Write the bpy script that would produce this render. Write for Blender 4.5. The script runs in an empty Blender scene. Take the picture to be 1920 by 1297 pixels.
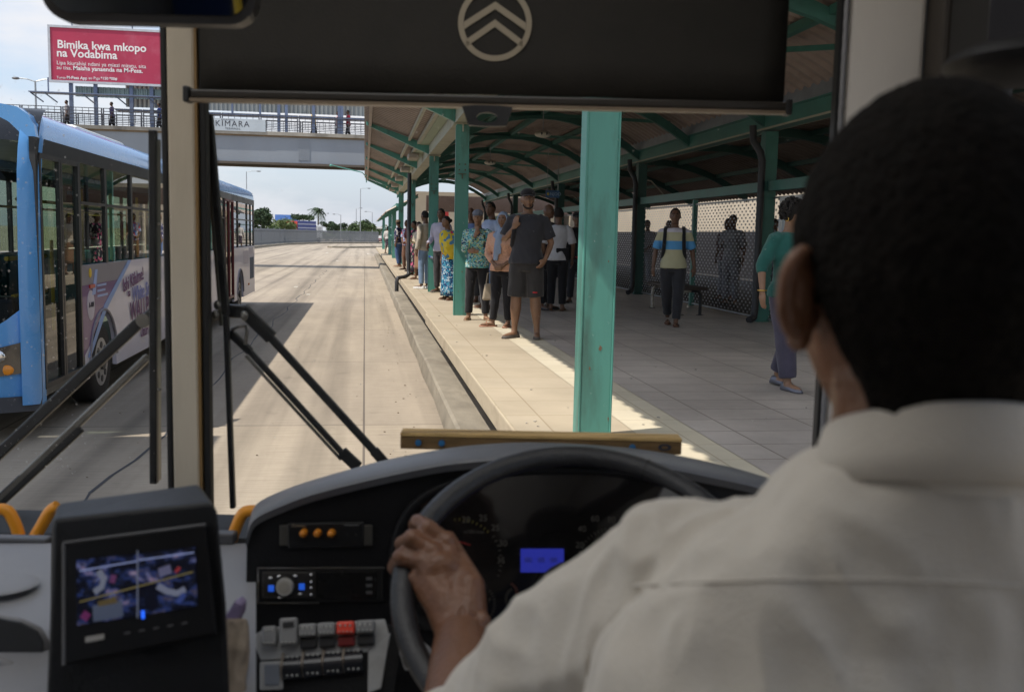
import bpy, bmesh, math, random
from mathutils import Vector, Matrix, noise
R = math.radians
random.seed(7)
S = bpy.context.scene
COL = S.collection

# ------------------------------------------------------------------ camera, sky, sun, exposure
YAW, PITCH, ROLL = R(8.6624), R(6.4204), R(1.25)
FOC, PCX, PCY = 1830.0, 960.0, 648.5
EYE = Vector((0, 0, 2.04))
fw = Vector((math.sin(YAW)*math.cos(PITCH), math.cos(YAW)*math.cos(PITCH), -math.sin(PITCH)))
r0 = Vector((math.cos(YAW), -math.sin(YAW), 0)); u0 = r0.cross(fw)
rt = r0*math.cos(ROLL)+u0*math.sin(ROLL); up = u0*math.cos(ROLL)-r0*math.sin(ROLL)
cd = bpy.data.cameras.new('camera'); cam = bpy.data.objects.new('camera', cd); COL.objects.link(cam)
cam.matrix_world = Matrix(((rt.x, up.x, -fw.x, EYE.x), (rt.y, up.y, -fw.y, EYE.y), (rt.z, up.z, -fw.z, EYE.z), (0, 0, 0, 1)))
cd.sensor_width = 36; cd.lens = FOC/1920*36; cd.clip_start = .05; cd.clip_end = 3000
cd.dof.use_dof = True; cd.dof.focus_distance = 9.0; cd.dof.aperture_fstop = 6.0
S.camera = cam
S.render.engine = 'CYCLES'
try:
    S.cycles.use_denoising = True
    S.cycles.max_bounces = 9; S.cycles.diffuse_bounces = 6; S.cycles.glossy_bounces = 3
    S.cycles.transparent_max_bounces = 24; S.cycles.transmission_bounces = 4
    S.cycles.sample_clamp_indirect = 8
    S.cycles.caustics_reflective = False; S.cycles.caustics_refractive = False
except Exception:
    pass
S.view_settings.view_transform = 'Standard'; S.view_settings.look = 'None'
S.view_settings.exposure = 1.02; S.view_settings.gamma = 1

SUNDIR = Vector((.54, .20, -1.0)).normalized()          # the way the light travels
elev = math.asin(-SUNDIR.z); azim = math.atan2(-SUNDIR.x, -SUNDIR.y)
W = bpy.data.worlds.new('World'); S.world = W; W.use_nodes = True
wn, wl = W.node_tree.nodes, W.node_tree.links
wn.clear()
sky = wn.new('ShaderNodeTexSky'); sky.sky_type = 'NISHITA'; sky.sun_disc = False
sky.sun_elevation = elev; sky.sun_rotation = azim; sky.dust_density = 1.6; sky.air_density = 1.2
tc = wn.new('ShaderNodeTexCoord'); mp = wn.new('ShaderNodeMapping'); mp.inputs['Scale'].default_value = (2.2, 2.2, 6.0)
nz = wn.new('ShaderNodeTexNoise'); nz.inputs['Scale'].default_value = 1.7; nz.inputs['Detail'].default_value = 7; nz.inputs['Roughness'].default_value = .55
rp = wn.new('ShaderNodeValToRGB'); rp.color_ramp.elements[0].position = .46; rp.color_ramp.elements[1].position = .64
rp.color_ramp.elements[0].color = (.0, .0, .0, 1); rp.color_ramp.elements[1].color = (.9, .9, .9, 1)
mx = wn.new('ShaderNodeMixRGB'); mx.inputs[2].default_value = (3.0, 3.0, 3.1, 1)
bg = wn.new('ShaderNodeBackground'); bg.inputs['Strength'].default_value = .15
wo = wn.new('ShaderNodeOutputWorld')
wl.new(tc.outputs['Generated'], mp.inputs['Vector']); wl.new(mp.outputs[0], nz.inputs['Vector']); wl.new(nz.outputs[0], rp.inputs[0])
hz_ = wn.new('ShaderNodeMixRGB'); hz_.inputs[0].default_value = .75; hz_.inputs[2].default_value = (1.62, 1.92, 2.5, 1); wl.new(sky.outputs[0], hz_.inputs[1])
wl.new(rp.outputs[0], mx.inputs[0]); wl.new(hz_.outputs[0], mx.inputs[1]); wl.new(mx.outputs[0], bg.inputs[0]); wl.new(bg.outputs[0], wo.inputs[0])

sd = bpy.data.lights.new('sun', 'SUN'); sd.energy = 2.3; sd.angle = R(.6); sd.color = (1, .93, .83)
sun = bpy.data.objects.new('sun', sd); COL.objects.link(sun)
sun.rotation_euler = SUNDIR.to_track_quat('-Z', 'Y').to_euler()

# ------------------------------------------------------------------ points measured along sight lines, put on real planes
def ray(px, py):
    return fw + rt*((px-PCX)/FOC) + up*((PCY-py)/FOC)
def G(px, py, z=0.0):
    d = ray(px, py); return EYE + d*((z-EYE.z)/d.z)
def AX(px, py, X):
    d = ray(px, py); return EYE + d*(X/d.x)
def AY(px, py, Y):
    d = ray(px, py); return EYE + d*(Y/d.y)
CABROT = Matrix.Rotation(-YAW, 4, 'Z')
CABINV = CABROT.inverted()
def L(px, py, y):
    d = CABINV.to_3x3() @ ray(px, py); return EYE + d*(y/d.y)

# ------------------------------------------------------------------ materials
MATS = {}
def mat(name, col=(.5, .5, .5), rough=.6, metal=0, var=.12, scale=4.0, bump=0.0, bscale=60.0, spec=.5, stretch=(1, 1, 1), stain=None, stain_amt=.0, stain_scale=1.0, coat=0, sheen=0):
    if name in MATS: return MATS[name]
    m = bpy.data.materials.new(name); m.use_nodes = True; n, l = m.node_tree.nodes, m.node_tree.links
    p = n['Principled BSDF']; p.inputs['Roughness'].default_value = rough; p.inputs['Metallic'].default_value = metal
    p.inputs['Specular IOR Level'].default_value = spec; p.inputs['Coat Weight'].default_value = coat; p.inputs['Sheen Weight'].default_value = sheen
    t = n.new('ShaderNodeTexCoord'); mpn = n.new('ShaderNodeMapping'); mpn.inputs['Scale'].default_value = stretch
    l.new(t.outputs['Object'], mpn.inputs[0])
    a = n.new('ShaderNodeTexNoise'); a.inputs['Scale'].default_value = scale; a.inputs['Detail'].default_value = 6; a.inputs['Roughness'].default_value = .6
    l.new(mpn.outputs[0], a.inputs['Vector'])
    r = n.new('ShaderNodeValToRGB'); e = r.color_ramp.elements
    e[0].position = .3; e[1].position = .7
    e[0].color = tuple(max(0, c*(1-var)) for c in col)+(1,); e[1].color = tuple(min(1, c*(1+var)) for c in col)+(1,)
    l.new(a.outputs[0], r.inputs[0]); out = r.outputs[0]
    if stain:
        b = n.new('ShaderNodeTexNoise'); b.inputs['Scale'].default_value = stain_scale; b.inputs['Detail'].default_value = 8; b.inputs['Roughness'].default_value = .65
        l.new(mpn.outputs[0], b.inputs['Vector'])
        rr = n.new('ShaderNodeValToRGB'); rr.color_ramp.elements[0].position = .52; rr.color_ramp.elements[1].position = .68
        rr.color_ramp.elements[1].color = (stain_amt,)*3+(1,); rr.color_ramp.elements[0].color = (0, 0, 0, 1)
        l.new(b.outputs[0], rr.inputs[0])
        mm = n.new('ShaderNodeMixRGB'); mm.inputs[2].default_value = tuple(stain)+(1,)
        l.new(rr.outputs[0], mm.inputs[0]); l.new(out, mm.inputs[1]); out = mm.outputs[0]
    l.new(out, p.inputs['Base Color'])
    if rough > .12 and metal < .9:
        rm = n.new('ShaderNodeMapRange'); rm.inputs[3].default_value = max(.02, rough-.1); rm.inputs[4].default_value = min(1, rough+.1)
        l.new(a.outputs[0], rm.inputs[0]); l.new(rm.outputs[0], p.inputs['Roughness'])
    if bump:
        c = n.new('ShaderNodeTexNoise'); c.inputs['Scale'].default_value = bscale; c.inputs['Detail'].default_value = 4
        l.new(mpn.outputs[0], c.inputs['Vector'])
        bp = n.new('ShaderNodeBump'); bp.inputs['Strength'].default_value = bump; bp.inputs['Distance'].default_value = .01
        l.new(c.outputs[0], bp.inputs['Height']); l.new(bp.outputs[0], p.inputs['Normal'])
    MATS[name] = m
    return m

def pattern(name, cols, scale=30, rough=.8, kind='VORONOI', stretch=(1, 1, 1), pos=None):
    """printed cloth: patches of a few colours"""
    if name in MATS: return MATS[name]
    m = bpy.data.materials.new(name); m.use_nodes = True; n, l = m.node_tree.nodes, m.node_tree.links
    p = n['Principled BSDF']; p.inputs['Roughness'].default_value = rough; p.inputs['Specular IOR Level'].default_value = .2
    t = n.new('ShaderNodeTexCoord'); mpn = n.new('ShaderNodeMapping'); mpn.inputs['Scale'].default_value = stretch
    l.new(t.outputs['Object'], mpn.inputs[0])
    if kind == 'VORONOI':
        v = n.new('ShaderNodeTexVoronoi'); v.inputs['Scale'].default_value = scale; src = v.outputs['Color']
        sp = n.new('ShaderNodeSeparateColor'); l.new(src, sp.inputs[0]); src = sp.outputs[0]
    else:
        v = n.new('ShaderNodeTexNoise'); v.inputs['Scale'].default_value = scale; v.inputs['Detail'].default_value = 2; src = v.outputs[0]
    l.new(mpn.outputs[0], v.inputs['Vector'])
    r = n.new('ShaderNodeValToRGB'); r.color_ramp.interpolation = 'CONSTANT'
    k = len(cols); e = r.color_ramp.elements
    while len(e) < k: e.new(.5)
    for i, c in enumerate(cols):
        e[i].position = (pos[i] if pos else i/k); e[i].color = tuple(c)+(1,)
    l.new(src, r.inputs[0]); l.new(r.outputs[0], p.inputs['Base Color'])
    MATS[name] = m
    return m

def glass(name, tint, gloss=.16, rough=.0):
    """a pane: tinted see-through with a fresnel sheen"""
    if name in MATS: return MATS[name]
    m = bpy.data.materials.new(name); m.use_nodes = True; n, l = m.node_tree.nodes, m.node_tree.links
    n.clear(); o = n.new('ShaderNodeOutputMaterial'); t = n.new('ShaderNodeBsdfTransparent'); t.inputs[0].default_value = tuple(tint)+(1,)
    g = n.new('ShaderNodeBsdfGlossy'); g.inputs['Roughness'].default_value = rough; g.inputs[0].default_value = (1, 1, 1, 1)
    f = n.new('ShaderNodeLayerWeight'); f.inputs['Blend'].default_value = gloss
    mxs = n.new('ShaderNodeMixShader'); l.new(f.outputs['Fresnel'], mxs.inputs[0]); l.new(t.outputs[0], mxs.inputs[1]); l.new(g.outputs[0], mxs.inputs[2]); l.new(mxs.outputs[0], o.inputs[0])
    MATS[name] = m
    return m

def clear_pane(name):
    if name in MATS: return MATS[name]
    m = bpy.data.materials.new(name); m.use_nodes = True; n, l = m.node_tree.nodes, m.node_tree.links
    n.clear(); o = n.new('ShaderNodeOutputMaterial'); t = n.new('ShaderNodeBsdfTransparent'); t.inputs[0].default_value = (1, 1, 1, 1)
    l.new(t.outputs[0], o.inputs[0]); MATS[name] = m
    return m

def emit(name, col, strength):
    if name in MATS: return MATS[name]
    m = bpy.data.materials.new(name); m.use_nodes = True; p = m.node_tree.nodes['Principled BSDF']
    p.inputs['Base Color'].default_value = (.01, .01, .01, 1); p.inputs['Emission Color'].default_value = tuple(col)+(1,); p.inputs['Emission Strength'].default_value = strength
    MATS[name] = m
    return m

def holes(name, col, pitch_y, pitch_z, ry, rz):
    """sheet steel punched with staggered oval holes (sheet lies in the YZ plane)"""
    m = bpy.data.materials.new(name); m.use_nodes = True; n, l = m.node_tree.nodes, m.node_tree.links
    p = n['Principled BSDF']; p.inputs['Base Color'].default_value = tuple(col)+(1,); p.inputs['Roughness'].default_value = .5; p.inputs['Metallic'].default_value = .3
    o = n['Material Output']; t = n.new('ShaderNodeTexCoord'); s = n.new('ShaderNodeSeparateXYZ'); l.new(t.outputs['Object'], s.inputs[0])
    def M(op, a, b=None):
        q = n.new('ShaderNodeMath'); q.operation = op
        for i, v in enumerate((a, b)):
            if v is None: continue
            if isinstance(v, (int, float)): q.inputs[i].default_value = v
            else: l.new(v, q.inputs[i])
        return q.outputs[0]
    def lattice(oy, oz):
        fy = M('SUBTRACT', M('FRACT', M('ADD', M('DIVIDE', s.outputs[1], pitch_y), oy+50)), .5)
        fz = M('SUBTRACT', M('FRACT', M('ADD', M('DIVIDE', s.outputs[2], pitch_z), oz+50)), .5)
        a = M('DIVIDE', M('MULTIPLY', fy, pitch_y), ry); b = M('DIVIDE', M('MULTIPLY', fz, pitch_z), rz)
        return M('LESS_THAN', M('ADD', M('MULTIPLY', a, a), M('MULTIPLY', b, b)), 1.0)
    h = M('MAXIMUM', lattice(0, 0), lattice(.5, .5))
    tr = n.new('ShaderNodeBsdfTransparent'); mxs = n.new('ShaderNodeMixShader')
    l.new(h, mxs.inputs[0]); l.new(p.outputs[0], mxs.inputs[1]); l.new(tr.outputs[0], mxs.inputs[2]); l.new(mxs.outputs[0], o.inputs[0])
    MATS[name] = m
    return m

# ------------------------------------------------------------------ mesh building
class MB:
    def __init__(s): s.v = []; s.f = []; s.m = []; s.cur = 0
    def add(s, vs, fs):
        b = len(s.v); s.v += [Vector(q) for q in vs]; s.f += [[i+b for i in q] for q in fs]; s.m += [s.cur]*len(fs)
        return s
    def box(s, x0, x1, y0, y1, z0, z1):
        return s.add([(x0, y0, z0), (x1, y0, z0), (x1, y1, z0), (x0, y1, z0), (x0, y0, z1), (x1, y0, z1), (x1, y1, z1), (x0, y1, z1)],
                     [(0, 3, 2, 1), (4, 5, 6, 7), (0, 1, 5, 4), (1, 2, 6, 5), (2, 3, 7, 6), (3, 0, 4, 7)])
    def obox(s, c, ax, ay, az):
        """box from a centre and three half-axis vectors"""
        c, ax, ay, az = map(Vector, (c, ax, ay, az))
        vs = [c+ax*i+ay*j+az*k for k in (-1, 1) for (i, j) in ((-1, -1), (1, -1), (1, 1), (-1, 1))]
        return s.add(vs, [(0, 3, 2, 1), (4, 5, 6, 7), (0, 1, 5, 4), (1, 2, 6, 5), (2, 3, 7, 6), (3, 0, 4, 7)])
    def beam(s, p, q, w, h, upv=(0, 0, 1)):
        p, q = Vector(p), Vector(q); d = q-p; a = d.normalized(); sd_ = a.cross(Vector(upv))
        if sd_.length < 1e-5: sd_ = a.cross(Vector((0, 1, 0)))
        sd_.normalize(); u_ = sd_.cross(a)
        return s.obox((p+q)/2, d/2, sd_*w/2, u_*h/2)
    def tube(s, pts, rad, seg=10, cap=True, flat=1.0, upv=None):
        pts = [Vector(p) for p in pts]; n = len(pts)
        if not hasattr(rad, '__len__'): rad = [rad]*n
        b = len(s.v); prev = None
        for i, p in enumerate(pts):
            t = (pts[min(i+1, n-1)]-pts[max(i-1, 0)]).normalized()
            if prev is None:
                ref = Vector(upv) if upv else (Vector((0, 0, 1)) if abs(t.z) < .9 else Vector((0, 1, 0)))
                prev = (ref-t*ref.dot(t)).normalized()
            else:
                q = prev-t*prev.dot(t); prev = q.normalized() if q.length > 1e-6 else prev
            o = t.cross(prev)
            for k in range(seg):
                a = 2*math.pi*k/seg; s.v.append(p+(o*math.cos(a)+prev*math.sin(a)*flat)*rad[i])
        for i in range(n-1):
            for k in range(seg):
                s.f.append([b+i*seg+k, b+i*seg+(k+1) % seg, b+(i+1)*seg+(k+1) % seg, b+(i+1)*seg+k]); s.m.append(s.cur)
        if cap:
            s.f.append([b+k for k in reversed(range(seg))]); s.f.append([b+(n-1)*seg+k for k in range(seg)]); s.m += [s.cur]*2
        return s
    def loft(s, rings, cap=True, closed=True):
        """rings: equal-length lists of points"""
        b = len(s.v); n = len(rings[0])
        for r_ in rings: s.v += [Vector(q) for q in r_]
        for i in range(len(rings)-1):
            for k in range(n if closed else n-1):
                s.f.append([b+i*n+k, b+i*n+(k+1) % n, b+(i+1)*n+(k+1) % n, b+(i+1)*n+k]); s.m.append(s.cur)
        if cap and closed:
            s.f.append([b+k for k in reversed(range(n))]); s.f.append([b+(len(rings)-1)*n+k for k in range(n)]); s.m += [s.cur]*2
        return s
    def ell(s, c, rx, ry, rz, seg=16, rings=10, rot=None, fn=None):
        c = Vector(c); vs = []
        for i in range(rings+1):
            th = math.pi*i/rings
            for k in range(seg):
                a = 2*math.pi*k/seg; q = Vector((math.sin(th)*math.cos(a), math.sin(th)*math.sin(a), math.cos(th)))
                q = Vector((q.x*rx, q.y*ry, q.z*rz))
                if fn: q = fn(q)
                if rot: q = rot @ q
                vs.append(c+q)
        fs = [(i*seg+k, (i+1)*seg+k, (i+1)*seg+(k+1) % seg, i*seg+(k+1) % seg) for i in range(rings) for k in range(seg)]
        return s.add(vs, fs)
    def cyl(s, p, q, r_, seg=16, r2=None):
        return s.tube([p, q], [r_, r2 if r2 is not None else r_], seg)
    def prism(s, pts, off):
        """closed polygon pushed along a vector"""
        n = len(pts); off = Vector(off); b = [Vector(p) for p in pts]
        return s.add(b+[p+off for p in b], [list(reversed(range(n))), [n+i for i in range(n)]]+[(i, (i+1) % n, n+(i+1) % n, n+i) for i in range(n)])
    def grid(s, fn, nu, nv):
        b = len(s.v)
        for i in range(nu+1):
            for j in range(nv+1): s.v.append(Vector(fn(i/nu, j/nv)))
        w = nv+1
        for i in range(nu):
            for j in range(nv): s.f.append([b+i*w+j, b+(i+1)*w+j, b+(i+1)*w+j+1, b+i*w+j+1]); s.m.append(s.cur)
        return s
    def mesh(s, name, mats, smooth=None):
        me = bpy.data.meshes.new(name); me.from_pydata([tuple(q) for q in s.v], [], s.f)
        for m in (mats if isinstance(mats, (list, tuple)) else [mats]): me.materials.append(m)
        me.polygons.foreach_set('material_index', s.m)
        bm = bmesh.new(); bm.from_mesh(me); bmesh.ops.remove_doubles(bm, verts=bm.verts, dist=1e-5)
        bmesh.ops.recalc_face_normals(bm, faces=bm.faces); bm.to_mesh(me); bm.free()
        if smooth is not None:
            me.polygons.foreach_set('use_smooth', [True]*len(me.polygons))
            if smooth < 180: me.set_sharp_from_angle(angle=R(smooth))
        return me

def lerp(a, b, t): return Vector(a)+(Vector(b)-Vector(a))*t
def tag(o, label=None, cat=None, group=None, kind=None):
    for k, v in (('label', label), ('category', cat), ('group', group), ('kind', kind)):
        if v: o[k] = v
    return o
def thing(name, label, cat, loc=(0, 0, 0), rz=0, group=None):
    o = bpy.data.objects.new(name, None); COL.objects.link(o); o.empty_display_size = .1
    o.location = loc; o.rotation_euler = (0, 0, rz)
    return tag(o, label, cat, group)
def xf(o):
    m = Matrix.Translation(o.location) @ o.rotation_euler.to_matrix().to_4x4()
    return xf(o.parent) @ m if o.parent is not None and not o.get('_w') else m
def part(name, mb, m, parent=None, smooth=None, bevel=0, seg=2, local=False, label=None, kind=None):
    """one mesh object; vertices in world coordinates unless local (then in the parent's frame)"""
    me = mb.mesh(name, m, smooth) if isinstance(mb, MB) else mb
    o = bpy.data.objects.new(name, me); COL.objects.link(o)
    if parent is not None:
        o.parent = parent
        if not local:
            top = parent
            while top.parent is not None: top = top.parent
            o.matrix_parent_inverse = (Matrix.Translation(top.location) @ top.rotation_euler.to_matrix().to_4x4()).inverted() if parent.parent is None else Matrix.Identity(4)
    if bevel:
        b = o.modifiers.new('bevel', 'BEVEL'); b.width = bevel; b.segments = seg; b.limit_method = 'ANGLE'; b.angle_limit = R(35); b.harden_normals = False
    return tag(o, label, kind=kind)
def solo(name, mb, m, label, cat, group=None, smooth=None, bevel=0, kind=None):
    """a thing (or a piece of the setting) that is one mesh; its origin moves to its base"""
    c = sum(mb.v, Vector())/len(mb.v); c.z = min(q.z for q in mb.v)
    if kind != 'structure':
        mb.v = [q-c for q in mb.v]
    o = part(name, mb, m, None, smooth, bevel)
    if kind != 'structure': o.location = c
    return tag(o, label, cat, group, kind)
_ts = bpy.data.scenes.new('workbench'); _tl = _ts.view_layers[0]
def evaluated_mesh(o):
    """the object's mesh with its modifiers applied, worked out in a small scene of its own (quick)"""
    _ts.collection.objects.link(o); _tl.update(); dg = _tl.depsgraph; dg.update()
    return bpy.data.meshes.new_from_object(o.evaluated_get(dg), depsgraph=dg)
def remeshed(mb, name, m, voxel, smooth_iter=4, factor=.5):
    """closed overlapping shapes fused into one continuous skin"""
    me = mb.mesh('tmp', m); o = bpy.data.objects.new('tmp', me)
    r_ = o.modifiers.new('r', 'REMESH'); r_.mode = 'VOXEL'; r_.voxel_size = voxel; r_.use_smooth_shade = True
    if smooth_iter:
        sm = o.modifiers.new('s', 'SMOOTH'); sm.iterations = smooth_iter; sm.factor = factor
    out = evaluated_mesh(o)
    out.name = name; out.materials.clear()
    out.materials.append(m)
    out.polygons.foreach_set('use_smooth', [True]*len(out.polygons))
    bpy.data.objects.remove(o); bpy.data.meshes.remove(me)
    return out
def push(me, fn):
    """move every point of a mesh along its normal by fn(point)"""
    pts = [(v.co.copy(), v.normal.copy()) for v in me.vertices]; out = []
    for c, n_ in pts: out += list(c+n_*fn(c))
    me.vertices.foreach_set('co', out); me.update(); return me
def creases(amp, f, off, dr=(.25, .1, 1)):
    """soft drag folds of cloth"""
    dr = Vector(dr).normalized()
    def fn(c):
        al = c.dot(dr); p = c-dr*al*.72; t_ = noise.noise(p*f+Vector((off, off*2, 0))); u_ = noise.noise(p*f*2.1+Vector((off*3, 1, off)))
        return amp*((1-abs(t_)*2.4)*.7+u_*.5)
    return fn
def text_mesh(txt, size, origin, xdir, ydir, m, name='lettering', bold=0.0, align='LEFT', depth=.002, space=1.0, fit=None):
    """flat letters standing a hair proud of a board"""
    cu = bpy.data.curves.new('t', 'FONT'); cu.body = txt; cu.size = size; cu.align_x = align; cu.offset = bold; cu.extrude = depth; cu.space_character = space
    cu.resolution_u = 3
    o = bpy.data.objects.new('t', cu); me = evaluated_mesh(o)
    bpy.data.objects.remove(o); bpy.data.curves.remove(cu)
    if fit:                                                      # letters drawn to a measured length
        xs = [v.co.x for v in me.vertices]; k_ = fit/(max(xs)-min(xs)); me.transform(Matrix.Diagonal((k_, k_, 1, 1)))
    xdir, ydir = Vector(xdir).normalized(), Vector(ydir).normalized(); zd = xdir.cross(ydir); og = Vector(origin)
    me.transform(Matrix(((xdir.x, ydir.x, zd.x, og.x), (xdir.y, ydir.y, zd.y, og.y), (xdir.z, ydir.z, zd.z, og.z), (0, 0, 0, 1))))
    me.materials.clear(); me.materials.append(m); me.name = name
    return me
def join_meshes(ms, name):
    bm = bmesh.new()
    for q in ms: bm.from_mesh(q)
    me = bpy.data.meshes.new(name); bm.to_mesh(me); bm.free()
    for x in ms[0].materials: me.materials.append(x)
    return me
def copy_thing(o, loc, rz=0, label=None):
    c = o.copy(); COL.objects.link(c); c.location = loc; c.rotation_euler = (0, 0, rz)
    if label: c['label'] = label
    for ch in list(o.children):
        d = ch.copy(); COL.objects.link(d); d.parent = c
        for g in list(ch.children):
            e = g.copy(); COL.objects.link(e); e.parent = d
    return c
# ------------------------------------------------------------------ palette
def brickmat(name, c1, c2, mortar, bw, bh, ms, rough=.8, off=0.0, grime=.3, rot=False, bump=.15, streak=(1, 1, 1)):
    if name in MATS: return MATS[name]
    m = mat(name, c1, rough, 0, .09, 1.1, bump, 90, .35, streak); n, l = m.node_tree.nodes, m.node_tree.links
    p = n['Principled BSDF']; src = p.inputs['Base Color'].links[0].from_socket
    t = n.new('ShaderNodeTexCoord'); q = n.new('ShaderNodeMapping'); l.new(t.outputs['Object'], q.inputs[0])
    if rot: q.inputs['Rotation'].default_value = (0, 0, math.pi/2)
    b = n.new('ShaderNodeTexBrick'); b.inputs['Scale'].default_value = 1; b.inputs['Brick Width'].default_value = bw; b.inputs['Row Height'].default_value = bh
    b.inputs['Mortar Size'].default_value = ms; b.inputs['Mortar Smooth'].default_value = .1; b.offset = off; b.inputs['Bias'].default_value = 0
    b.inputs['Color1'].default_value = (1, 1, 1, 1); b.inputs['Color2'].default_value = tuple(c2)+(1,); b.inputs['Mortar'].default_value = tuple(mortar)+(1,)
    l.new(q.outputs[0], b.inputs['Vector'])
    k = n.new('ShaderNodeMixRGB'); k.blend_type = 'MULTIPLY'; k.inputs[0].default_value = 1; l.new(src, k.inputs[1]); l.new(b.outputs['Color'], k.inputs[2])
    g = n.new('ShaderNodeTexNoise'); g.inputs['Scale'].default_value = .45; g.inputs['Detail'].default_value = 9; g.inputs['Roughness'].default_value = .7
    gm = n.new('ShaderNodeMapping'); gm.inputs['Scale'].default_value = streak; l.new(t.outputs['Object'], gm.inputs[0]); l.new(gm.outputs[0], g.inputs['Vector'])
    gr = n.new('ShaderNodeMapRange'); gr.inputs[1].default_value = .3; gr.inputs[2].default_value = .75; gr.inputs[3].default_value = 1.12; gr.inputs[4].default_value = 1-grime; l.new(g.outputs[0], gr.inputs[0])
    k2 = n.new('ShaderNodeMixRGB'); k2.blend_type = 'MULTIPLY'; k2.inputs[0].default_value = 1; l.new(k.outputs[0], k2.inputs[1]); l.new(gr.outputs[0], k2.inputs[2])
    l.new(k2.outputs[0], p.inputs['Base Color'])
    return m

road_m = brickmat('road concrete', (.375, .318, .245), (.93, .93, .95), (.42, .42, .45), 5.2, 3.6, .012, .85, grime=.18, rot=True, bump=.25, streak=(1.6, .35, 1))
# fine brushed texture running across the slabs
def _brush(m):
    n, l = m.node_tree.nodes, m.node_tree.links; p = n['Principled BSDF']; src = p.inputs['Base Color'].links[0].from_socket
    t = n.new('ShaderNodeTexCoord'); q = n.new('ShaderNodeMapping'); q.inputs['Scale'].default_value = (1.2, 22, 1); l.new(t.outputs['Object'], q.inputs[0])
    g = n.new('ShaderNodeTexNoise'); g.inputs['Scale'].default_value = 1.6; g.inputs['Detail'].default_value = 6; g.inputs['Roughness'].default_value = .75; l.new(q.outputs[0], g.inputs['Vector'])
    r = n.new('ShaderNodeMapRange'); r.inputs[1].default_value = .3; r.inputs[2].default_value = .7; r.inputs[3].default_value = .80; r.inputs[4].default_value = 1.15; l.new(g.outputs[0], r.inputs[0])
    k = n.new('ShaderNodeMixRGB'); k.blend_type = 'MULTIPLY'; k.inputs[0].default_value = 1; l.new(src, k.inputs[1]); l.new(r.outputs[0], k.inputs[2])
    # oil and rubber laid down along the middle of the lane
    q2 = n.new('ShaderNodeMapping'); q2.inputs['Scale'].default_value = (1.3, .02, 1); l.new(t.outputs['Object'], q2.inputs[0])
    g2 = n.new('ShaderNodeTexNoise'); g2.inputs['Scale'].default_value = 1.5; g2.inputs['Detail'].default_value = 5; l.new(q2.outputs[0], g2.inputs['Vector'])
    r2 = n.new('ShaderNodeMapRange'); r2.inputs[1].default_value = .48; r2.inputs[2].default_value = .7; r2.inputs[3].default_value = 1.05; r2.inputs[4].default_value = .66; l.new(g2.outputs[0], r2.inputs[0])
    k2 = n.new('ShaderNodeMixRGB'); k2.blend_type = 'MULTIPLY'; k2.inputs[0].default_value = 1; l.new(k.outputs[0], k2.inputs[1]); l.new(r2.outputs[0], k2.inputs[2])
    g3 = n.new('ShaderNodeTexNoise'); g3.inputs['Scale'].default_value = 2.2; g3.inputs['Detail'].default_value = 3; l.new(t.outputs['Object'], g3.inputs['Vector'])      # drips and small stains
    r3 = n.new('ShaderNodeMapRange'); r3.inputs[1].default_value = .66; r3.inputs[2].default_value = .74; r3.inputs[3].default_value = 1; r3.inputs[4].default_value = .84; l.new(g3.outputs[0], r3.inputs[0])
    k3 = n.new('ShaderNodeMixRGB'); k3.blend_type = 'MULTIPLY'; k3.inputs[0].default_value = 1; l.new(k2.outputs[0], k3.inputs[1]); l.new(r3.outputs[0], k3.inputs[2])
    sx_ = n.new('ShaderNodeSeparateXYZ'); l.new(t.outputs['Object'], sx_.inputs[0])                          # dark wear along the middle of each lane
    def MM(op, a, b=None):
        q_ = n.new('ShaderNodeMath'); q_.operation = op
        for i_, v_ in enumerate((a, b)):
            if v_ is None: continue
            if isinstance(v_, (int, float)): q_.inputs[i_].default_value = v_
            else: l.new(v_, q_.inputs[i_])
        return q_.outputs[0]
    u_ = MM('SUBTRACT', MM('FRACT', MM('DIVIDE', MM('ADD', sx_.outputs[0], 72.45), 3.6)), .5); band = MM('SUBTRACT', 1.0, MM('MINIMUM', MM('MULTIPLY', MM('ABSOLUTE', u_), 6.0), 1.0))
    wear = MM('SUBTRACT', 1.0, MM('MULTIPLY', MM('MULTIPLY', band, g2.outputs[0]), .5))
    k4 = n.new('ShaderNodeMixRGB'); k4.blend_type = 'MULTIPLY'; k4.inputs[0].default_value = 1; l.new(k3.outputs[0], k4.inputs[1]); l.new(wear, k4.inputs[2])
    l.new(k4.outputs[0], p.inputs['Base Color'])
_brush(road_m)
ground_m = mat('dusty ground', (.33, .28, .21), .95, 0, .2, .3, .3, 5)
kerb_m = mat('weathered kerb concrete', (.27, .24, .19), .9, 0, .25, 2.5, .4, 40, .3, (1, .5, 1), (.16, .13, .1), .7, 1.6)
slab_m = brickmat('platform edge tile', (.46, .39, .29), (.95, .94, .92), (.72, .68, .62), .6, .6, .006, .75, grime=.2)
cream_m = brickmat('cream tactile tile', (.58, .52, .40), (.96, .95, .92), (.75, .7, .65), .4, .4, .006, .75, grime=.14)
fascia_m = mat('stained platform edge', (.47, .40, .29), .85, 0, .15, 3, .2, 30, .3, (1, .5, 1), (.26, .21, .15), .6, 3)
floor_m = brickmat('grey platform tile', (.60, .535, .475), (.90, .89, .90), (.50, .47, .44), .6, .4, .007, .45, grime=.45, bump=.10, streak=(1, 1, 1))
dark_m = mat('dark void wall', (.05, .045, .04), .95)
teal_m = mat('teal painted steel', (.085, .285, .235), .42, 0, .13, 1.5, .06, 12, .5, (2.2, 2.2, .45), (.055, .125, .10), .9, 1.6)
teald_m = mat('shade darkened teal steel', (.032, .105, .09), .5, 0, .2, 1.5, .06, 12, .5)  # darker copy of the teal, the shade under the roof put into the colour
rust_m = mat('rust patch', (.19, .12, .075), .9, 0, .4, 20)
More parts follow.
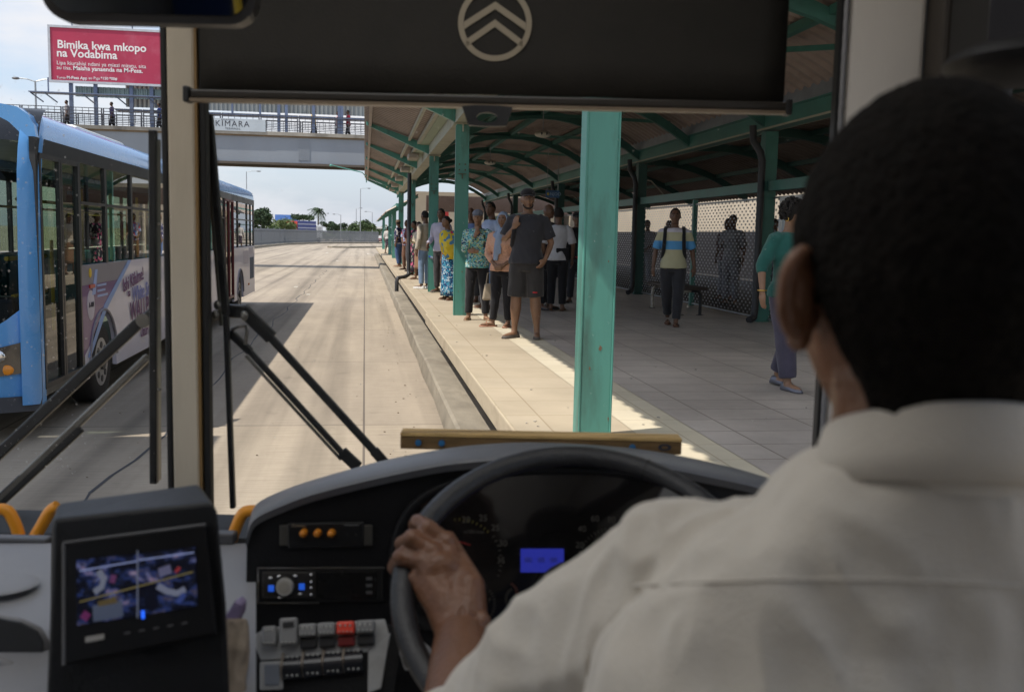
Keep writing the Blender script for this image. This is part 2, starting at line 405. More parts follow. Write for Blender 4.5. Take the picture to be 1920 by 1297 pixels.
corr_m = mat('brown corrugated sheet', (.27, .22, .19), .55, .2, .2, 1.2, .05, 30, .5, (1, .3, 1), (.13, .10, .085), .5, 2)
cream_paint = mat('pale beam paint', (.40, .40, .31), .6, 0, .2, 2, .1, 20, .4, (1, 1, 1), (.2, .17, .12), .5, 2)
pipe_m = mat('black drain pipe', (.035, .036, .04), .5, 0, .2, 3)
steel_m = mat('galvanised steel', (.33, .35, .37), .45, .6, .15, 3)
girder_m = mat('pale blue grey girder paint', (.25, .28, .32), .55, 0, .08, .4, .05, 8, .4, (1, 1, .5), (.24, .25, .27), .4, .5)
brownsteel = mat('brown flange steel', (.09, .075, .06), .7, 0, .2, 1)
conc_m = mat('stained bridge concrete', (.33, .31, .27), .9, 0, .25, 1.2, .3, 15, .3, (1, 1, .4), (.12, .11, .10), .7, .8)
bluesteel = mat('blue grey painted steel', (.13, .17, .27), .5, .1, .15, 2)
darksteel = mat('dark railing steel', (.07, .075, .095), .5, .2, .15, 2)
zinc_m = mat('zinc hoarding sheet', (.30, .32, .31), .5, .4, .15, 1.5, 0, 20, .5, (1, 1, .2))
white_m = mat('white paint', (.78, .78, .76), .5, 0, .05, 3)
black_m = mat('black plastic', (.018, .018, .02), .42, 0, .2, 8, .08, 180, .5)
rubber_m = mat('black rubber', (.014, .014, .015), .7, 0, .3, 6)
red_board = mat('faded crimson board', (.42, .035, .085), .5, 0, .10, .6, 0, 20, .4, (1, 1, 1), (.50, .12, .18), .5, .9)
ink_w = mat('white lettering', (.80, .80, .80), .6, 0, .03)
ink_k = mat('dark lettering', (.035, .035, .05), .6, 0, .03)

# ------------------------------------------------------------------ ground, road, kerbs, platform
def sheet(name, x0, x1, y0, y1, z, m):
    return solo(name, MB().add([(x0, y0, z), (x1, y0, z), (x1, y1, z), (x0, y1, z)], [(0, 1, 2, 3)]), m, None, None, kind='structure')
sheet('ground', -1500, 1500, -300, 2500, -.012, ground_m)
solo('road', MB().add([(-12.6, -40, 0), (.86, -40, 0), (.86, 90, 0), (4.5, 112, 0), (60, 150, 0), (60, 205, 0), (3, 199, 0), (-8, 172, 0), (-11.5, 150, 0), (-12.6, 118, 0)],
                      [tuple(range(10))]), road_m, None, None, kind='structure')
k = MB()                                                               # the kerb and the gutter behind it
prof = [(.845, 0), (.862, .10), (.872, .20), (.90, .225), (1.0, .222), (1.22, .205), (1.45, .205), (1.45, -.02), (.85, -.02)]
ys = [-30+i*2.0 for i in range(60)]
k.loft([[(x+.012*math.sin(y*1.7+z*9), y, z+.006*math.sin(y*2.3)*(z > .1)) for x, z in prof] for y in ys])
solo('kerb', k, kerb_m, None, None, kind='structure', smooth=30)
k = MB(); pts = [(-12.6, 60), (-12.6, 100), (-12.5, 118), (-11.4, 150), (-7.9, 172), (3, 199), (62, 206)]
for (a, b) in zip(pts, pts[1:]): k.beam((a[0]-.1, a[1], .12), (b[0]-.1, b[1], .12), .35, .24)
solo('kerb', k, kerb_m, None, None, kind='structure')
k = MB().prism([(-4.9, 132, .0), (-3.5, 133.5, .0), (6, 150, .0), (30, 162, .0), (30, 158, .0), (7, 147, .0), (-2, 130.6, .0), (-4.2, 130.6, .0)], (0, 0, .22))
solo('traffic_island', k, kerb_m, None, None, kind='structure', bevel=.05)
p = MB(); p.box(.95, 14, 3.4, 15.35, .64, .80); solo('platform', p, fascia_m, None, None, kind='structure', bevel=.012)
p = MB(); p.box(.985, 14, 15.37, 88, .63, .792); solo('platform', p, fascia_m, None, None, kind='structure', bevel=.012)
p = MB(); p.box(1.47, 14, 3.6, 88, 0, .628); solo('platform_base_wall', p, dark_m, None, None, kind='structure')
def fsheet(name, x0, x1, y0, y1, z, m): sheet(name, x0, x1, y0, y1, z, m)
fsheet('platform_edge_paving', .966, 1.72, 3.42, 15.34, .8042, slab_m); fsheet('platform_edge_paving', 1.0, 1.72, 15.39, 87.9, .7962, slab_m)
fsheet('platform_cream_paving', 1.725, 2.14, 3.42, 15.34, .8042, cream_m); fsheet('platform_cream_paving', 1.725, 2.14, 15.39, 87.9, .7962, cream_m)
fsheet('platform_floor', 2.145, 6.3, 3.42, 15.34, .8042, floor_m); fsheet('platform_floor', 2.145, 6.3, 15.39, 87.9, .7962, floor_m)
rw_ = mat('shade toned rear paving', (.03, .029, .028), .9)  # paving coloured near black for the shade seen through the screen
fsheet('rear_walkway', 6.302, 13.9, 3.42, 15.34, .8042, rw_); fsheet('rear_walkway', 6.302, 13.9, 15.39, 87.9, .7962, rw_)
# worn lane marks
mk = mat('worn road paint', (.46, .42, .35), .85, 0, .35, 9)
for (px, py, w_, l_) in ((690, 476, .25, 3.2), (613, 474, .25, 3.2), (555, 538, .14, .8), (632, 489, .18, 1.5), (578, 552, .12, .6), (668, 497, .2, .5)):
    q = G(px, py, 0); sheet('road_marking', q.x-w_/2, q.x+w_/2, q.y-l_/2, q.y+l_/2, .0045, mk)

# litter and a long crack
rl = random.Random(11); lt = MB()
for i in range(260):
    y = 4+60*rl.random()**1.6; x = rl.uniform(-3, .8) if rl.random() < .6 else rl.uniform(.35, .82); s_ = rl.uniform(.003, .014)
    pts = [Vector((x+s_*math.cos(a)*rl.uniform(.4, 1.3), y+s_*math.sin(a)*rl.uniform(.4, 1.3), .003)) for a in [1.26*k_ for k_ in range(5)]]; lt.prism(pts, (0, 0, s_*.5))
tag(solo('road_grit', lt, mat('grit and leaf litter', (.19, .15, .10), .9, 0, .6, 3), None, None, kind='stuff'), 'small grit and dry leaf litter scattered on the road')
lt = MB()
for i in range(160):
    y = 4.5+30*rl.random()**1.5; x = rl.uniform(1.0, 5.5); s_ = rl.uniform(.004, .016)
    pts = [Vector((x+s_*math.cos(a)*rl.uniform(.4, 1.3), y+s_*math.sin(a)*rl.uniform(.4, 1.3), .806)) for a in [1.26*k_ for k_ in range(5)]]; lt.prism(pts, (0, 0, s_*.4))
tag(solo('platform_litter', lt, mat('pale paper scraps', (.38, .35, .30), .9, 0, .6, 3), None, None, kind='stuff'), 'tiny scraps of litter lying on the platform paving')
cr = MB(); pts = []
for i in range(90):
    y = 5+i*.55; pts.append((-2.02+.05*math.sin(i*.9)+.03*rl.uniform(-1, 1), y, .0035+.03*rl.random()*0))
for (xa, ya, za), (xb, yb, zb) in zip(pts, pts[1:]):
    w_ = rl.uniform(.006, .016); cr.add([(xa-w_, ya, za), (xa+w_, ya, za), (xb+w_, yb, zb), (xb-w_, yb, zb)], [(0, 1, 2, 3)])
solo('road_crack', cr, mat('tarred joint', (.05, .05, .055), .8), None, None, kind='structure')
# canopy added out of view beside the oncoming bus, to shade the road
oc = thing('added_shade_canopy', 'flat teal canopy added out of view left of the oncoming bus to shade the road', 'canopy', (-7.5, 7.4, 0))
b = MB(); b.box(-9.5, -3.95, 5.9, 8.95, 4.55, 4.7); part('roof', b, corr_m, oc)
for x, y in ((-8.9, 6.3), (-8.9, 8.6)):
    b = MB(); b.box(x-.1, x+.1, y-.1, y+.1, 0, 4.548); part('column', b, teal_m, oc)
for y in (6.3, 8.6):
    b = MB(); b.box(-9.3, -4.1, y-.05, y+.05, 4.35, 4.549); part('rafter', b, teal_m, oc)

# ------------------------------------------------------------------ the station shelter
FRONT = [5.8, 15.1, 21.3, 31.0, 40.5, 50.0, 58.0, 78.0]
BACK = [5.8, 14.4, 21.4, 30.5, 40.0, 49.0]
XF, XB = 1.46, 6.1
sh = thing('station_shelter', 'long teal steel bus station shelter with butterfly roof along the platform', 'bus station', (XF, 24, .8))
for y in FRONT:
    XF = 1.387 if y < 6 else 1.46
    c = MB(); zt = 3.70 if y < 44 else 3.25
    c.box(XF-.092, XF+.092, y-.1, y+.1, .795, zt)
    for sx in (-1, 1): c.box(XF+sx*.097-.007, XF+sx*.097+.007, y-.104, y-.092, .80, zt-.02)       # flange lips
    o = part('column', c, teal_m, sh, bevel=.006)
    if y < 45:
        b = MB()
        for i in (-1, 1):
            for j in (0, 1): b.cyl((XF+i*.045, y-.1, 3.02+j*.085), (XF+i*.045, y-.118, 3.02+j*.085), .013, 8)
        b.box(XF-.06, XF+.06, y-.15, y-.102, 2.955, 2.965); b.box(XF-.006, XF+.006, y-.15, y-.102, 2.89, 2.955)
        part('bracket', b, mat('rusty bracket', (.12, .12, .08), .8, 0, .4, 20), o)
        t = MB(); t.box(XF-.14, XF+.14, y-.14, y+.14, zt+.002, zt+.02); t.box(XF-.01, XF+.01, y-.17, y-.102, zt-.11, zt); part('cap_plate', t, cream_paint, o)
    if y < 32:
        for (dx, z_, w_, h_) in ((.03, 1.52, .028, .05), (-.05, 1.31, .012, .03), (.06, 1.02, .010, .03), (.05, 1.75, .008, .02)):
            dx += random.uniform(-.03, .03); z_ += random.uniform(-.2, .2)
            g = MB(); nn = 14; pts = [(XF+dx+w_*.5*math.cos(a)*random.uniform(.3, 1), y-.1008, z_+h_*.5*math.sin(a)*random.uniform(.5, 1)) for a in [2*math.pi*i/nn for i in range(nn)]]
            g.prism(pts, (0, -.0015, 0)); part('rust_patch', g, rust_m, o)
XF = 1.46
for y in BACK:
    c = MB(); c.box(XB-.1, XB+.1, y-.1, y+.1, .795, 3.7); o = part('column', c, teald_m if y > 16 else mat('shaded teal steel', (.06, .2, .165), .45, 0, .2, 1.5), sh, bevel=.006, label='dark back column of the shelter')  # back columns take darker teal copies that carry their shade in the colour
    d = MB(); d.tube([(XB-.30, y-.05, 3.78), (XB-.28, y-.05, 3.55), (XB-.2, y-.14, 3.38), (XB-.17, y-.16, 3.25), (XB-.17, y-.16, 1.0), (XB-.2, y-.2, .88), (XB-.3, y-.26, .84)], .055, 12)
    part('drain_pipe', d, pipe_m, sh, smooth=60)
d = MB(); d.tube([(XF-.24, 27.6, 3.72), (XF-.24, 27.6, 1.05), (XF-.24, 27.55, .90), (XF-.36, 27.4, .84), (XF-.55, 27.2, .82), (XF-.58, 27.2, .72), (XF-.58, 27.2, .45)], .055, 12); part('drain_pipe', d, pipe_m, sh, smooth=60)
# valley beams
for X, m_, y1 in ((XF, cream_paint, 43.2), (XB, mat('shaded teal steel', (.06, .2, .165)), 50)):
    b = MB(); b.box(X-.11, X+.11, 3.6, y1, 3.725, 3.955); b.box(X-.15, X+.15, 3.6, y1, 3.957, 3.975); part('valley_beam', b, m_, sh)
    u_ = MB(); u_.box(X-.16, X-.14, 3.6, y1, 3.976, 4.16); u_.box(X+.14, X+.16, 3.6, y1, 3.976, 4.16); part('gutter', u_, steel_m, sh)
    t = MB(); t.box(X-.118, X-.114, 3.6, y1, 3.72, 3.75); t.box(X+.114, X+.118, 3.6, y1, 3.72, 3.75); part('beam_lip', t, cream_paint, sh)
def ribbed(fx, xs, y0, y1, pitch=.26, d=.06, th=.004):
    """corrugated sheet whose ribs follow the curve z = fx(x)"""
    pr = []; y = y0
    while y < y1:
        pr += [(y, 0), (y+pitch*.32, 0), (y+pitch*.5, d), (y+pitch*.82, d)]; y += pitch
    mb = MB()
    mb.loft([[(x, yy, fx(x)+zz) for yy, zz in pr] for x in xs], cap=False, closed=False)
    return mb
wl_ = lambda x: 4.40-(x-.0)*.33                      # the wing over the kerb rises outwards
part('wing_roof', ribbed(wl_, [-.02, .45, .95, 1.36], 2.6, 43.2), corr_m, sh)
RAFT = [5.8, 10.5, 15.1, 21.3, 26.1, 31.0, 35.7, 40.5, 43.1]
for y in RAFT:
    r = MB(); z0, z1 = wl_(.02)-.015, wl_(1.36)-.02
    r.add([(.02, y-.05, z0), (1.36, y-.05, z1), (1.36, y-.05, z1-.2), (.02, y-.05, z0-.07), (.02, y+.05, z0), (1.36, y+.05, z1), (1.36, y+.05, z1-.2), (.02, y+.05, z0-.07)],
          [(0, 1, 2, 3), (7, 6, 5, 4), (0, 4, 5, 1), (3, 2, 6, 7), (0, 3, 7, 4), (1, 5, 6, 2)])
    part('rafter', r, teal_m, sh, bevel=.006)
for i in range(len(RAFT)-1):                         # lamps and cleats near the valley, purlins between rafters
    ya, yb = RAFT[i]+.055, RAFT[i+1]-.055
    for X, w_ in ((.10, .06), (.93, .05), (1.13, .07)):
        b = MB(); b.box(X-w_/2, X+w_/2, ya, yb, wl_(X)-.09, wl_(X)-.02); part('purlin', b, cream_paint if X > .5 else corr_m, sh)
    if i >= 3:
        b = MB(); b.box(1.0, 1.26, (ya+yb)/2-.35, (ya+yb)/2+.35, wl_(1.13)-.22, wl_(1.13)-.1); part('floodlight', b, mat('lamp housing', (.34, .30, .25), .5), sh, bevel=.03)
fl = MB(); fl.box(1.17, 1.345, 3.7, 43, 3.93, 3.945); part('soffit_panel', fl, mat('green soffit', (.30, .36, .26), .6), sh)
gp = MB(); a = AY(684, 347, 43.2); gp.tube([(.06, 43.25, 4.2), (.04, 43.2, 4.45), (-.12, 43.2, 4.62), (-1.4, 43.2, 4.88)], .022, 8); gp.ell((-1.45, 43.2, 4.88), .07, .05, .05, 8, 6)
part('gooseneck_lamp', gp, teal_m, sh, smooth=60)
# the vault between the two rows of columns, and the one behind
arcz = lambda x, x0, x1, z0, h: z0+h*(1-((x-(x0+x1)/2)/((x1-x0)/2))**2)
v1 = lambda x: arcz(x, XF, XB, 4.02, .78)
v2 = lambda x: arcz(x, XB, XB+4.6, 4.02, .55)-.17*(x-XB)
N = 14
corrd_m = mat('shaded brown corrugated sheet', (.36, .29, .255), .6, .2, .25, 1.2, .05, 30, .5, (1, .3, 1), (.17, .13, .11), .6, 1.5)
fill_sheet = bpy.data.materials.new('milky fill light sheet'); fill_sheet.use_nodes = True; _n, _l = fill_sheet.node_tree.nodes, fill_sheet.node_tree.links  # milky sheet added to let fill light into the shelter and the cab
_t2 = _n.new('ShaderNodeBsdfTranslucent'); _t2.inputs[0].default_value = (.85, .85, .82, 1); _l.new(_t2.outputs[0], _n['Material Output'].inputs[0])
vx = [XF+.12+(XB-XF-.24)*i/N for i in range(N+1)]; ycut = [2.6, 4.0, 5.5, 7.6, 9.1, 49.5]
for k_, (ya, yb) in enumerate(zip(ycut, ycut[1:])):
    part('vault_roof' if k_ % 2 == 0 else 'added_roof_light', ribbed(v1, vx, ya, yb-.001), corrd_m if k_ % 2 == 0 else fill_sheet, sh)  # two milky strips added out of view to brighten the platform
part('vault_roof', ribbed(v2, [XB+.12+2.6*i/8 for i in range(9)], 3.6, 49.5, .25), corrd_m, sh)
part('vault_roof', ribbed(lambda x: v2(x)-.004, [XB+2.70+1.90*i/6 for i in range(7)], 3.6, 49.5, .25), corrd_m, sh)
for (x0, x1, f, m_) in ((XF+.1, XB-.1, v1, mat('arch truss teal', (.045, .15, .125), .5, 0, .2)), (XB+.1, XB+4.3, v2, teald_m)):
    for y in [5.8, 10.2, 14.4, 17.9, 21.3, 25.9, 30.5, 35.2, 40, 44.5, 49]:
        t = MB(); rings = []
        for i in range(N+1):
            x = x0+(x1-x0)*i/N; z = f(x)-.05-.10*(2*i/N-1)**2
            rings.append([(x, y-.05, z), (x, y+.05, z), (x, y+.05, z-.17), (x, y-.05, z-.17)])
        t.loft(rings); part('arch_truss', t, m_, sh)
    for X in ([XF+1.15, (XF+XB)/2, XB-1.15] if x0 < 3 else [XB+1.2, XB+2.3, XB+3.4]):
        b = MB(); b.box(X-.05, X+.05, 3.7, 49.3, f(X)-.14, f(X)-.04); part('purlin', b, m_, sh)
if 1:                                                # diagonal wind braces under the vault
    ysb = [5.8, 10.2, 14.4, 17.9, 21.3, 25.9, 30.5, 35.2, 40]
    for ya, yb in zip(ysb, ysb[1:]):
        for (xa, xb) in ((XF+.5, (XF+XB)/2), (XB-.5, (XF+XB)/2)):
            b = MB(); b.beam((xa, ya, v1(xa)-.12), (xb, yb, v1(xb)-.12), .06, .06); part('brace', b, mat('arch truss teal', (.045, .15, .125)), sh)
# rails, header and the punched screen along the back row
scr = holes('punched steel screen', (.36, .365, .385), .17, .105, .062, .040)
for ya, yb in zip([8.6]+BACK[1:-1], BACK[1:]):
    a, b_ = ya+.12, yb-.12
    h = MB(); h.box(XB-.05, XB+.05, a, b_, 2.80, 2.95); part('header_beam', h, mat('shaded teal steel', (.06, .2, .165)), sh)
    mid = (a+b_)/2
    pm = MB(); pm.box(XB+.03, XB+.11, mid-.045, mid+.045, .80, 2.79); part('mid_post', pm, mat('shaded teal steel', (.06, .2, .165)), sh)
    for (s0, s1) in ((a, mid-.05), (mid+.05, b_)):
        s_ = MB(); s_.box(XB+.07, XB+.076, s0, s1, .86, 2.70); part('punched_panel', s_, scr, sh)
        for z in (.845, 2.705):
            f_ = MB(); f_.box(XB+.055, XB+.09, s0, s1, z-.014, z+.014); part('panel_rail', f_, steel_m, sh)
for y in BACK[1:4]:
    t = MB(); t.tube([(XB+.2, y+.2, 3.35), (XB+.7, y+1.6, 3.42), (XB+1.5, y+3.2, 3.2)], .018, 6); part('conduit', t, mat('pale conduit', (.45, .43, .36), .6), sh)
# second, lower roof beyond
r2 = lambda x: 3.30+(x-1.5)*.55
part('end_roof', ribbed(r2, [.95, 1.3, 1.7, 2.4], 45, 86), corr_m, sh)
for y in (45.2, 50, 58, 68, 78):
    b = MB(); b.beam((.98, y, r2(.98)-.06), (2.4, y, r2(2.4)-.06), .08, .1); part('rafter', b, teal_m, sh)
b = MB(); b.box(XF-.06, XF+.06, 45, 79, 3.25, 3.4); part('valley_beam', b, teal_m, sh)
for z in (1.9, 2.35):
    b = MB(); b.box(XF-.03, XF+.03, 50.2, 77.8, z, z+.06); part('side_rail', b, teal_m, sh)
lampw = mat('off white lamp shell', (.62, .60, .52), .5)
def oval_lamp(x, y, z):
    t = thing('pendant_lamp', 'oval cream pendant lamp under the vault, the larger one nearer the kerb columns' if y < 22 else 'small oval cream pendant lamp farther along under the vault', 'lamp', (x, y, z), 0, 'oval lamps under the station roof')
    part('shade', MB().ell((x, y, z), .17, .17, .07, 18, 8), lampw, t, smooth=60); part('rod', MB().cyl((x, y, z+.06), (x, y, z+.5), .01, 6), steel_m, t)
    g = MB(); g.ell((x-.05, y-.13, z), .02, .05, .03, 8, 6); part('lamp_opening', g, ink_k, t); g = MB(); g.ell((x+.05, y-.13, z), .02, .05, .03, 8, 6); part('lamp_opening', g, ink_k, t)
q = AY(1018, 252, 19.5); oval_lamp(q.x, q.y, q.z); q = AY(919, 305, 28.0); oval_lamp(q.x, q.y, q.z)

# things standing in the shelter
def bench(loc, label):
    t = thing('platform_bench', label, 'bench', loc, 0, 'benches by the punched screen'); x, y, z = loc
    s_ = MB(); s_.box(x-.22, x+.22, y-1.0, y+1.0, z+.42, z+.47); part('seat', s_, mat('dark worn bench wood', (.06, .045, .038), .6, 0, .3, 3, .1, 20, .4, (1, .2, 1)), t, bevel=.012)
    for dy in (-.8, .8):
        for sx, m_ in ((-1, mat('chipped white pipe', (.52, .49, .43), .6, 0, .2, 20, 0, 20, .4, (1, 1, 1), (.15, .12, .1), .8, 12)), (1, pipe_m)):
            g = MB(); g.tube([(x+sx*.17, y+dy, z), (x+sx*.17, y+dy, z+.34), (x+sx*.12, y+dy, z+.395), (x, y+dy, z+.40)], .028, 10); part('leg', g, m_, t, smooth=60)
            f_ = MB(); f_.box(x+sx*.17-.05, x+sx*.17+.05, y+dy-.05, y+dy+.05, z, z+.008); part('foot_plate', f_, pipe_m, t)
bench((5.33, 16.3, .804), 'dark wooden bench on chipped white pipe legs behind the walking man')
bench((5.45, 22.6, .797), 'dark wooden bench farther back beside the column, on dark pipe legs')
nb = thing('notice_board', 'white framed notice board on the back row behind the woman in green', 'notice board', (XB+.02, 13, 1.2))
b = MB(); b.box(XB-.02, XB+.02, 12.3, 13.75, .95, 2.62); part('board', b, mat('pale poster paper', (.55, .60, .64), .6, 0, .15, 2, 0, 20, .4, (1, 1, 1), (.30, .45, .50), .6, 1.2), nb)
for (y0, y1, z0, z1) in ((12.22, 12.3, .95, 2.7), (13.75, 13.83, .95, 2.7), (12.3, 13.75, 2.62, 2.7), (12.3, 13.75, .87, .95)):
    b = MB(); b.box(XB-.04, XB+.03, y0, y1, z0, z1); part('frame', b, white_m, nb)
q = AY(1036, 364, 27.0)
hs = thing('hanging_sign', 'small blue hanging sign with pale lettering under the shelter roof', 'sign', (q.x, 27, q.z-.13))
b = MB(); b.box(q.x-.19, q.x+.19, 26.98, 27.02, q.z-.10, q.z+.10); part('panel', b, mat('blue sign face', (.07, .17, .36), .5), hs)
part('lettering', text_mesh('NJOO', .12, (q.x-.08, 26.978, q.z-.04), (1, 0, 0), (0, 0, 1), mat('pale blue lettering', (.45, .6, .75))), None, hs)
g = MB(); g.ell((q.x-.13, 26.975, q.z), .035, .006, .045, 10, 6); part('emblem', g, mat('yellow mark', (.6, .5, .1)), hs)
for sx in (-.15, .15): part('hanger', MB().cyl((q.x+sx, 27, q.z+.1), (q.x+sx, 27, v1(q.x)-.1), .008, 6), steel_m, hs)

# buildings beyond the platform
kb = thing('kiosk_building', 'beige flat kiosk with brown fascia at the far end of the platform', 'building', (6, 62, .8))
b = MB(); b.box(2.9, 12, 60, 68, .79, 4.6); part('wall', b, mat('beige plaster', (.52, .45, .35), .85, 0, .08, .6, .1, 20), kb)
b = MB(); b.box(3.1, 12, 50.4, 50.8, 3.2, 4.0); part('fascia', b, mat('brown fascia board', (.13, .09, .075), .7), kb)
for x in (3.3, 5.0): 
    b = MB(); b.cyl((x, 52, .79), (x, 52, 3.9), .12, 14); part('post', b, mat('cream round post', (.6, .55, .45), .7), kb)
q = AY(837, 397, 51.8); b = MB(); b.box(q.x-.12, q.x+.12, 51.8, 51.84, q.z-.25, q.z+.25); part('red_label', b, mat('red band', (.5, .05, .05)), kb)
bw = thing('long_building', 'sunlit beige building behind the punched screen', 'building', (14, 25, 0))
b = MB(); b.box(12.6, 20, -5, 70, 0, 4.1); part('wall', b, mat('beige plaster'), bw)
b = MB(); b.box(12.56, 12.598, -5, 70, 0, 2.35); part('shade_band', b, mat('dark painted dado', (.018, .018, .022), .7), bw)  # near black band painted in for the shade and crowd behind the screen
b = MB(); b.box(12.3, 20, -5, 70, 4.1, 4.25); part('roof_edge', b, mat('pale roof edge', (.6, .58, .52), .7), bw)
# ------------------------------------------------------------------ footbridge over the road
YB = 56.0
fb = thing('footbridge', 'grey steel girder footbridge with barred railings crossing over the road', 'footbridge', (-10, YB+1.5, 0))
g = MB(); g.box(-48, 16, YB, YB+.06, 5.78, 7.16); part('girder', g, girder_m, fb)
g = MB(); g.box(-48, 16, YB+2.6, YB+2.66, 5.78, 7.16); part('girder', g, girder_m, fb)
g = MB(); g.box(-48, 16, YB-.14, YB+.2, 5.66, 5.776); part('flange', g, brownsteel, fb)
g = MB(); g.box(-48, 16, YB+2.45, YB+2.8, 5.66, 5.776); part('flange', g, brownsteel, fb)
g = MB(); g.box(-48, 16, YB-.06, YB+2.7, 7.163, 7.24); part('deck', g, mat('rusty ledge', (.20, .15, .10), .9, 0, .3, 1), fb)
for y0, y1 in ((YB-.16, YB+.1), (YB+2.6, YB+2.86)):
    g = MB(); g.box(-48, 16, y0, y1, 7.242, 7.44); part('deck_edge', g, conc_m, fb)
q = AY(570, 280, YB)
g = MB(); g.box(q.x-.32, q.x+.32, YB-.022, YB-.002, 5.95, 7.05); part('splice_plate', g, girder_m, fb)
g = MB()
for i in range(6):
    for j in range(11): g.box(q.x-.27+i*.105, q.x-.245+i*.105, YB-.045, YB-.0225, 6.0+j*.098+(i % 2)*.04, 6.025+j*.098+(i % 2)*.04)
part('bolt_rows', g, mat('dark bolts', (.12, .12, .13), .6), fb)
g = MB()
for i in range(8): g.box(q.x-.32+i*.085, q.x-.29+i*.085, YB-.1, YB-.05, 5.60, 5.658)
part('bolt_rows', g, brownsteel, fb)
for X in (-26.0, 13.5):
    g = MB(); g.box(X-.6, X+.6, YB+.3, YB+2.4, 0, 5.655); part('pier', g, conc_m, fb)
for yy in (YB-.05, YB+2.75):
    i = 0; x = -20.0
    while x < 15:                                    # one railing panel after another
        r = MB(); w_ = 2.05
        for sx in (x, x+w_-.1): r.box(sx-.03, sx+.03, yy-.03, yy+.03, 7.44, 8.36)
        for z in (7.62, 7.80, 8.0, 8.18, 8.34): r.box(x, x+w_-.1, yy-.02, yy+.02, z-.018, z+.018)
        for kx in range(1, 6): r.box(x+kx*.325-.012, x+kx*.325+.012, yy-.012, yy+.012, 7.62, 8.34)
        part('railing', r, darksteel, fb); x += w_
sg = thing('station_sign', 'pale grey name sign hung on the footbridge railing', 'sign', (-6.9, YB-.2, 7.4))
tl, br_ = AY(388, 220, YB-.2), AY(498, 248, YB-.2)
g = MB(); g.box(tl.x-.25, br_.x, YB-.2, YB-.16, br_.z, tl.z-.02); part('board', g, mat('pale sign board', (.46, .52, .57), .6, 0, .08, 1.5), sg)
part('lettering', text_mesh('KIMARA', .44, (tl.x+.42, YB-.204, br_.z+.24), (1, 0, 0), (0, 0, 1), ink_k, space=1.2), None, sg)
part('lettering', text_mesh('TERMINAL', .15, (tl.x+.95, YB-.204, br_.z+.07), (1, 0, 0), (0, 0, 1), ink_k, space=1.2), None, sg)
part('lettering', text_mesh('KITUO KIKUU', .11, (tl.x+.75, YB-.204, tl.z-.13), (1, 0, 0), (0, 0, 1), ink_k), None, sg)
# billboard standing on its own posts behind the bridge railing
bb = thing('billboard', 'large crimson billboard with white lettering on blue grey posts', 'billboard', (-13.6, YB, 7.4))
x0, x1, z0, z1 = -16.56, -9.6, 9.60, 12.55
g = MB(); g.box(x0+.12, x1-.12, YB-.02, YB+.06, z0+.12, z1-.12); part('panel', g, red_board, bb)
for (a, b_, c, d) in ((x0, x1, z0, z0+.12), (x0, x1, z1-.12, z1), (x0, x0+.12, z0+.12, z1-.12), (x1-.12, x1, z0+.12, z1-.12)):
    g = MB(); g.box(a, b_, YB-.06, YB+.08, c, d); part('frame', g, mat('silver frame', (.52, .53, .56), .4, .4), bb)
def bt(t, px, px1, py, bold=0.0, m_=None):
    q = AY(px, py, YB-.025); e = AY(px1, py, YB-.025); part('lettering', text_mesh(t, 1, q, (1, 0, 0), (0, 0, 1), m_ or ink_w, bold=bold, fit=e.x-q.x), None, bb)
bt('Bimika kwa mkopo', 107, 273, 90, .02); bt('na Vodabima', 106, 219, 106, .02)
bt('Lipa kiurahisi ndani ya miezi mitatu, sita', 106, 273, 121)
bt('au tisa.', 106, 134, 130); bt('Maisha yanaenda na M-Pesa.', 137, 267, 131.5, .02)
bt('Tumia', 106, 123, 147.5); bt('M-Pesa App', 125, 163, 148, .02); bt('au Piga', 166, 187, 149); bt('*150 *00#', 189, 220, 149.5, .02)
for px in (133, 179, 246, 284):
    q = AY(px, 160, YB+.2); g = MB(); g.box(q.x-.09, q.x+.09, YB+.12, YB+.30, 7.3, z0+.3); part('post', g, bluesteel, bb)
for px in (135, 248):
    q = AY(px, 48, YB); g = MB(); g.tube([(q.x, YB, z1), (q.x, YB-.2, z1+1.2)], .03, 6); part('lamp_arm', g, bluesteel, bb)
g = MB(); g.box(-17.3, x1, YB-1.05, YB-.3, 8.93, 8.98); part('walkway', g, bluesteel, bb)
for x in (-17.2, -16.5, -14.6, -13, -11.4):
    g = MB(); g.beam((x, YB-1.0, 8.9), (x+.35, YB-.1, 8.55), .05, .05); part('walkway_bracket', g, bluesteel, bb)
q = AY(91, 170, YB-.95); g = MB(); g.box(q.x-.03, q.x+.03, YB-1.0, YB-.94, 8.95, z0+.1); part('stay', g, bluesteel, bb)
g = MB(); pr = []; x = -15.35
while x < x1: pr += [(x, 0), (x+.08, 0), (x+.12, .05), (x+.2, .05)]; x += .24
g.loft([[(xx, YB+.32+yy, z) for xx, yy in pr] for z in (8.95, 9.50)], cap=False, closed=False); part('backing_sheet', g, mat('green grey zinc', (.20, .27, .27), .5, .3, .15, 1), bb)
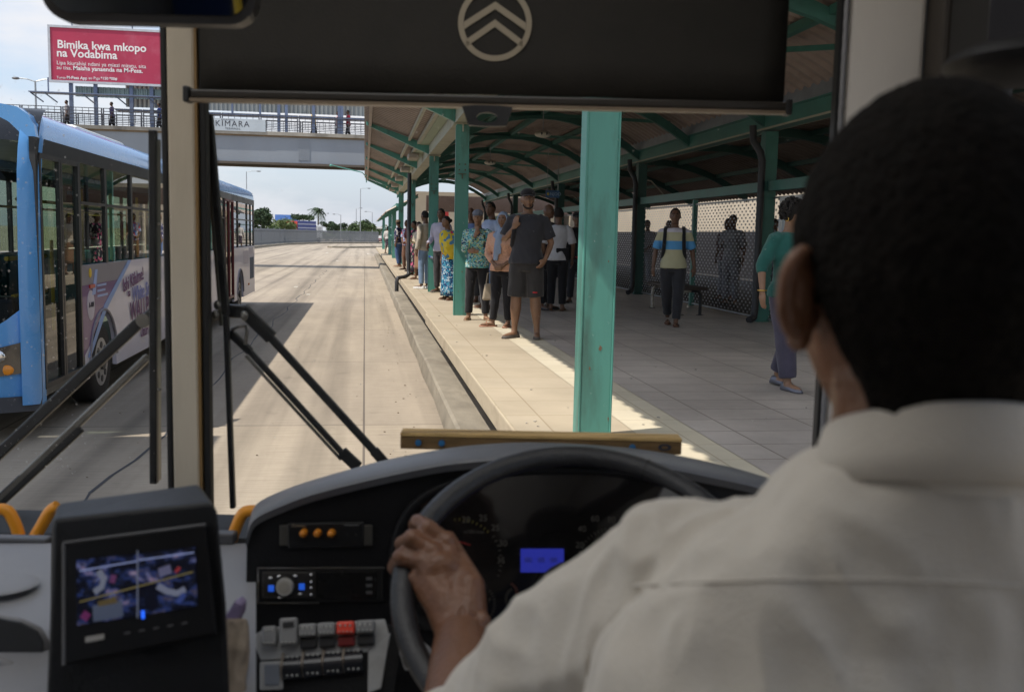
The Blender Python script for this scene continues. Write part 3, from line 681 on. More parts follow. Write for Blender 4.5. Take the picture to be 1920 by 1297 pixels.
# hoarding farther along the bridge: only the bottom of its back shows
hd = thing('hoarding', 'grey corrugated hoarding on slim blue posts above the footbridge', 'hoarding', (-4, YB+1.2, 7.4))
g = MB(); pr = []; x = -13.0
while x < 3: pr += [(x, 0), (x+.08, 0), (x+.12, .05), (x+.2, .05)]; x += .24
g.loft([[(xx, YB+1.3+yy, z) for xx, yy in pr] for z in (8.62, 11.2)], cap=False, closed=False); part('sheet', g, zinc_m, hd)
g = MB()
g2 = MB(); pr = []; x = -13.0
g.box(-13.4, 3, YB+.55, YB+1.2, 8.34, 8.39); part('walkway', g, bluesteel, hd)
for px in (436, 488, 523, 537, 588, 636, 641):
    q = AY(px, 230, YB+.7); g = MB(); w_ = .05 if px in (436, 488) else .08; g.box(q.x-w_, q.x+w_, YB+.62, YB+.8, 7.25 if w_ > .06 else 8.36, 11.3); part('post', g, bluesteel, hd)

# ------------------------------------------------------------------ street lamps, fence, far traffic
def street_lamp(x, y, h, arm, label, double=False):
    t = thing('street_lamp', label, 'street lamp', (x, y, 0), 0, 'street lamps along the far road')
    part('pole', MB().tube([(x, y, 0), (x, y, h)], [.11, .06], 8), steel_m, t, smooth=60)
    for sg_ in ((-1, 1) if double else (math.copysign(1, arm),)):
        a = abs(arm)*sg_
        part('arm', MB().tube([(x, y, h-.05), (x+a*.5, y, h+.10), (x+a, y, h+.14)], .04, 6), steel_m, t)
        g = MB(); g.ell((x+a*1.2, y, h+.12), abs(arm)*.26, .14, .09, 10, 6); part('lamp_head', g, mat('lamp head grey', (.12, .12, .13), .4), t, smooth=60)
q = G(462, 466, 0)
p_ = AY(462, 322, 165); street_lamp(p_.x, 165, p_.z, 1.6, 'grey street lamp rising behind the far end of the blue bus')
p_ = AY(676, 354, 202); street_lamp(p_.x, 202, p_.z, 1.4, 'tallest grey street lamp beyond the fence, beside the shelter end')
p_ = AY(66, 152, 70); street_lamp(p_.x, 70, p_.z, 1.0, 'street lamp with two floodlights behind the crimson billboard', True)
for px, y0_, Y, a, lab in ((639, 403, 215, -1.2, 'short street lamp between the palm and the leafy trees'), (668, 391, 235, 1.0, 'thin street lamp just left of the tallest one'), (698, 398, 225, -1.2, 'street lamp nearest the shelter end, its arm reaching left'), (604, 401, 212, 1, 'thin street lamp partly behind the palm')):
    p_ = AY(px, y0_, Y); street_lamp(p_.x, Y, p_.z, a, lab)
def fence(pts, label, h=2.3):
    t = thing('steel_fence', label, 'fence', (pts[0][0], pts[0][1], 0))
    for (a, b_) in zip(pts, pts[1:]):
        a, b_ = Vector(a+(0,)), Vector(b_+(0,)); n = int((b_-a).length/.19); g = MB(); d = (b_-a)/n
        for i in range(n):
            p0 = a+d*i; g.beam(p0+Vector((0, 0, .25)), p0+Vector((0, 0, h)), .062, .02, d)
        for z in (.5, h-.25): g.beam(a+Vector((0, 0, z)), b_+Vector((0, 0, z)), .05, .06)
        part('bar_panel', g, mat('grey fence bars', (.14, .155, .175), .6, .1), t)
        m_ = max(1, int((b_-a).length/6))
        for i in range(m_):
            p0 = a+(b_-a)*i/m_; g = MB(); g.box(p0.x-.07, p0.x+.07, p0.y-.07, p0.y+.07, .1, h+.15); part('post', g, mat('grey fence bars'), t)
fence([(-13.0, 62), (-13.0, 100), (-12.9, 118), (-11.8, 150), (-8.3, 172.5), (2.8, 199.6)], 'long grey steel bar fence curving along the far kerb')
fence([(3.4, 199.7), (30, 203)], 'grey steel bar fence closing the road end near the shelter')
# cargo truck behind the fence
def wheel(parent, c, r_, w_, axis='x', rim=True):
    c = Vector(c); d = Vector((w_/2, 0, 0)) if axis == 'x' else Vector((0, w_/2, 0))
    t = MB(); prof = [(-1, r_*.62), (-1, r_*.93), (-.8, r_), (.8, r_), (1, r_*.93), (1, r_*.62)]
    rings = []; sd_ = Vector((0, 1, 0)) if axis == 'x' else Vector((1, 0, 0))
    for o_, rr in prof: rings.append([c+d*o_+(sd_*math.cos(a)+Vector((0, 0, 1))*math.sin(a))*rr for a in [2*math.pi*i/28 for i in range(28)]])
    t.loft(rings); o = part('wheel', t, rubber_m, parent, smooth=50)
    if rim:
        g = MB(); g.cyl(c-d*1.02, c+d*1.02, r_*.6, 24); part('rim', g, mat('steel rim', (.42, .42, .43), .4, .5), o, smooth=40)
        for s_ in (-1, 1):
            h = MB()
            for i in range(8):
                a = 2*math.pi*i/8; q = c+d*1.03*s_+(sd_*math.cos(a)+Vector((0, 0, 1))*math.sin(a))*r_*.42; h.cyl(q, q+d*.05*s_, r_*.085, 8)
            h.cyl(c+d*1.02*s_, c+d*1.25*s_, r_*.2, 12); part('hub', h, mat('dark hub', (.06, .06, .06), .5, .3), o, smooth=40)
    return o
tr = thing('cargo_truck', 'cargo truck with red tailboard and striped blue canvas side beyond the fence', 'truck', (AY(572, 440, 190).x, 190, 0), R(-28))
# local build round the origin (x right, y along the truck), placed by the Empty
b = MB(); b.box(-1.25, 1.25, -4.6, 2.0, 1.2, 4.0); part('body', b, mat('blue canvas', (.06, .08, .24), .7, 0, .2, 2), tr, bevel=.08, local=True)
b = MB(); b.box(-1.2, 1.2, -4.68, -4.62, 1.3, 3.9); part('tailboard', b, mat('red tailboard', (.52, .06, .045), .6), tr, local=True)
for z in (1.9, 2.6, 3.3):
    b = MB(); b.box(1.255, 1.27, -4.5, 1.9, z, z+.22); part('stripe', b, mat('pale canvas stripe', (.38, .40, .50), .7), tr, local=True)
b = MB(); b.box(-1.2, 1.2, 2.2, 4.3, .8, 3.3); part('cab', b, white_m, tr, bevel=.2, local=True)
b = MB(); b.box(1.205, 1.215, 2.7, 3.9, 2.0, 2.9); part('window', b, mat('dark window'), tr, local=True)
b = MB(); b.box(-1.1, 1.1, -4.5, 4.1, .7, 1.15); part('chassis', b, black_m, tr, local=True)
for y in (-3.4, 3.2):
    for s_ in (-1, 1):
        w_ = MB(); w_.cyl((s_*1.2, y, .52), (s_*.9, y, .52), .52, 18); part('wheel', w_, rubber_m, tr, local=True)
def small_car(x, y, rz, col, label, kind='car'):
    t = thing('parked_car', label, 'car', (x, y, 0), rz, 'vehicles beyond the end of the road')
    m_ = mat('paint '+label[:18], col, .35, 0, .04, 2, coat=.5)
    b = MB(); b.box(-.85, .85, -2, 2, .35, .95); part('body', b, m_, t, bevel=.15, seg=3, local=True)
    b = MB(); b.loft([[(-.8, -1.7, .95), (.8, -1.7, .95), (.8, 1.1, .95), (-.8, 1.1, .95)], [(-.68, -1.3, 1.5), (.68, -1.3, 1.5), (.68, .4, 1.5), (-.68, .4, 1.5)]]); part('cabin', b, mat('dark window'), t, bevel=.06, local=True)
    b = MB(); b.box(-.66, .66, -1.25, .35, 1.5, 1.53); part('roof', b, m_, t, local=True)
    for sy in (-1.25, 1.25):
        for sx in (-.8, .8): part('wheel', MB().cyl((sx-.09, sy, .33), (sx+.09, sy, .33), .33, 16), rubber_m, t, local=True)
    for sx in (-.6, .6): part('headlight', MB().box(sx-.18, sx+.18, -2.02, -1.98, .6, .75), white_m, t, local=True)
small_car(3.6, 214, 0, (.6, .6, .62), 'silver car facing the camera behind the far fence'); small_car(6.6, 222, .3, (.12, .1, .09), 'dark car behind the far fence beside the rickshaws')
small_car(3.5, 208, .1, (.35, .05, .05), 'dark red low car just in front of the silver one')
def rickshaw(x, y, rz, col, label):
    t = thing('auto_rickshaw', label, 'rickshaw', (x, y, 0), rz, 'three-wheelers waiting beyond the road end'); m_ = mat('rickshaw '+label[:12], col, .5, 0, .05)
    b = MB(); b.loft([[(-.65, -1.2, .3), (.65, -1.2, .3), (.65, 1.2, .3), (-.65, 1.2, .3)], [(-.65, -1.0, .95), (.65, -1.0, .95), (.65, 1.2, .95), (-.65, 1.2, .95)]]); part('body', b, m_, t, bevel=.06, local=True)
    b = MB(); b.loft([[(-.6, -.95, .95), (.6, -.95, .95), (.6, 1.15, .95), (-.6, 1.15, .95)], [(-.58, -.7, 1.5), (.58, -.7, 1.5), (.58, 1.1, 1.5), (-.58, 1.1, 1.5)]]); part('windscreen', b, mat('dark window'), t, local=True)
    b = MB(); b.box(-.64, .64, -.8, 1.2, 1.5, 1.68); part('canopy', b, m_, t, bevel=.1, local=True)
    for q in ((0, -1.1), (-.55, .8), (.55, .8)): part('wheel', MB().cyl((q[0]-.06, q[1], .24), (q[0]+.06, q[1], .24), .24, 14), rubber_m, t, local=True)
for i, (x, y, c, lab) in enumerate(((8.6, 210, (.62, .24, .03), 'orange rickshaw nearest the silver car'), (10.4, 214, (.50, .12, .05), 'red orange rickshaw behind the orange one'), (11.8, 209, (.66, .36, .04), 'yellow rickshaw with dark wheels at the road end'), (13.4, 216, (.55, .45, .40), 'pale rickshaw farthest to the rear of the row'))):
    rickshaw(x, y, .3*(i-1), c, lab)
bl = thing('blue_roofed_building', 'low building with a bright blue roof among the far trees', 'building', (-17, 245, 0))
bx_ = AY(535, 410, 240).x
part('wall', MB().box(bx_-2.2, bx_+2.2, 240, 250, 0, 4.5), mat('beige plaster'), bl); part('roof', MB().prism([(bx_-2.4, 239.6, 4.5), (bx_+2.4, 239.6, 4.5), (bx_+2.4, 239.9, 5.9), (bx_-2.4, 239.9, 5.9)], (0, 10.5, 0)), mat('bright blue roof', (.06, .15, .42), .6), bl)
ws = thing('roadside_shed', 'long white roofed shed behind the fence bushes', 'building', (6, 262, 0))
part('wall', MB().box(-4, 16, 260, 266, 0, 3.2), mat('grey shed wall', (.3, .3, .3), .8), ws); part('roof', MB().box(-4.6, 16.6, 259.5, 266.5, 3.2, 3.7), white_m, ws)
ts = thing('market_awning', 'pale blue market awning at the far road end', 'awning', (16, 225, 0))
part('canopy', MB().loft([[(13.6, 223, 2.0), (18.8, 223, 2.0), (18.8, 228, 2.0), (13.6, 228, 2.0)], [(14.8, 224, 3.0), (17.6, 224, 3.0), (17.6, 227, 3.0), (14.8, 227, 3.0)]]), mat('pale blue tarpaulin', (.25, .5, .66), .6), ts)
for x in (13.8, 18.6):
    for y in (223.2, 227.8): part('pole', MB().box(x-.05, x+.05, y-.05, y+.05, 0, 2.0), steel_m, ts)

# ------------------------------------------------------------------ trees
LEAF = [mat('foliage mid', (.050, .085, .026), .75, 0, .45, .9), mat('foliage dark', (.030, .058, .022), .8, 0, .45, .9), mat('foliage pale', (.095, .13, .04), .75, 0, .4, .9)]
bark_m = mat('grey bark', (.12, .095, .07), .9, 0, .3, 3)
def tree(x, y, h, rx, rz_, label, li=0, flat=False, n=420, leaf=.5, seed=1):
    rnd = random.Random(seed); t = thing('tree', label, 'tree', (x, y, 0))
    tk = MB(); th = h-rz_*1.2; tk.tube([(x, y, 0), (x+.1, y, th*.6), (x, y, th)], [.03*h, .022*h, .015*h], 8)
    cs = []
    for i in range(9 if not flat else 11):
        a = rnd.uniform(0, 6.28); rr = rnd.uniform(.25, .8)*rx; cz = h-rz_+rnd.uniform(-.45, .55)*rz_ if not flat else h-rz_*.6+rnd.uniform(-.3, .2)*rz_
        c = Vector((x+rr*math.cos(a), y+rr*math.sin(a), cz)); cs.append((c, rnd.uniform(.28, .5)*rx)); tk.tube([(x, y, th*.75), ((x+c.x)/2, (y+c.y)/2, (th+c.z)/2), c], [.012*h, .008*h, .003*h], 6)
    part('trunk', tk, bark_m, t)
    f = MB()
    for c, r_ in cs:
        for i in range(n//len(cs)):
            d = Vector((rnd.gauss(0, 1), rnd.gauss(0, 1), rnd.gauss(0, 1))).normalized()*r_*(rnd.uniform(.45, 1.05)); d.z *= (.45 if flat else .75)
            o_ = c+d; u_ = Vector((rnd.gauss(0, 1), rnd.gauss(0, 1), rnd.gauss(0, .6))).normalized(); v_ = u_.cross(Vector((rnd.gauss(0, 1), rnd.gauss(0, 1), rnd.gauss(0, 1)))).normalized(); s_ = leaf*rnd.uniform(.5, 1.15)
            f.add([o_-u_*s_, o_-v_*s_*.55, o_+u_*s_, o_+v_*s_*.55], [(0, 1, 2, 3)])
    part('crown', f, LEAF[li], t); return t
def at_tree(px, ptop, Y, wpx, hz_frac, label, li, flat=False, seed=1, n=420, leaf=.27):
    p_ = AY(px, ptop, Y); rx = wpx/2*Y/1830; tree(p_.x, Y, p_.z, rx, p_.z*hz_frac, label, li, flat, int(n*2.4), leaf, seed)
at_tree(493, 386, 150, 66, .36, 'tall dark green tree behind the rear of the blue bus', 1, seed=3, n=900)
at_tree(520, 408, 175, 70, .42, 'pale green rounded tree behind the fence, beside the tall dark one', 2, seed=4, n=700)
at_tree(534, 413, 186, 50, .42, 'mid green bushy tree below the blue roof', 0, seed=5, n=700)
at_tree(566, 401, 230, 46, .22, 'flat topped tree with thin canopy above the cargo truck', 1, True, seed=6, n=600)
at_tree(549, 420, 186, 18, .42, 'yellow green low tree right behind the truck tail', 2, seed=7, n=350)
at_tree(615, 412, 240, 36, .36, 'dark spreading tree just right of the palm', 1, True, seed=8, n=500)
at_tree(634, 414, 232, 44, .40, 'dark rounded tree between the palm and the tall lamp', 1, seed=9, n=600)
at_tree(676, 409, 205, 56, .42, 'broad mid green tree around the foot of the tallest lamp', 0, seed=10, n=800)
at_tree(706, 418, 260, 44, .40, 'hazy pale tree farthest right, next to the shelter', 2, seed=11, n=500)
at_tree(600, 432, 215, 40, .44, 'low leafy bush in front of the white roofed shed', 2, seed=12, n=400)
at_tree(645, 432, 225, 50, .44, 'low green bush behind the silver car', 0, seed=13, n=400)
at_tree(505, 424, 165, 60, .45, 'low leafy bush along the fence behind the bus', 0, seed=14, n=600)
at_tree(536, 422, 190, 64, .45, 'wide leafy bush filling the gap below the blue roof', 1, seed=15, n=700)
at_tree(692, 424, 240, 60, .45, 'low hazy bush behind the awning', 0, seed=16, n=500)
at_tree(655, 424, 250, 60, .45, 'low dark hedge-like tree behind the cars', 1, seed=17, n=500)
pt = thing('palm_tree', 'lone windswept palm tree rising above the truck', 'palm', (0, 0, 0)); pb = AY(597, 384, 200); pt.location = (pb.x, 200, 0)
part('trunk', MB().tube([(pb.x+.1, 200, 0), (pb.x-.05, 200, 3), (pb.x, 200, pb.z-1.2)], [.22, .16, .12], 8), bark_m, pt)
f = MB(); rnd = random.Random(5)
for i in range(26):
    a = rnd.uniform(0, 6.28); el = rnd.uniform(-.6, 1.3); ln = rnd.uniform(1.7, 2.6); base = Vector((pb.x, 200, pb.z-1.3)); pts = []
    for s_ in range(7):
        u_ = s_/6; pts.append(base+Vector((math.cos(a)*ln*u_*math.cos(el)-.9*u_*u_, math.sin(a)*ln*u_*math.cos(el), ln*u_*math.sin(el)-1.5*u_*u_)))
    for s_ in range(6):
        p0, p1 = pts[s_], pts[s_+1]; d = (p1-p0).normalized(); sd_ = d.cross(Vector((0, 0, 1)))
        sd_ = sd_.normalized() if sd_.length > .01 else Vector((1, 0, 0))
        for sg_ in (-1, 1):
            for k_ in (.0, .5): o_ = p0+(p1-p0)*k_; f.add([o_, o_+d*.16, o_+sd_*sg_*.42+d*.3+Vector((0, 0, -.32))], [(0, 1, 2)])
part('crown', f, LEAF[1], pt)
# ------------------------------------------------------------------ the oncoming articulated bus
XS, XO = -3.03, -5.55                                   # near and far side
blue_m = mat('sky blue bus paint', (.10, .33, .70), .28, 0, .05, 1.5, .0, 20, .5, coat=.6)
lav_m = mat('pale lavender wrap', (.66, .645, .75), .4, 0, .08, .8, coat=.3)
pur_m = mat('purple wrap', (.14, .055, .20), .4, 0, .15, 1, coat=.3)
sidegl = glass('tinted side glass', (.50, .60, .48), .36); frontgl = glass('tinted windscreen glass', (.45, .50, .52), .16)
bus = thing('articulated_bus', 'sky blue and lavender articulated bus in the next lane, facing the camera', 'bus', ((XS+XO)/2, 18.5, 0))
Y0, Y1 = 9.5, 28.0
doors = [(9.78, 11.12), (16.6, 17.9), (22.3, 23.6)]
arch = [(11.98, .60), (18.9, .60), (24.85, .60)]
def lower_profile(y0, y1):
    """outline of the lower side panel with wheel arches cut out"""
    pts = [(y0, .36)]
    for c, r_ in arch:
        if y0 < c-r_ and c+r_ < y1:
            for i in range(13):
                a = math.pi-math.pi*i/12; pts.append((c+r_*math.cos(a), .50+max(0, math.sin(a))*r_*.98+(0 if i not in (0, 12) else -.14)))
    pts += [(y1, .36), (y1, 1.62), (y0, 1.62)]
    return pts
def clip_panel(name, y0, y1, m_):
    g = MB(); g.prism([(XS, y, z) for y, z in lower_profile(y0, y1)], (-.05, 0, 0)); return part(name, g, m_, bus)
clip_panel('side_panel', 11.14, 16.55, lav_m); clip_panel('side_panel', 17.95, 22.25, lav_m); clip_panel('side_panel', 23.65, Y1, lav_m)
g = MB(); g.prism([(XO, y, z) for y, z in [(Y0, .36), (Y1, .36), (Y1, 1.62), (Y0, 1.62)]], (.05, 0, 0)); part('side_panel', g, lav_m, bus)
# purple field ahead of the slanted lavender edge
g = MB(); g.prism([(XS+.002, y, z) for y, z in [(11.15, 1.40), (11.15, .62), (11.38, .72), (12.05, 1.12), (12.7, 1.40)]], (.003, 0, 0)); part('purple_field', g, pur_m, bus)
g = MB(); g.prism([(XS+.002, y, z) for y, z in [(11.15, 1.62), (11.15, 1.402), (12.7, 1.402), (13.25, 1.62)]], (.003, 0, 0)); part('grey_field', g, mat('grey wrap', (.22, .21, .25), .4), bus)
g = MB(); g.prism([(XS+.0065, y, z) for y, z in [(11.30, .60), (11.42, .60), (12.15, 1.08), (13.42, 1.62), (13.25, 1.62), (12.05, 1.14)]], (.003, 0, 0)); part('blue_stripe', g, mat('light blue stripe', (.22, .36, .68), .4), bus)
g = MB(); g.ell((XS+.006, 11.47, 1.17), .006, .17, .17, 6, 20); part('fleet_disc', g, mat('pale disc', (.62, .58, .66), .5), bus, smooth=60)
def side_text(t, fit, px, py, m_, bold=0, tilt=0.0, X=XS+.012):
    q = AX(px, py, X); part('lettering', text_mesh(t, 1, q, (0, math.cos(tilt), math.sin(tilt)), (0, -math.sin(tilt), math.cos(tilt)), m_, bold=bold, fit=fit), None, bus)
vio = mat('violet lettering', (.16, .06, .17), .5); blt = mat('blue violet lettering', (.20, .22, .50), .5)
part('lettering', text_mesh('A-004', 1, (XS+.014, 11.37, 1.15), (0, 1, 0), (0, 0, 1), ink_k, bold=.01, fit=.2), None, bus); 
side_text('Ishi Kifalme!', 1.15, 231.5, 548, vio, .01, .10); side_text('na', .13, 240, 556, vio); side_text('White Stone', 1.45, 249, 566, blt, .01, .03); side_text('WALLPUTTY', 2.0, 245, 602, vio, .015, .02); side_text('Uzuri na ulinzi', 1.2, 264, 632, vio, .01)
g = MB(); g.ell((XS+.008, 11.47, 1.53), .008, .055, .055, 6, 16); g2 = g; part('fuel_cap', g, mat('yellow cap', (.75, .52, .04), .5), bus, smooth=60)
g = MB(); g.box(XS, XS+.02, 11.42, 11.62, 1.36, 1.40); part('reflector', g, mat('red reflector', (.5, .05, .03), .3), bus)
g = MB(); g.prism([(XS+.006, 11.52, 1.28), (XS+.006, 11.66, 1.28), (XS+.006, 11.78, 1.56), (XS+.006, 11.68, 1.56)], (.004, 0, 0)); part('decal', g, mat('white blue decal', (.30, .42, .75), .4), bus)
for (a, b_, z) in ((11.75, 12.15, 1.36), (11.75, 12.1, 1.30), (11.75, 12.2, 1.24)):
    g = MB(); g.box(XS+.0055, XS+.0075, a, b_, z, z+.025); part('decal', g, mat('white blue decal'), bus)
for y in (13.2, 14.9, 19.8, 21.4, 26.5):
    g = MB(); g.box(XS, XS+.025, y, y+.07, .60, .66); part('marker_lamp', g, mat('amber lens', (.8, .28, .02), .25), bus, bevel=.01)
# upper side: header, posts, glass
for X, s_ in ((XS, -1), (XO, 1)):
    near = X == XS
    g = MB(); g.box(min(X, X+s_*.05), max(X, X+s_*.05), Y0+.25, Y1, 2.72, 2.859); part('header_panel', g, mat('dark glossy band', (.02, .022, .024), .35, 0, .1, 2, spec=.25), bus)
    g = MB(); prof = [(X, 2.86), (X+s_*.015, 2.97), (X+s_*.06, 3.06), (X+s_*.16, 3.13), (X+s_*.40, 3.17), (X+s_*.40, 2.86)]; g.loft([[(x, y, z) for x, z in prof] for y in (Y0+.30, Y1-.06)]); part('cant_rail', g, blue_m, bus, smooth=50)
    posts = [9.80, 11.16, 12.25, 13.55, 14.95, 16.5, 17.98, 19.4, 20.8, 22.2, 23.68, 24.5, 26.35, 27.2, 27.9]
    for y in posts:
        g = MB(); g.box(min(X, X+s_*.05)-.001, max(X, X+s_*.05)+.001, y-.045, y+.045, 1.62 if not any(abs(y-d[0]) < .15 or abs(y-d[1]) < .15 for d in doors) or not near else .42, 2.72); part('window_post', g, mat('dark frame', (.025, .025, .025), .35), bus)
    for a, b_ in zip(posts, posts[1:]):
        isd = near and any(abs((a+b_)/2-(d[0]+d[1])/2) < .3 for d in doors)
        zz = .48 if isd else 1.64
        g = MB(); x_ = X+s_*.02; g.add([(x_, a+.045, zz), (x_, b_-.045, zz), (x_, b_-.045, 2.72), (x_, a+.045, 2.72)], [(0, 1, 2, 3)])
        o = part('window' if not isd else 'door', g, sidegl, bus)
        if isd:
            e = MB()
            for yy in (a+.06, (a+b_)/2-.03, (a+b_)/2+.03, b_-.06): e.box(X-.03, X+.012, yy-.022, yy+.022, zz, 2.7)
            for z in (zz, 2.67): e.box(X-.03, X+.011, a+.05, b_-.05, z, z+.05)
            part('frame', e, mat('dark frame') if a < 15 else mat('red door frame', (.13, .015, .02), .4), o)
            e = MB(); e.tube([(X-.06, (a+b_)/2-.12, 1.0), (X-.06, (a+b_)/2-.12, 1.9)], .018, 8); part('grab_rail', e, mat('yellow handrail', (.62, .42, .03), .4), o)
        elif near:
            e = MB(); e.box(X-.02, X+.004, a+.05, b_-.05, 2.28, 2.31); part('frame', e, mat('dark frame'), o)
g = MB(); g.box(XO+.39, XS-.39, Y0+.4, Y1-.06, 2.96, 3.16); part('roof', g, mat('white roof', (.6, .62, .64), .5), bus)
for (a, b_) in ((13, 15.5), (20, 23)):
    g = MB(); g.box(XO+.5, XS-.5, a, b_, 3.1, 3.30); part('roof_unit', g, white_m, bus, bevel=.08)
g = MB(); g.box(XO+.1, XS-.1, Y0+.4, Y1-.1, .36, .46); part('floor', g, mat('bus floor', (.22, .22, .22), .7), bus)
g = MB(); g.box(XO+.3, XS-.3, Y0+.3, Y1-.3, .30, .355); part('underbody', g, black_m, bus)
# rear end
g = MB(); g.loft([[(XO, Y1, .34), (XS, Y1, .34), (XS, Y1, 1.7), (XO, Y1, 1.7)], [(XO+.05, Y1+.12, .40), (XS-.05, Y1+.12, .40), (XS-.05, Y1+.12, 1.7), (XO+.05, Y1+.12, 1.7)]]); part('rear_panel', g, lav_m, bus)
g = MB(); g.box(XO+.05, XS-.05, Y1-.04, Y1+.06, 1.7, 3.05); part('rear_panel', g, mat('dark glossy band'), bus)
g = MB(); g.box(XS, XS+.008, 26.9, 27.75, .75, 1.32); part('grille', g, mat('dark blue grille', (.03, .07, .13), .6), bus)
for (a, b_, z0, z1) in ((25.55, 26.5, 1.18, 1.52), (26.7, 27.6, 1.42, 1.58)):
    g = MB(); g.box(XS, XS+.004, a, b_, z0, z1); part('hatch', g, mat('grey violet hatch', (.46, .43, .52), .4), bus)
# interior
for y in [12.6, 13.6, 14.6, 15.6, 18.6, 19.6, 20.6, 24.2, 25.2, 26.2]:
    for x in (XS-.55, XO+.55):
        s_ = MB(); s_.box(x-.22, x+.22, y-.22, y+.22, .92, 1.0); s_.box(x-.22, x+.22, y+.18, y+.26, 1.0, 1.62); part('seat', s_, mat('teal seat fabric', (.05, .16, .20), .8), bus, bevel=.03)
yel = mat('yellow handrail', (.62, .42, .03), .35)
for y in (11.3, 12.9, 14.3, 15.9, 18.3, 20.2, 22.1, 23.9, 26):
    for x in (XS-.45, XO+.5):
        p_ = MB(); p_.tube([(x, y, .46), (x, y, 2.5)], .02, 8); part('pole', p_, yel, bus)
for x in (XS-.45, XO+.5):
    p_ = MB(); p_.tube([(x, 10.6, 2.3), (x, 27, 2.3)], .018, 8); part('rail', p_, yel, bus)
for z, y0, y1 in ((1.35, 10.1, 11.1), (1.72, 9.95, 11.1), (1.05, 9.95, 11.0)):
    p_ = MB(); p_.tube([(XS-.35, y0, z), (XS-.35, y1, z)], .022, 8); part('rail', p_, yel, bus)
# front: corner pillars, curved windscreen, nose, lamps
def fx(u): return XO+(XS-XO)*u
def fy(u): return Y0+.02+ .28*(abs(2*u-1)**3.2)             # bulging front seen from above
def frow(z0, z1, back0=0, back1=0, u0=0.0, u1=1.0, n=16):
    g = MB(); g.grid(lambda a, b_: (fx(u0+(u1-u0)*a), fy(u0+(u1-u0)*a)+back0+(back1-back0)*b_, z0+(z1-z0)*b_), n, 6); return g
def wsbot(u): return 1.42-.52*max(0, 1-abs(2*u-1)**3)          # the windscreen edge dips towards the middle
g = MB(); g.grid(lambda a, b_: (fx(a), fy(a)-.06*math.sin(min(1, b_*1.6)*math.pi/2)*(1-b_*.4), .34+(wsbot(a)-.34)*b_), 20, 8); part('nose_panel', g, blue_m, bus, smooth=60)
g = MB(); g.grid(lambda a, b_: (fx(.045+.91*a), fy(.045+.91*a)-.03+.10*b_*b_, wsbot(.045+.91*a)+(2.82-wsbot(.045+.91*a))*b_), 20, 8); part('windscreen', g, frontgl, bus, smooth=60)
g = MB(); g.grid(lambda a, b_: (fx(a), fy(a)+.07+.32*b_**1.5, 2.82+.33*math.sin(b_*math.pi/2)), 20, 6); part('roof_brow', g, mat('dark tinted brow', (.03, .035, .045), .3, 0, .1, 2, spec=.3), bus, smooth=60)
for s_ in (0, 1):
    X = XS if s_ else XO; sg_ = -1 if s_ else 1; g = MB(); rings = []
    for i in range(13):                                        # the rounded corner, leaning back and running into the roof edge
        b_ = i/12; z = .36+2.62*b_; lean = .10*max(0, b_-.3)**2*2+(.10 if i == 12 else .03 if i == 11 else 0)
        rings.append([Vector((X+sg_*dx, Y0+dy+lean, z)) for dx, dy in ((-.004, .36), (-.004, .27), (.02, .20), (.07, .155), (.14, .125), (.14, .20), (.06, .26), (.04, .36))])
    rings.append([Vector((X+sg_*dx, Y0+dy+.30, 3.08)) for dx, dy in ((.05, .36), (.05, .27), (.06, .24), (.10, .20), (.16, .18), (.16, .22), (.09, .30), (.07, .36))])
    g.loft(rings); part('corner_pillar', g, blue_m, bus, smooth=50)
    x_ = fx(.93 if s_ else .07)
    h = MB(); h.grid(lambda a, b_: (fx((.80+.17*a) if s_ else (.03+.17*a)), fy((.80+.17*a) if s_ else (.03+.17*a))-.066, .62+.05*(a if s_ else 1-a)+(.24+.06*(a if s_ else 1-a))*b_), 6, 4); hl = part('headlight', h, mat('smoked lamp glass', (.07, .06, .05), .1, 0, .2, 9, coat=1), bus, smooth=60)
    for (u_, z_, m_, r_) in ((.87, .83, mat('chrome bowl', (.7, .7, .7), .1, 1), .075), (.90, .70, mat('amber lens'), .06), (.83, .73, mat('chrome bowl'), .06)):
        uu = u_ if s_ else 1-u_; c = Vector((fx(uu), fy(uu)-.072, z_)); q = MB(); q.ell(c, r_, .012, r_*.8, 12, 6); part('lens', q, m_, hl, smooth=60)
g = MB(); g.grid(lambda a, b_: (fx(a), fy(a)-.09+.05*b_, .30+.14*b_), 20, 3); part('bumper', g, mat('dark bumper', (.03, .03, .035), .5), bus, smooth=60)
g = MB(); g.box(XO+.3, XS-.3, Y0+.45, Y0+.75, .46, 1.35); part('bus_dashboard', g, black_m, bus, bevel=.05)
g = MB(); g.ell((XS-.02, Y0+.24, 1.24), .01, .02, .02, 8, 6); part('bolt', g, ink_k, bus)
g = MB(); g.box(-4.2, -3.7, Y0+.16, Y0+.17, 1.75, 2.05); part('permit_paper', g, white_m, bus)
for c, r_ in arch:
    for X in (XS-.17, XO+.17): wheel(bus, (X, c, .47), .47, .28)
    g = MB(); g.box(XS-.62, XS-.36, c-.62, c+.62, .36, 1.12); part('wheel_well', g, rubber_m, bus)
    g = MB(); rr = arch[0][1]; pts = [(XS+.006, c+rr*math.cos(a), .50+.98*rr*math.sin(a)) for a in [math.pi*i/14 for i in range(15)]]; g.tube(pts, .018, 6); part('arch_trim', g, mat('grey arch trim', (.25, .24, .28), .5), bus)
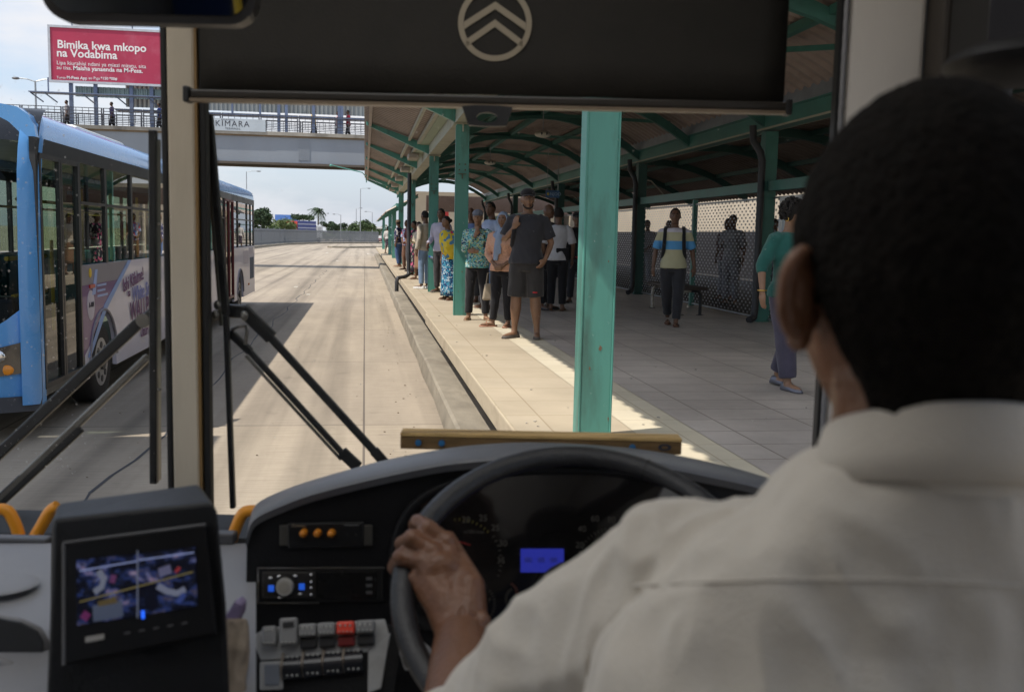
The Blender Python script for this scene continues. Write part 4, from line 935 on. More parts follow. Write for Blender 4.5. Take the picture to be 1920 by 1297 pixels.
# ------------------------------------------------------------------ the cab we look out of (own frame: x right, y ahead, turned with the bus)
cab = thing('city_bus', 'dark cab of the bus seen from within, with black dashboard, cream pillars and roller blind', 'bus', (0, 0, 0), -YAW)
def cp(name, mb, m, parent=cab, smooth=None, bevel=0, seg=2, **k): return part(name, mb, m, parent, smooth, bevel, seg, local=True, **k)
creampil = mat('cream pillar paint', (.60, .53, .42), .5, 0, .07, 2, .05, 40, .4, (3, 3, .6), (.45, .39, .30), .5, 1.2)
greypil = mat('pale grey pillar trim', (.80, .75, .69), .55, 0, .05, 1.5, .05, 40, .4, (3, 3, .6), (.64, .59, .53), .4, .8)
brownedge = mat('lit pillar edge brown', (.25, .15, .055), .5, 0, .15, 3)  # the pillar's lit side put into colour as a brown gold strip
blackg = mat('black gasket', (.012, .012, .012), .6, 0, .2, 6)
dash_m = mat('black dashboard plastic', (.007, .007, .008), .55, 0, .25, 9, .15, 220, .25)
dashtop_m = mat('sky lit dusty dash top', (.15, .155, .168), .42, 0, .18, 5, .12, 220, .5, (1, 1, 1), (.23, .215, .20), .5, 3)  # top far paler than the face, skylight put into its colour
greyp = mat('light grey plastic', (.27, .27, .282), .5, 0, .06, 4, .05, 150, .4, (1, 1, 1), (.33, .33, .33), .4, 4)
frit_m = bpy.data.materials.new('dotted frit'); frit_m.use_nodes = True
_n, _l = frit_m.node_tree.nodes, frit_m.node_tree.links; _n.clear(); _o = _n.new('ShaderNodeOutputMaterial'); _tr = _n.new('ShaderNodeBsdfTransparent'); _d = _n.new('ShaderNodeBsdfDiffuse'); _d.inputs[0].default_value = (.01, .01, .01, 1); _mx = _n.new('ShaderNodeMixShader')
_t = _n.new('ShaderNodeTexCoord'); _v = _n.new('ShaderNodeTexVoronoi'); _v.inputs['Scale'].default_value = 260; _v.inputs['Randomness'].default_value = 0; _m = _n.new('ShaderNodeMath'); _m.operation = 'LESS_THAN'; _m.inputs[1].default_value = .30
_l.new(_t.outputs['Object'], _v.inputs['Vector']); _l.new(_v.outputs['Distance'], _m.inputs[0]); _l.new(_m.outputs[0], _mx.inputs[0]); _l.new(_tr.outputs[0], _mx.inputs[1]); _l.new(_d.outputs[0], _mx.inputs[2]); _l.new(_mx.outputs[0], _o.inputs[0])
dust_m = bpy.data.materials.new('dried dust'); dust_m.use_nodes = True; _n, _l = dust_m.node_tree.nodes, dust_m.node_tree.links; _p = _n['Principled BSDF']; _p.inputs['Base Color'].default_value = (.6, .58, .54, 1); _p.inputs['Roughness'].default_value = .9
_tl2 = _n.new('ShaderNodeBsdfTranslucent'); _tl2.inputs[0].default_value = (.8, .78, .74, 1); _mx = _n.new('ShaderNodeMixShader'); _mx.inputs[0].default_value = .75; _l.new(_p.outputs[0], _mx.inputs[1]); _l.new(_tl2.outputs[0], _mx.inputs[2]); _l.new(_mx.outputs[0], _n['Material Output'].inputs[0])
YW = 2.1                                                       # the windscreen stands here
PL, PR = -.737, -.672
# centre pillar and the two panes
g = MB(); g.box(PL, PR-.006, 2.094, 2.16, 1.30, 2.95); cp('centre_pillar', g, creampil, bevel=.006)
g = MB(); g.box(PR-.0055, PR, 2.090, 2.155, 1.30, 2.95); cp('lit_pillar_edge', g, brownedge)
g = MB(); g.box(PL-.014, PL-.001, 2.096, 2.125, 1.30, 2.95); cp('gasket', g, blackg, bevel=.004)
g = MB(); g.box(PR+.001, PR+.016, 2.096, 2.125, 1.30, 2.95); cp('gasket', g, blackg, bevel=.004)
for x0, x1 in ((-2.05, PL-.02), (PR+.02, .66)):
    g = MB(); g.box(x0, x1, YW-.003, YW+.003, 1.40, 2.95); pane = cp('windscreen', g, clear_pane('clean windscreen glass'))
    f = MB()
    for (a, b_, c, d) in ((x0, x0+.018, 1.44, 2.9), (x1-.018, x1, 1.44, 2.9), (x0+.018, x1-.018, 1.405, 1.435)):
        f.add([(a, YW-.005, c), (b_, YW-.005, c), (b_, YW-.005, d), (a, YW-.005, d)], [(0, 1, 2, 3)])
    cp('dotted_edge', f, frit_m, pane)
    rnd = random.Random(int(x1*100)); ds = MB()                  # dust and dried splashes on the outside
    for i in range(600 if x0 < -1 else 220):
        cx_ = rnd.uniform(x0+.05, x1-.05); cz_ = rnd.uniform(1.5, 2.36); r_ = (.0004+.0011*rnd.random()**4)*(1.3 if x0 < -1 else 1)
        if x0 < -1: cx_ = x1-.02-abs(rnd.gauss(.25, .16)) if rnd.random() < .35 else rnd.uniform(-1.16, -.95)
        pts = [(cx_+r_*math.cos(a)*rnd.uniform(.6, 1.2), YW+.0045, cz_+r_*math.sin(a)*rnd.uniform(.6, 1.3)) for a in [2*math.pi*k/7 for k in range(7)]]
        ds.add(pts, [tuple(range(7))])
    cp('dust', ds, dust_m, pane, kind='stuff')
bs = MB(); bs.box(-2.05, .66, 2.0, 2.16, .9, 1.398); cp('front_bulkhead', bs, blackg)
hd_ = MB(); hd_.box(-2.05, .75, 2.02, 2.2, 2.86, 2.96); cp('header_panel', hd_, mat('dark header trim', (.03, .03, .03), .6))
# right corner pillar with its rubber seal, and the driver's window
g = MB(); g.box(.557, .690, 1.70, 1.722, 1.15, 2.95); cp('corner_pillar', g, greypil, bevel=.012, seg=3)
g = MB(); g.box(.543, .5565, 1.704, 1.726, 1.15, 2.95); cp('gasket', g, blackg)
g = MB(); g.tube([(.5515+.0006*(i % 2), 1.699, 1.4+i*.012) for i in range(120)], .0045, 8); cp('ribbed_cable', g, mat('grey ribbed conduit', (.20, .20, .21), .5), smooth=60)
g = MB(); g.box(.6915, .74, 1.64, 1.80, 1.15, 2.95); cp('window_frame', g, mat('brown black trim', (.035, .028, .022), .6), bevel=.008)
g = MB(); g.box(.70, .745, 1.50, 1.638, 1.15, 2.95); cp('window_frame', g, blackg, bevel=.006)
g = MB(); g.prism([(.668, 2.11, 1.0), (.75, 1.73, 1.0), (.75, 2.11, 1.0)], (0, 0, 1.95)); cp('corner_fairing', g, blackg)
for x, nm in ((.74, 'side_wall'), (-2.1, 'side_wall')):
    y1 = 1.5 if x > 0 else 2.1
    g = MB(); g.box(x-.03, x+.03, -7, y1, .35, 1.25); cp(nm, g, mat('grey wall panel', (.5, .5, .49), .6))
    g = MB(); g.box(x-.03, x+.03, -7, y1, 2.52, 2.96); cp(nm, g, mat('dark header trim'))
    g = MB(); g.box(x-.03, x+.03, -7, -.9, 1.25, 2.52); cp('side_wall', g, mat('grey wall panel'))  # rear side windows walled up, unseen, to darken the driver's back
    for y in (-.85, .15):
        g = MB(); g.box(x-.031, x+.031, y-.05, y+.05, 1.25, 2.52); cp('window_post', g, blackg)
for rx0, rx1, ry0, ry1 in ((-2.13, -1.5, -7, 2.2), (.25, .77, -7, 2.2), (-1.5, .25, 1.65, 2.2), (-1.5, .25, -7, .45)):
    g = MB(); g.box(rx0, rx1, ry0, ry1, 2.965, 3.05); cp('roof_panel', g, mat('off white ceiling', (.72, .69, .64), .6))
for hy0, hy1 in ((.45, 1.65),):
    g = MB(); g.add([(-1.5, hy0, 3.0), (.25, hy0, 3.0), (.25, hy1, 3.0), (-1.5, hy1, 3.0)], [(0, 1, 2, 3)]); cp('added_roof_panel', g, fill_sheet)  # milky panel added out of view to brighten the cab
g = MB(); g.box(-2.13, .77, -7, 2.1, .30, .36); cp('floor', g, mat('grey vinyl floor', (.30, .30, .31), .6))
g = MB(); g.box(-2.13, .77, -7.06, -7.0, .3, 2.96); cp('rear_wall', g, mat('grey wall panel'))
a, b_ = L(1803, 100, .95), L(1920, 100, .95)
g = MB(); g.box(.577, .70, 1.0, 1.25, L(1860, 88, 1.1).z, 2.70); cp('overhead_locker', g, mat('navy black plastic', (.012, .012, .017), .5), bevel=.015)
g = MB(); g.ell(L(1925, 118, 1.0), .075, .10, .022, 18, 8); cp('driver_fan', g, dash_m, smooth=60)
# yellow rails and seats behind the camera (they show in the mirror)
for (x, y) in ((-1.0, -.6), (-.2, -1.4), (-1.1, -2.6), (-.2, -3.6)):
    g = MB(); g.tube([(x, y, .36), (x, y, 2.95)], .017, 10); cp('handrail', g, yel, smooth=60)
for z, x in ((2.45, -1.0), (2.45, -.2)):
    g = MB(); g.tube([(x, -.6, z), (x, -6.8, z)], .016, 10); cp('handrail', g, yel, smooth=60)
for y in (-1.6, -2.6, -3.6):
    for x in (-1.6, .3):
        g = MB(); g.box(x-.4, x+.4, y-.22, y+.22, .78, .86); g.box(x-.4, x+.4, y-.28, y-.2, .86, 1.5); cp('passenger_seat', g, mat('blue seat fabric', (.03, .07, .20), .85), bevel=.03)
# roller blind
ZB = 2.287
g = MB(); g.grid(lambda u, v: (-.603+1.110*u, 1.90+.004*math.sin(u*9+v*3)*(1-v), ZB+.018+.66*v), 24, 10); bl_ = cp('roller_blind', g, mat('black blind cloth', (.024, .022, .019), .8, 0, .15, 12, .15, 160, .3), smooth=180)
sm_ = bl_.modifiers.new('solid', 'SOLIDIFY'); sm_.thickness = .002
g = MB(); g.box(-.622, .513, 1.890, 1.912, ZB+.001, ZB+.017); cp('blind_bar', g, mat('dark bar', (.03, .026, .022), .35), bl_, bevel=.004)
g = MB(); g.box(-.622, .513, 1.888, 1.914, ZB-.006, ZB); cp('blind_bar', g, mat('bronze bar edge', (.22, .17, .12), .4, .2), bl_)
for x in (-.628, .515):
    g = MB(); g.box(x-.006, x+.006, 1.885, 1.917, ZB-.008, ZB+.022); cp('end_cap', g, black_m, bl_, bevel=.003)
g = MB(); w_ = [L(px, py, 1.885) for px, py in ((865, 196), (962, 199), (949, 238), (878, 236))]
ov = [Vector(((w_[0].x+w_[1].x)/2+.020*math.cos(a), 1.885, ZB-.025+.0095*math.sin(a))) for a in [2*math.pi*i/16 for i in range(16)]]
outer = []
for i in range(16):                                            # outline sampled by angle so that the handle has a real opening
    a = 2*math.pi*i/16; c = Vector(((w_[0].x+w_[1].x)/2, 1.885, ZB-.025)); d = Vector((math.cos(a), 0, math.sin(a))); best = 9
    for p0, p1 in zip(w_, w_[1:]+w_[:1]):
        e = p1-p0; den = d.x*e.z-d.z*e.x
        if abs(den) < 1e-9: continue
        tt = ((p0.x-c.x)*e.z-(p0.z-c.z)*e.x)/den; uu = ((p0.x-c.x)*d.z-(p0.z-c.z)*d.x)/den
        if tt > 0 and -1e-6 <= uu <= 1+1e-6: best = min(best, tt)
    outer.append(c+d*best)
bk = [p+Vector((0, .012, 0)) for p in outer]; bk2 = [p+Vector((0, .012, 0)) for p in ov]
g.loft([outer, ov, bk2, bk, outer], cap=False); cp('blind_handle', g, black_m, bl_)
lc = L(928, 44, 1.892); lg = MB(); Rr = .0695
gold_m = mat('pale gold emblem', (.30, .255, .185), .6)
lg.loft([[Vector((lc.x+r_*math.cos(a), y_, lc.z+r_*math.sin(a))) for a in [2*math.pi*i/56 for i in range(56)]] for r_, y_ in ((Rr, 1.894), (Rr, 1.8925), (Rr-.0105, 1.8925), (Rr-.0105, 1.894))], cap=False)
cp('emblem_ring', lg, gold_m, bl_)
for dz in (.0135, -.019):
    e = MB(); hw, th = (.0585 if dz > 0 else .054), .0135; tipz = lc.z+dz+.026; y_ = 1.8925
    e.prism([(lc.x-hw, y_, tipz-.038), (lc.x, y_, tipz), (lc.x+hw, y_, tipz-.038), (lc.x+hw*.985, y_, tipz-.038-th), (lc.x, y_, tipz-th), (lc.x-hw*.985, y_, tipz-.038-th)], (0, .0015, 0)); cp('emblem_chevron', e, gold_m, bl_)
# rear-view mirror
a, b_ = L(82, 0, 1.5), L(482, 48, 1.5); mz = b_.z+.10; cx_ = (a.x+b_.x)/2; hx = (b_.x-a.x)/2
def rr_(hx, hz, y, r_, n=8, cz=0):
    return [Vector((cx_+sx*(hx-r_)+r_*math.cos(t_), y, mz+cz+sz*(hz-r_)+r_*math.sin(t_))) for sx, sz, t0 in ((1, 1, 0), (-1, 1, 90), (-1, -1, 180), (1, -1, 270)) for t_ in [R(t0+90*i/(n-1)) for i in range(n)]]
g = MB(); g.loft([rr_(hx, .10, 1.50, .04), rr_(hx, .10, 1.53, .04), rr_(hx*.9, .08, 1.56, .04)]); g.loft([rr_(hx-.012, .088, 1.499, .03), rr_(hx, .10, 1.499, .04), rr_(hx, .10, 1.50, .04)], cap=False); tilt = lambda mb: [v.__setitem__(1, v.y-(v.z-mz+.1)*.22) for v in mb.v]
tilt(g); mi = cp('mirror', g, black_m, smooth=40)
g = MB(); g.loft([rr_(hx-.012, .088, 1.4975, .03), rr_(hx-.012, .088, 1.4985, .03)]); tilt(g); cp('mirror_glass', g, mat('mirror silver', (.42, .45, .50), .03, 1, .02), mi)
g = MB(); g.tube([(cx_, 1.55, mz+.05), (cx_, 1.75, mz+.3), (cx_, 1.95, mz+.45)], .012, 8); cp('mirror_arm', g, black_m, mi)
# wipers outside the glass
wip_m = mat('wiper black', (.025, .026, .027), .38, .1, .2, 6); wips = mat('worn wiper metal', (.20, .19, .17), .35, .6, .2, 8)
YWo = 2.15
def bladep(pts, m_, wdt, parent):
    g = MB()
    for p0, p1 in zip(pts, pts[1:]): g.beam(p0, p1, wdt, .012, (0, 1, 0))
    return cp('blade', g, m_, parent, bevel=.002)
wp = cp('wiper', MB().beam(L(287, 244, YWo), L(289, 906, YWo), .017, .016, (0, 1, 0)), wip_m, bevel=.003)
cp('blade', MB().beam(L(296, 262, YWo+.012), L(297, 900, YWo+.012), .006, .02, (0, 1, 0)), wips, wp)
for p0, p1, w_, m_ in (((-60, 905), (262, 604), .026, wip_m), ((-60, 992), (278, 668), .018, wips), ((-50, 985), (150, 800), .028, wip_m)):
    cp('arm', MB().beam(L(p0[0], p0[1], YWo+.02), L(p1[0], p1[1], YWo+.02), w_, .014, (0, 1, 0)), m_, wp, bevel=.004)
g = MB(); c = L(274, 600, YWo+.02); g.cyl(c+Vector((0, -.02, 0)), c+Vector((0, .02, 0)), .016, 14); cp('pivot', g, wips, wp)
cp('bracket', MB().beam(L(270, 604, YWo+.018), L(291, 585, YWo+.015), .028, .018, (0, 1, 0)), wip_m, wp, bevel=.004)
for py in (420, 560, 730):
    g = MB(); c = L(299, py, YWo-.004); g.ell(c, .005, .004, .004, 8, 6); cp('clip', g, wips, wp)
wp = cp('wiper', MB().beam(L(392, 214, YWo), L(424, 590, YWo), .016, .016, (0, 1, 0)), wip_m, bevel=.003)
cp('blade', MB().beam(L(424, 590, YWo), L(437, 952, YWo), .012, .016, (0, 1, 0)), wip_m, wp, bevel=.003)
cp('blade', MB().beam(L(384, 222, YWo+.014), L(416, 610, YWo+.014), .006, .014, (0, 1, 0)), wips, wp)
cp('arm', MB().beam(L(428, 583, YWo+.02), L(464, 584, YWo+.02), .030, .018, (0, 1, 0)), wip_m, wp, bevel=.004)
for a_, b2, w_, m_ in (((456, 582), (510, 634), .030, wip_m), ((505, 630), (704, 848), .017, wip_m), ((700, 843), (722, 868), .022, wip_m), ((430, 622), (470, 660), .018, wip_m), ((466, 656), (648, 856), .013, wip_m), ((460, 666), (640, 862), .005, wips), ((640, 846), (672, 876), .026, wip_m)):
    cp('arm', MB().beam(L(a_[0], a_[1], YWo+.02), L(b2[0], b2[1], YWo+.02), w_, .014, (0, 1, 0)), m_, wp, bevel=.003)
g = MB(); g.tube([L(px, py, YWo+.012) for px, py in ((434, 618), (446, 612), (461, 611), (463, 622), (460, 646))], .0042, 8); cp('washer_hose', g, wips, wp, smooth=60)
for px, py in ((408, 572), (404, 590), (458, 592)):
    g = MB(); c = L(px, py, YWo-.01); g.ell(c, .009, .008, .011, 10, 6); cp('nut', g, wips, wp, smooth=60)

# ------------------------------------------------------------------ dashboard binnacle
front = [(462, 1010), (470, 978), (486, 960), (530, 940), (587, 919), (694, 892), (808, 868), (886, 858), (995, 852), (1100, 854), (1214, 864), (1339, 888), (1437, 911), (1560, 955), (1700, 1020), (1900, 1120)]
rear = [(466, 1000), (474, 962), (492, 938), (545, 914), (600, 897), (705, 866), (815, 844), (890, 834), (990, 829), (1100, 834), (1220, 846), (1345, 870), (1445, 902), (1570, 945), (1710, 1010), (1910, 1110)]
FR = [L(px, py, 1.60) for px, py in front]; RE = [L(px, py, 1.84) for px, py in rear]
MI = [(a*.5+b_*.5)+Vector((0, 0, .010)) for a, b_ in zip(FR, RE)]
LO = [Vector((p.x, 2.02, p.z-.10)) for p in RE]
lip = [p+Vector((0, -.006, -.006)) for p in FR]; lip2 = [p+Vector((0, .004, -.020)) for p in FR]
def arcsm(rows, k=3):
    """smooth interpolation between the listed stations"""
    out = []
    for row in rows:
        r_ = []
        for i in range(len(row)-1):
            p0, p1, p2, p3 = row[max(i-1, 0)], row[i], row[i+1], row[min(i+2, len(row)-1)]
            for s_ in range(k):
                t_ = s_/k; r_.append(.5*((2*p1)+(p2-p0)*t_+(2*p0-5*p1+4*p2-p3)*t_*t_+(3*p1-p0-3*p2+p3)*t_**3))
        r_.append(row[-1]); out.append(r_)
    return out
rows = arcsm([lip2, lip, FR, MI, RE, LO])
g = MB(); g.loft(rows, cap=False, closed=False); db = cp('dashboard', g, dashtop_m, smooth=60)
zlow = 1.10
FY = lambda z: 1.614-.10*(1.62-z)                              # the face leans towards the driver at the bottom
faceT = [p+Vector((0, .004, -.016)) for p in rows[2]]
g = MB(); fl_ = [[Vector((p.x, FY(p.z), p.z)) for p in faceT]]+[[Vector((p.x*(1-.0*k)+0, FY(p.z+(zlow-p.z)*k), p.z+(zlow-p.z)*k)) for p in faceT] for k in (.15, .4, .7, 1)]
g.loft(fl_, cap=False, closed=False); cp('face_panel', g, dash_m, db, smooth=40)
sidep = [Vector((FR[0].x-.002, y_, z_)) for y_, z_ in ((1.55, 1.10), (1.615, FR[0].z), (1.84, RE[0].z), (2.0, RE[0].z-.1), (2.0, 1.1))]
g = MB(); g.prism(sidep, (.01, 0, 0)); cp('side_panel', g, dashtop_m, db)
def fc(px, py, off=0.0):
    """point of the dashboard face seen at a place of the photograph"""
    z = 1.5
    for _ in range(8):
        p = L(px, py, FY(z)-off); z = p.z
    return p
FXV = Vector((1, 0, 0)); FZV = (Vector((0, FY(1.6)-FY(1.4), .2))).normalized(); FNV = FXV.cross(FZV)            # face axes; FNV points to the driver? fixed below
if FNV.y > 0: FNV = -FNV
def plate(px0, py0, px1, py1, off, th, m_, name, parent=db, bev=.003, shear=0.0):
    a, b_, c, d = (fc(px0, py1+0), fc(px1, py1+shear), fc(px1, py0+shear), fc(px0, py0))
    g = MB(); base = FNV*off; g.prism([q+base for q in (a, b_, c, d)], FNV*th); return cp(name, g, m_, parent, bevel=bev)
# communications panel with three amber knobs
cpan = plate(540, 979, 683, 1026, .0005, .006, mat('panel black', (.010, .010, .011), .35), 'radio_panel', shear=-3)
for px in (534, 691):
    plate(px-9, 983, px+8, 1022, .0005, .004, mat('dull grey bracket', (.07, .066, .058), .45, .3), 'panel_ear')
amb = mat('amber knob', (.62, .22, .015), .3, 0, .1, 20)
for px in (572, 598, 624):
    c = fc(px, 996); g = MB(); g.cyl(c, c+FNV*.018, .0068, 16, .006); g.ell(c+FNV*.018, .0058, .0058, .0058, 12, 8); cp('amber_knob', g, amb, db, smooth=50)
    g = MB(); g.cyl(c+Vector((0, 0, -.0065))+FNV*.006, c+Vector((0, 0, -.0065))+FNV*.009, .0022, 8); cp('amber_tab', g, amb, db)
for px in (651, 669):
    c = fc(px, 1001); g = MB(); g.cyl(c+FNV*.006, c+FNV*.008, .0036, 12); cp('socket', g, blackg, db)
cp('lettering', text_mesh('Fonnao', .008, fc(549, 986)+FNV*.007, FXV, FZV, mat('gold print', (.25, .2, .14), .5), depth=.0003), None, db)
plate(646, 981, 674, 984, .007, .0005, mat('grey print', (.10, .10, .10), .5), 'print', bev=0)
# car radio
plate(484, 1062, 720, 1128, .0005, .005, mat('radio surround', (.014, .014, .014), .35, .0, .1, 5, spec=.3), 'radio_surround', shear=-2)
for e in ((484, 1061, 722, 1064), (484, 1061, 487, 1130), (484, 1127, 600, 1129)):
    plate(*e, .0055, .0008, mat('chrome line', (.5, .48, .44), .2, .9), 'chrome_trim', bev=0)
plate(494, 1069, 594, 1118, .0055, .005, mat('radio face', (.03, .028, .026), .3, .1, .1, 5), 'radio_face')
plate(600, 1068, 706, 1118, .0055, .003, mat('radio glass', (.010, .010, .010), .25, 0, .1, 5, spec=.3), 'radio_display')
c = fc(538, 1095); g = MB(); g.cyl(c+FNV*.0105, c+FNV*.022, .0150, 28, .0135); kn = cp('volume_knob', g, mat('brushed knob', (.55, .53, .49), .35, .4, .1, 30), db, smooth=40)
g = MB(); g.cyl(c+FNV*.0222, c+FNV*.0226, .0095, 24); cp('knob_cap', g, mat('knob cap', (.45, .42, .36), .35, .3), kn)
g = MB(); g.cyl(c+FNV*.0105, c+FNV*.013, .0185, 28); cp('knob_ring', g, mat('dark chrome', (.10, .10, .10), .25, .8), kn, smooth=40)
blue_e = emit('blue key light', (.02, .13, .8), .3)
for px0, py0 in ((506, 1093), (563, 1090)): plate(px0, py0, px0+11, py0+12, .0105, .002, blue_e, 'blue_key')
for py in (1074, 1087, 1098, 1111):
    c = fc(586, py); g = MB(); g.ell(c+FNV*.0105, .0028, .0028, .0028, 10, 6); cp('chrome_button', g, mat('chrome bowl'), db, smooth=60)
for px, py in ((526, 1077), (556, 1076), (510, 1080), (528, 1116), (565, 1110)):
    c = fc(px, py); g = MB(); g.ell(c+FNV*.0105, .0042, .002, .0022, 10, 6); cp('chrome_button', g, mat('chrome bowl'), db, smooth=60)
for py in (1079, 1092, 1105): plate(688, py, 699, py+5, .0085, .001, mat('grey print'), 'small_key', bev=0)
# instrument cluster behind the wheel: hooded glass with dials
hoodpts = [fc(px, py) for px, py in ((748, 1180), (738, 1060), (752, 985), (790, 935), (850, 905), (930, 888), (1040, 880), (1160, 886), (1260, 905), (1340, 935), (1380, 985), (1390, 1070), (1385, 1180))]
g = MB(); g.tube(arcsm([hoodpts])[0], .009, 8); cp('cluster_hood', g, dash_m, db, smooth=60)
cl = MB(); cl.prism([p+FNV*.002 for p in hoodpts], FNV*.002); cg = cp('cluster_glass', cl, mat('smoked cluster glass', (.010, .009, .009), .10, 0, .1, 4, spec=.5, coat=.3), db)
prn = mat('dim dial print', (.085, .078, .064), .6); prr = mat('red needle', (.30, .02, .015), .5); pry = mat('dim yellow tick', (.16, .13, .015), .6)
for t_, px, py in (('20', 866, 978), ('25', 898, 975), ('25', 921, 993), ('30', 935, 1022), ('35', 931, 1054), ('40', 1083, 995), ('20', 1079, 1025), ('60', 1107, 976), ('80', 1138, 978), ('E', 904, 1113), ('F', 916, 1126), ('0', 908, 1100)):
    cp('dial_number', text_mesh(t_, .0145 if len(t_) > 1 else .009, fc(px, py)+FNV*.0045, FXV, FZV, prn, depth=.0003), None, cg)
cp('dial_number', text_mesh('x100r/min', .008, fc(871, 998)+FNV*.0045, FXV, FZV, prn, depth=.0003), None, cg)
def ticks(cx_, cy_, r_, a0, a1, n, m_):
    g = MB()
    for i in range(n):
        a = R(a0+(a1-a0)*i/(n-1)); p = fc(cx_+r_*math.cos(a), cy_-r_*math.sin(a))+FNV*.0045; q = fc(cx_+(r_-5)*math.cos(a), cy_-(r_-5)*math.sin(a))+FNV*.0045; g.beam(p, q, .0012, .0006, FNV)
    cp('dial_ticks', g, m_, cg)
ticks(860, 1050, 80, 95, 45, 9, pry); ticks(860, 1050, 82, 35, -20, 9, prn); ticks(1145, 1050, 62, 170, 50, 18, prn); ticks(890, 1130, 40, 40, -40, 10, prn); ticks(950, 1110, 22, 60, -60, 9, mat('dim red print', (.22, .08, .05), .6)); ticks(968, 1120, 22, 120, 220, 9, prn)
g = MB(); g.beam(fc(850, 1010)+FNV*.005, fc(882, 1020)+FNV*.005, .0015, .0006, FNV); cp('needle', g, prr, cg)
lcdm = emit('blue cluster display', (.016, .022, .26), .45)
plate(976, 1027, 1057, 1071, .0042, .0008, lcdm, 'cluster_display', bev=0)
for px in (984, 1008, 1031): cp('display_digits', text_mesh('00', .012, fc(px, 1052)+FNV*.0055, FXV, FZV, mat('dark amber digits', (.05, .05, .05), .6), depth=.0002), None, cg)
# lower switch board
SW = Vector((-.42, 1.36, 1.40))
def swp(px, py, off=0.0):
    """point of the tilted switch board"""
    p = L(px, py, 1.50); z = p.z
    for _ in range(14): p = L(px, py, 1.505-.55*(1.36-z)-off); z = p.z
    return p
SXV = (swp(720, 1200)-swp(500, 1212)).normalized(); SZV = (swp(600, 1190)-swp(600, 1280)).normalized(); SNV = SXV.cross(SZV)
if SNV.y > 0: SNV = -SNV
def spl(pts, off, th, m_, name, bev=.003, par=db):
    g = MB(); g.prism([swp(*p)+SNV*off for p in pts], SNV*th); return cp(name, g, m_, par, bevel=bev)
plam = mat('pale switch plate', (.40, .40, .395), .45, 0, .1, 5, .05, 150, .4, (1, 1, 1), (.2, .19, .18), .5, 6)
spl([(466, 1185), (760, 1168), (735, 1330), (462, 1330)], -.004, .004, dash_m, 'switch_board')
spl([(473, 1193), (500, 1176), (722, 1160), (730, 1190), (690, 1222), (560, 1234), (490, 1238)], 0, .004, plam, 'switch_plate')
spl([(488, 1240), (532, 1238), (532, 1292), (488, 1294)], .0, .006, plam, 'blank_switch'); spl([(498, 1246), (526, 1245), (526, 1284), (498, 1285)], .006, .003, mat('slate switch', (.20, .22, .26), .4), 'blank_switch')
spl([(690, 1222), (733, 1185), (715, 1290), (690, 1300)], 0, .004, plam, 'switch_plate')
swm = [mat('grey rocker switch', (.24, .24, .24), .4, 0, .1, 8), mat('grey rocker switch'), mat('grey rocker switch'), mat('grey rocker switch'), mat('red rocker switch', (.78, .06, .03), .4), mat('grey rocker switch')]
xs_ = [(496, 523), (528, 562), (564, 597), (599, 632), (634, 668), (670, 705)]
for i, (x0, x1) in enumerate(xs_):
    y0 = 1176-2.2*i; h_ = 24
    if i == 1: y0 -= 13; h_ = 50
    if i == 0: h_ = 36
    o = spl([(x0, y0+h_), (x1, y0+h_-2), (x1, y0-2), (x0, y0)], .006, .016, swm[i], 'rocker_switch', .004)
    if i >= 2: spl([(x0+1, y0+h_+22), (x1-1, y0+h_+20), (x1-1, y0+h_), (x0+1, y0+h_+2)], .003, .010, mat('red switch skirt', (.16, .01, .01), .4) if i == 4 else black_m, 'switch_skirt', .003)
    g = MB()
    for k_ in range(4): g.ell((swp(x0+6+(x1-x0-12)*k_/3, y0+h_-5)+SNV*.0225), .0012, .0012, .0012, 8, 5)
    cp('switch_print', g, mat('pale print', (.6, .6, .56), .5), db)
    if i < 6 and i != 1:
        g = MB()
        for k_ in range(3): g.ell((swp(x0+8+(x1-x0-16)*k_/2, y0+8)+SNV*.0225), .0017, .0012, .0022, 8, 5)
        cp('switch_print', g, mat('pale print'), db)
g = MB(); g.prism([swp(*p)+SNV*.022 for p in ((536, 1178), (556, 1176), (556, 1168), (536, 1170))], SNV*.003); cp('switch_guard', g, black_m, db)
for i in range(4):
    x0 = 533+38*i; y0 = 1226-4*i
    g = MB(); c0, c1 = swp(x0, y0+28), swp(x0+35, y0+25); g.tube([c0+SNV*.000, c1+SNV*.000], .0185, 20); cp('rotary_switch', g, mat('black rocker', (.022, .023, .028), .22, 0, .1, 8, coat=.3), db, smooth=50)
    for yy in (6, 40):
        g = MB()
        for k_ in range(3): g.ell(swp(x0+9+9*k_, y0+yy)+SNV*(.0125 if yy == 6 else .0145), .0018, .0012, .0018, 8, 5)
        cp('switch_print', g, mat('pale print'), db)
    g = MB(); g.tube([swp(x0-1, y0-2)+SNV*.004, swp(x0-1, y0+24)+SNV*.0195, swp(x0-1, y0+46)+SNV*.006], .0022, 6); cp('divider', g, mat('tan divider', (.22, .18, .14), .5), db)
# steering column cowl beside the switches
g = MB(); g.prism([L(*p) for p in ((752, 1190, 1.5), (800, 1240, 1.5), (812, 1255, 1.5), (758, 1258, 1.5), (748, 1225, 1.5))], (0, .06, 0)); cp('column_cowl', g, plam, db, bevel=.004)
g = MB(); c = L(769, 1222, 1.47); g.ell(c, .013, .02, .026, 16, 10); cp('ignition_cap', g, black_m, db, smooth=60)
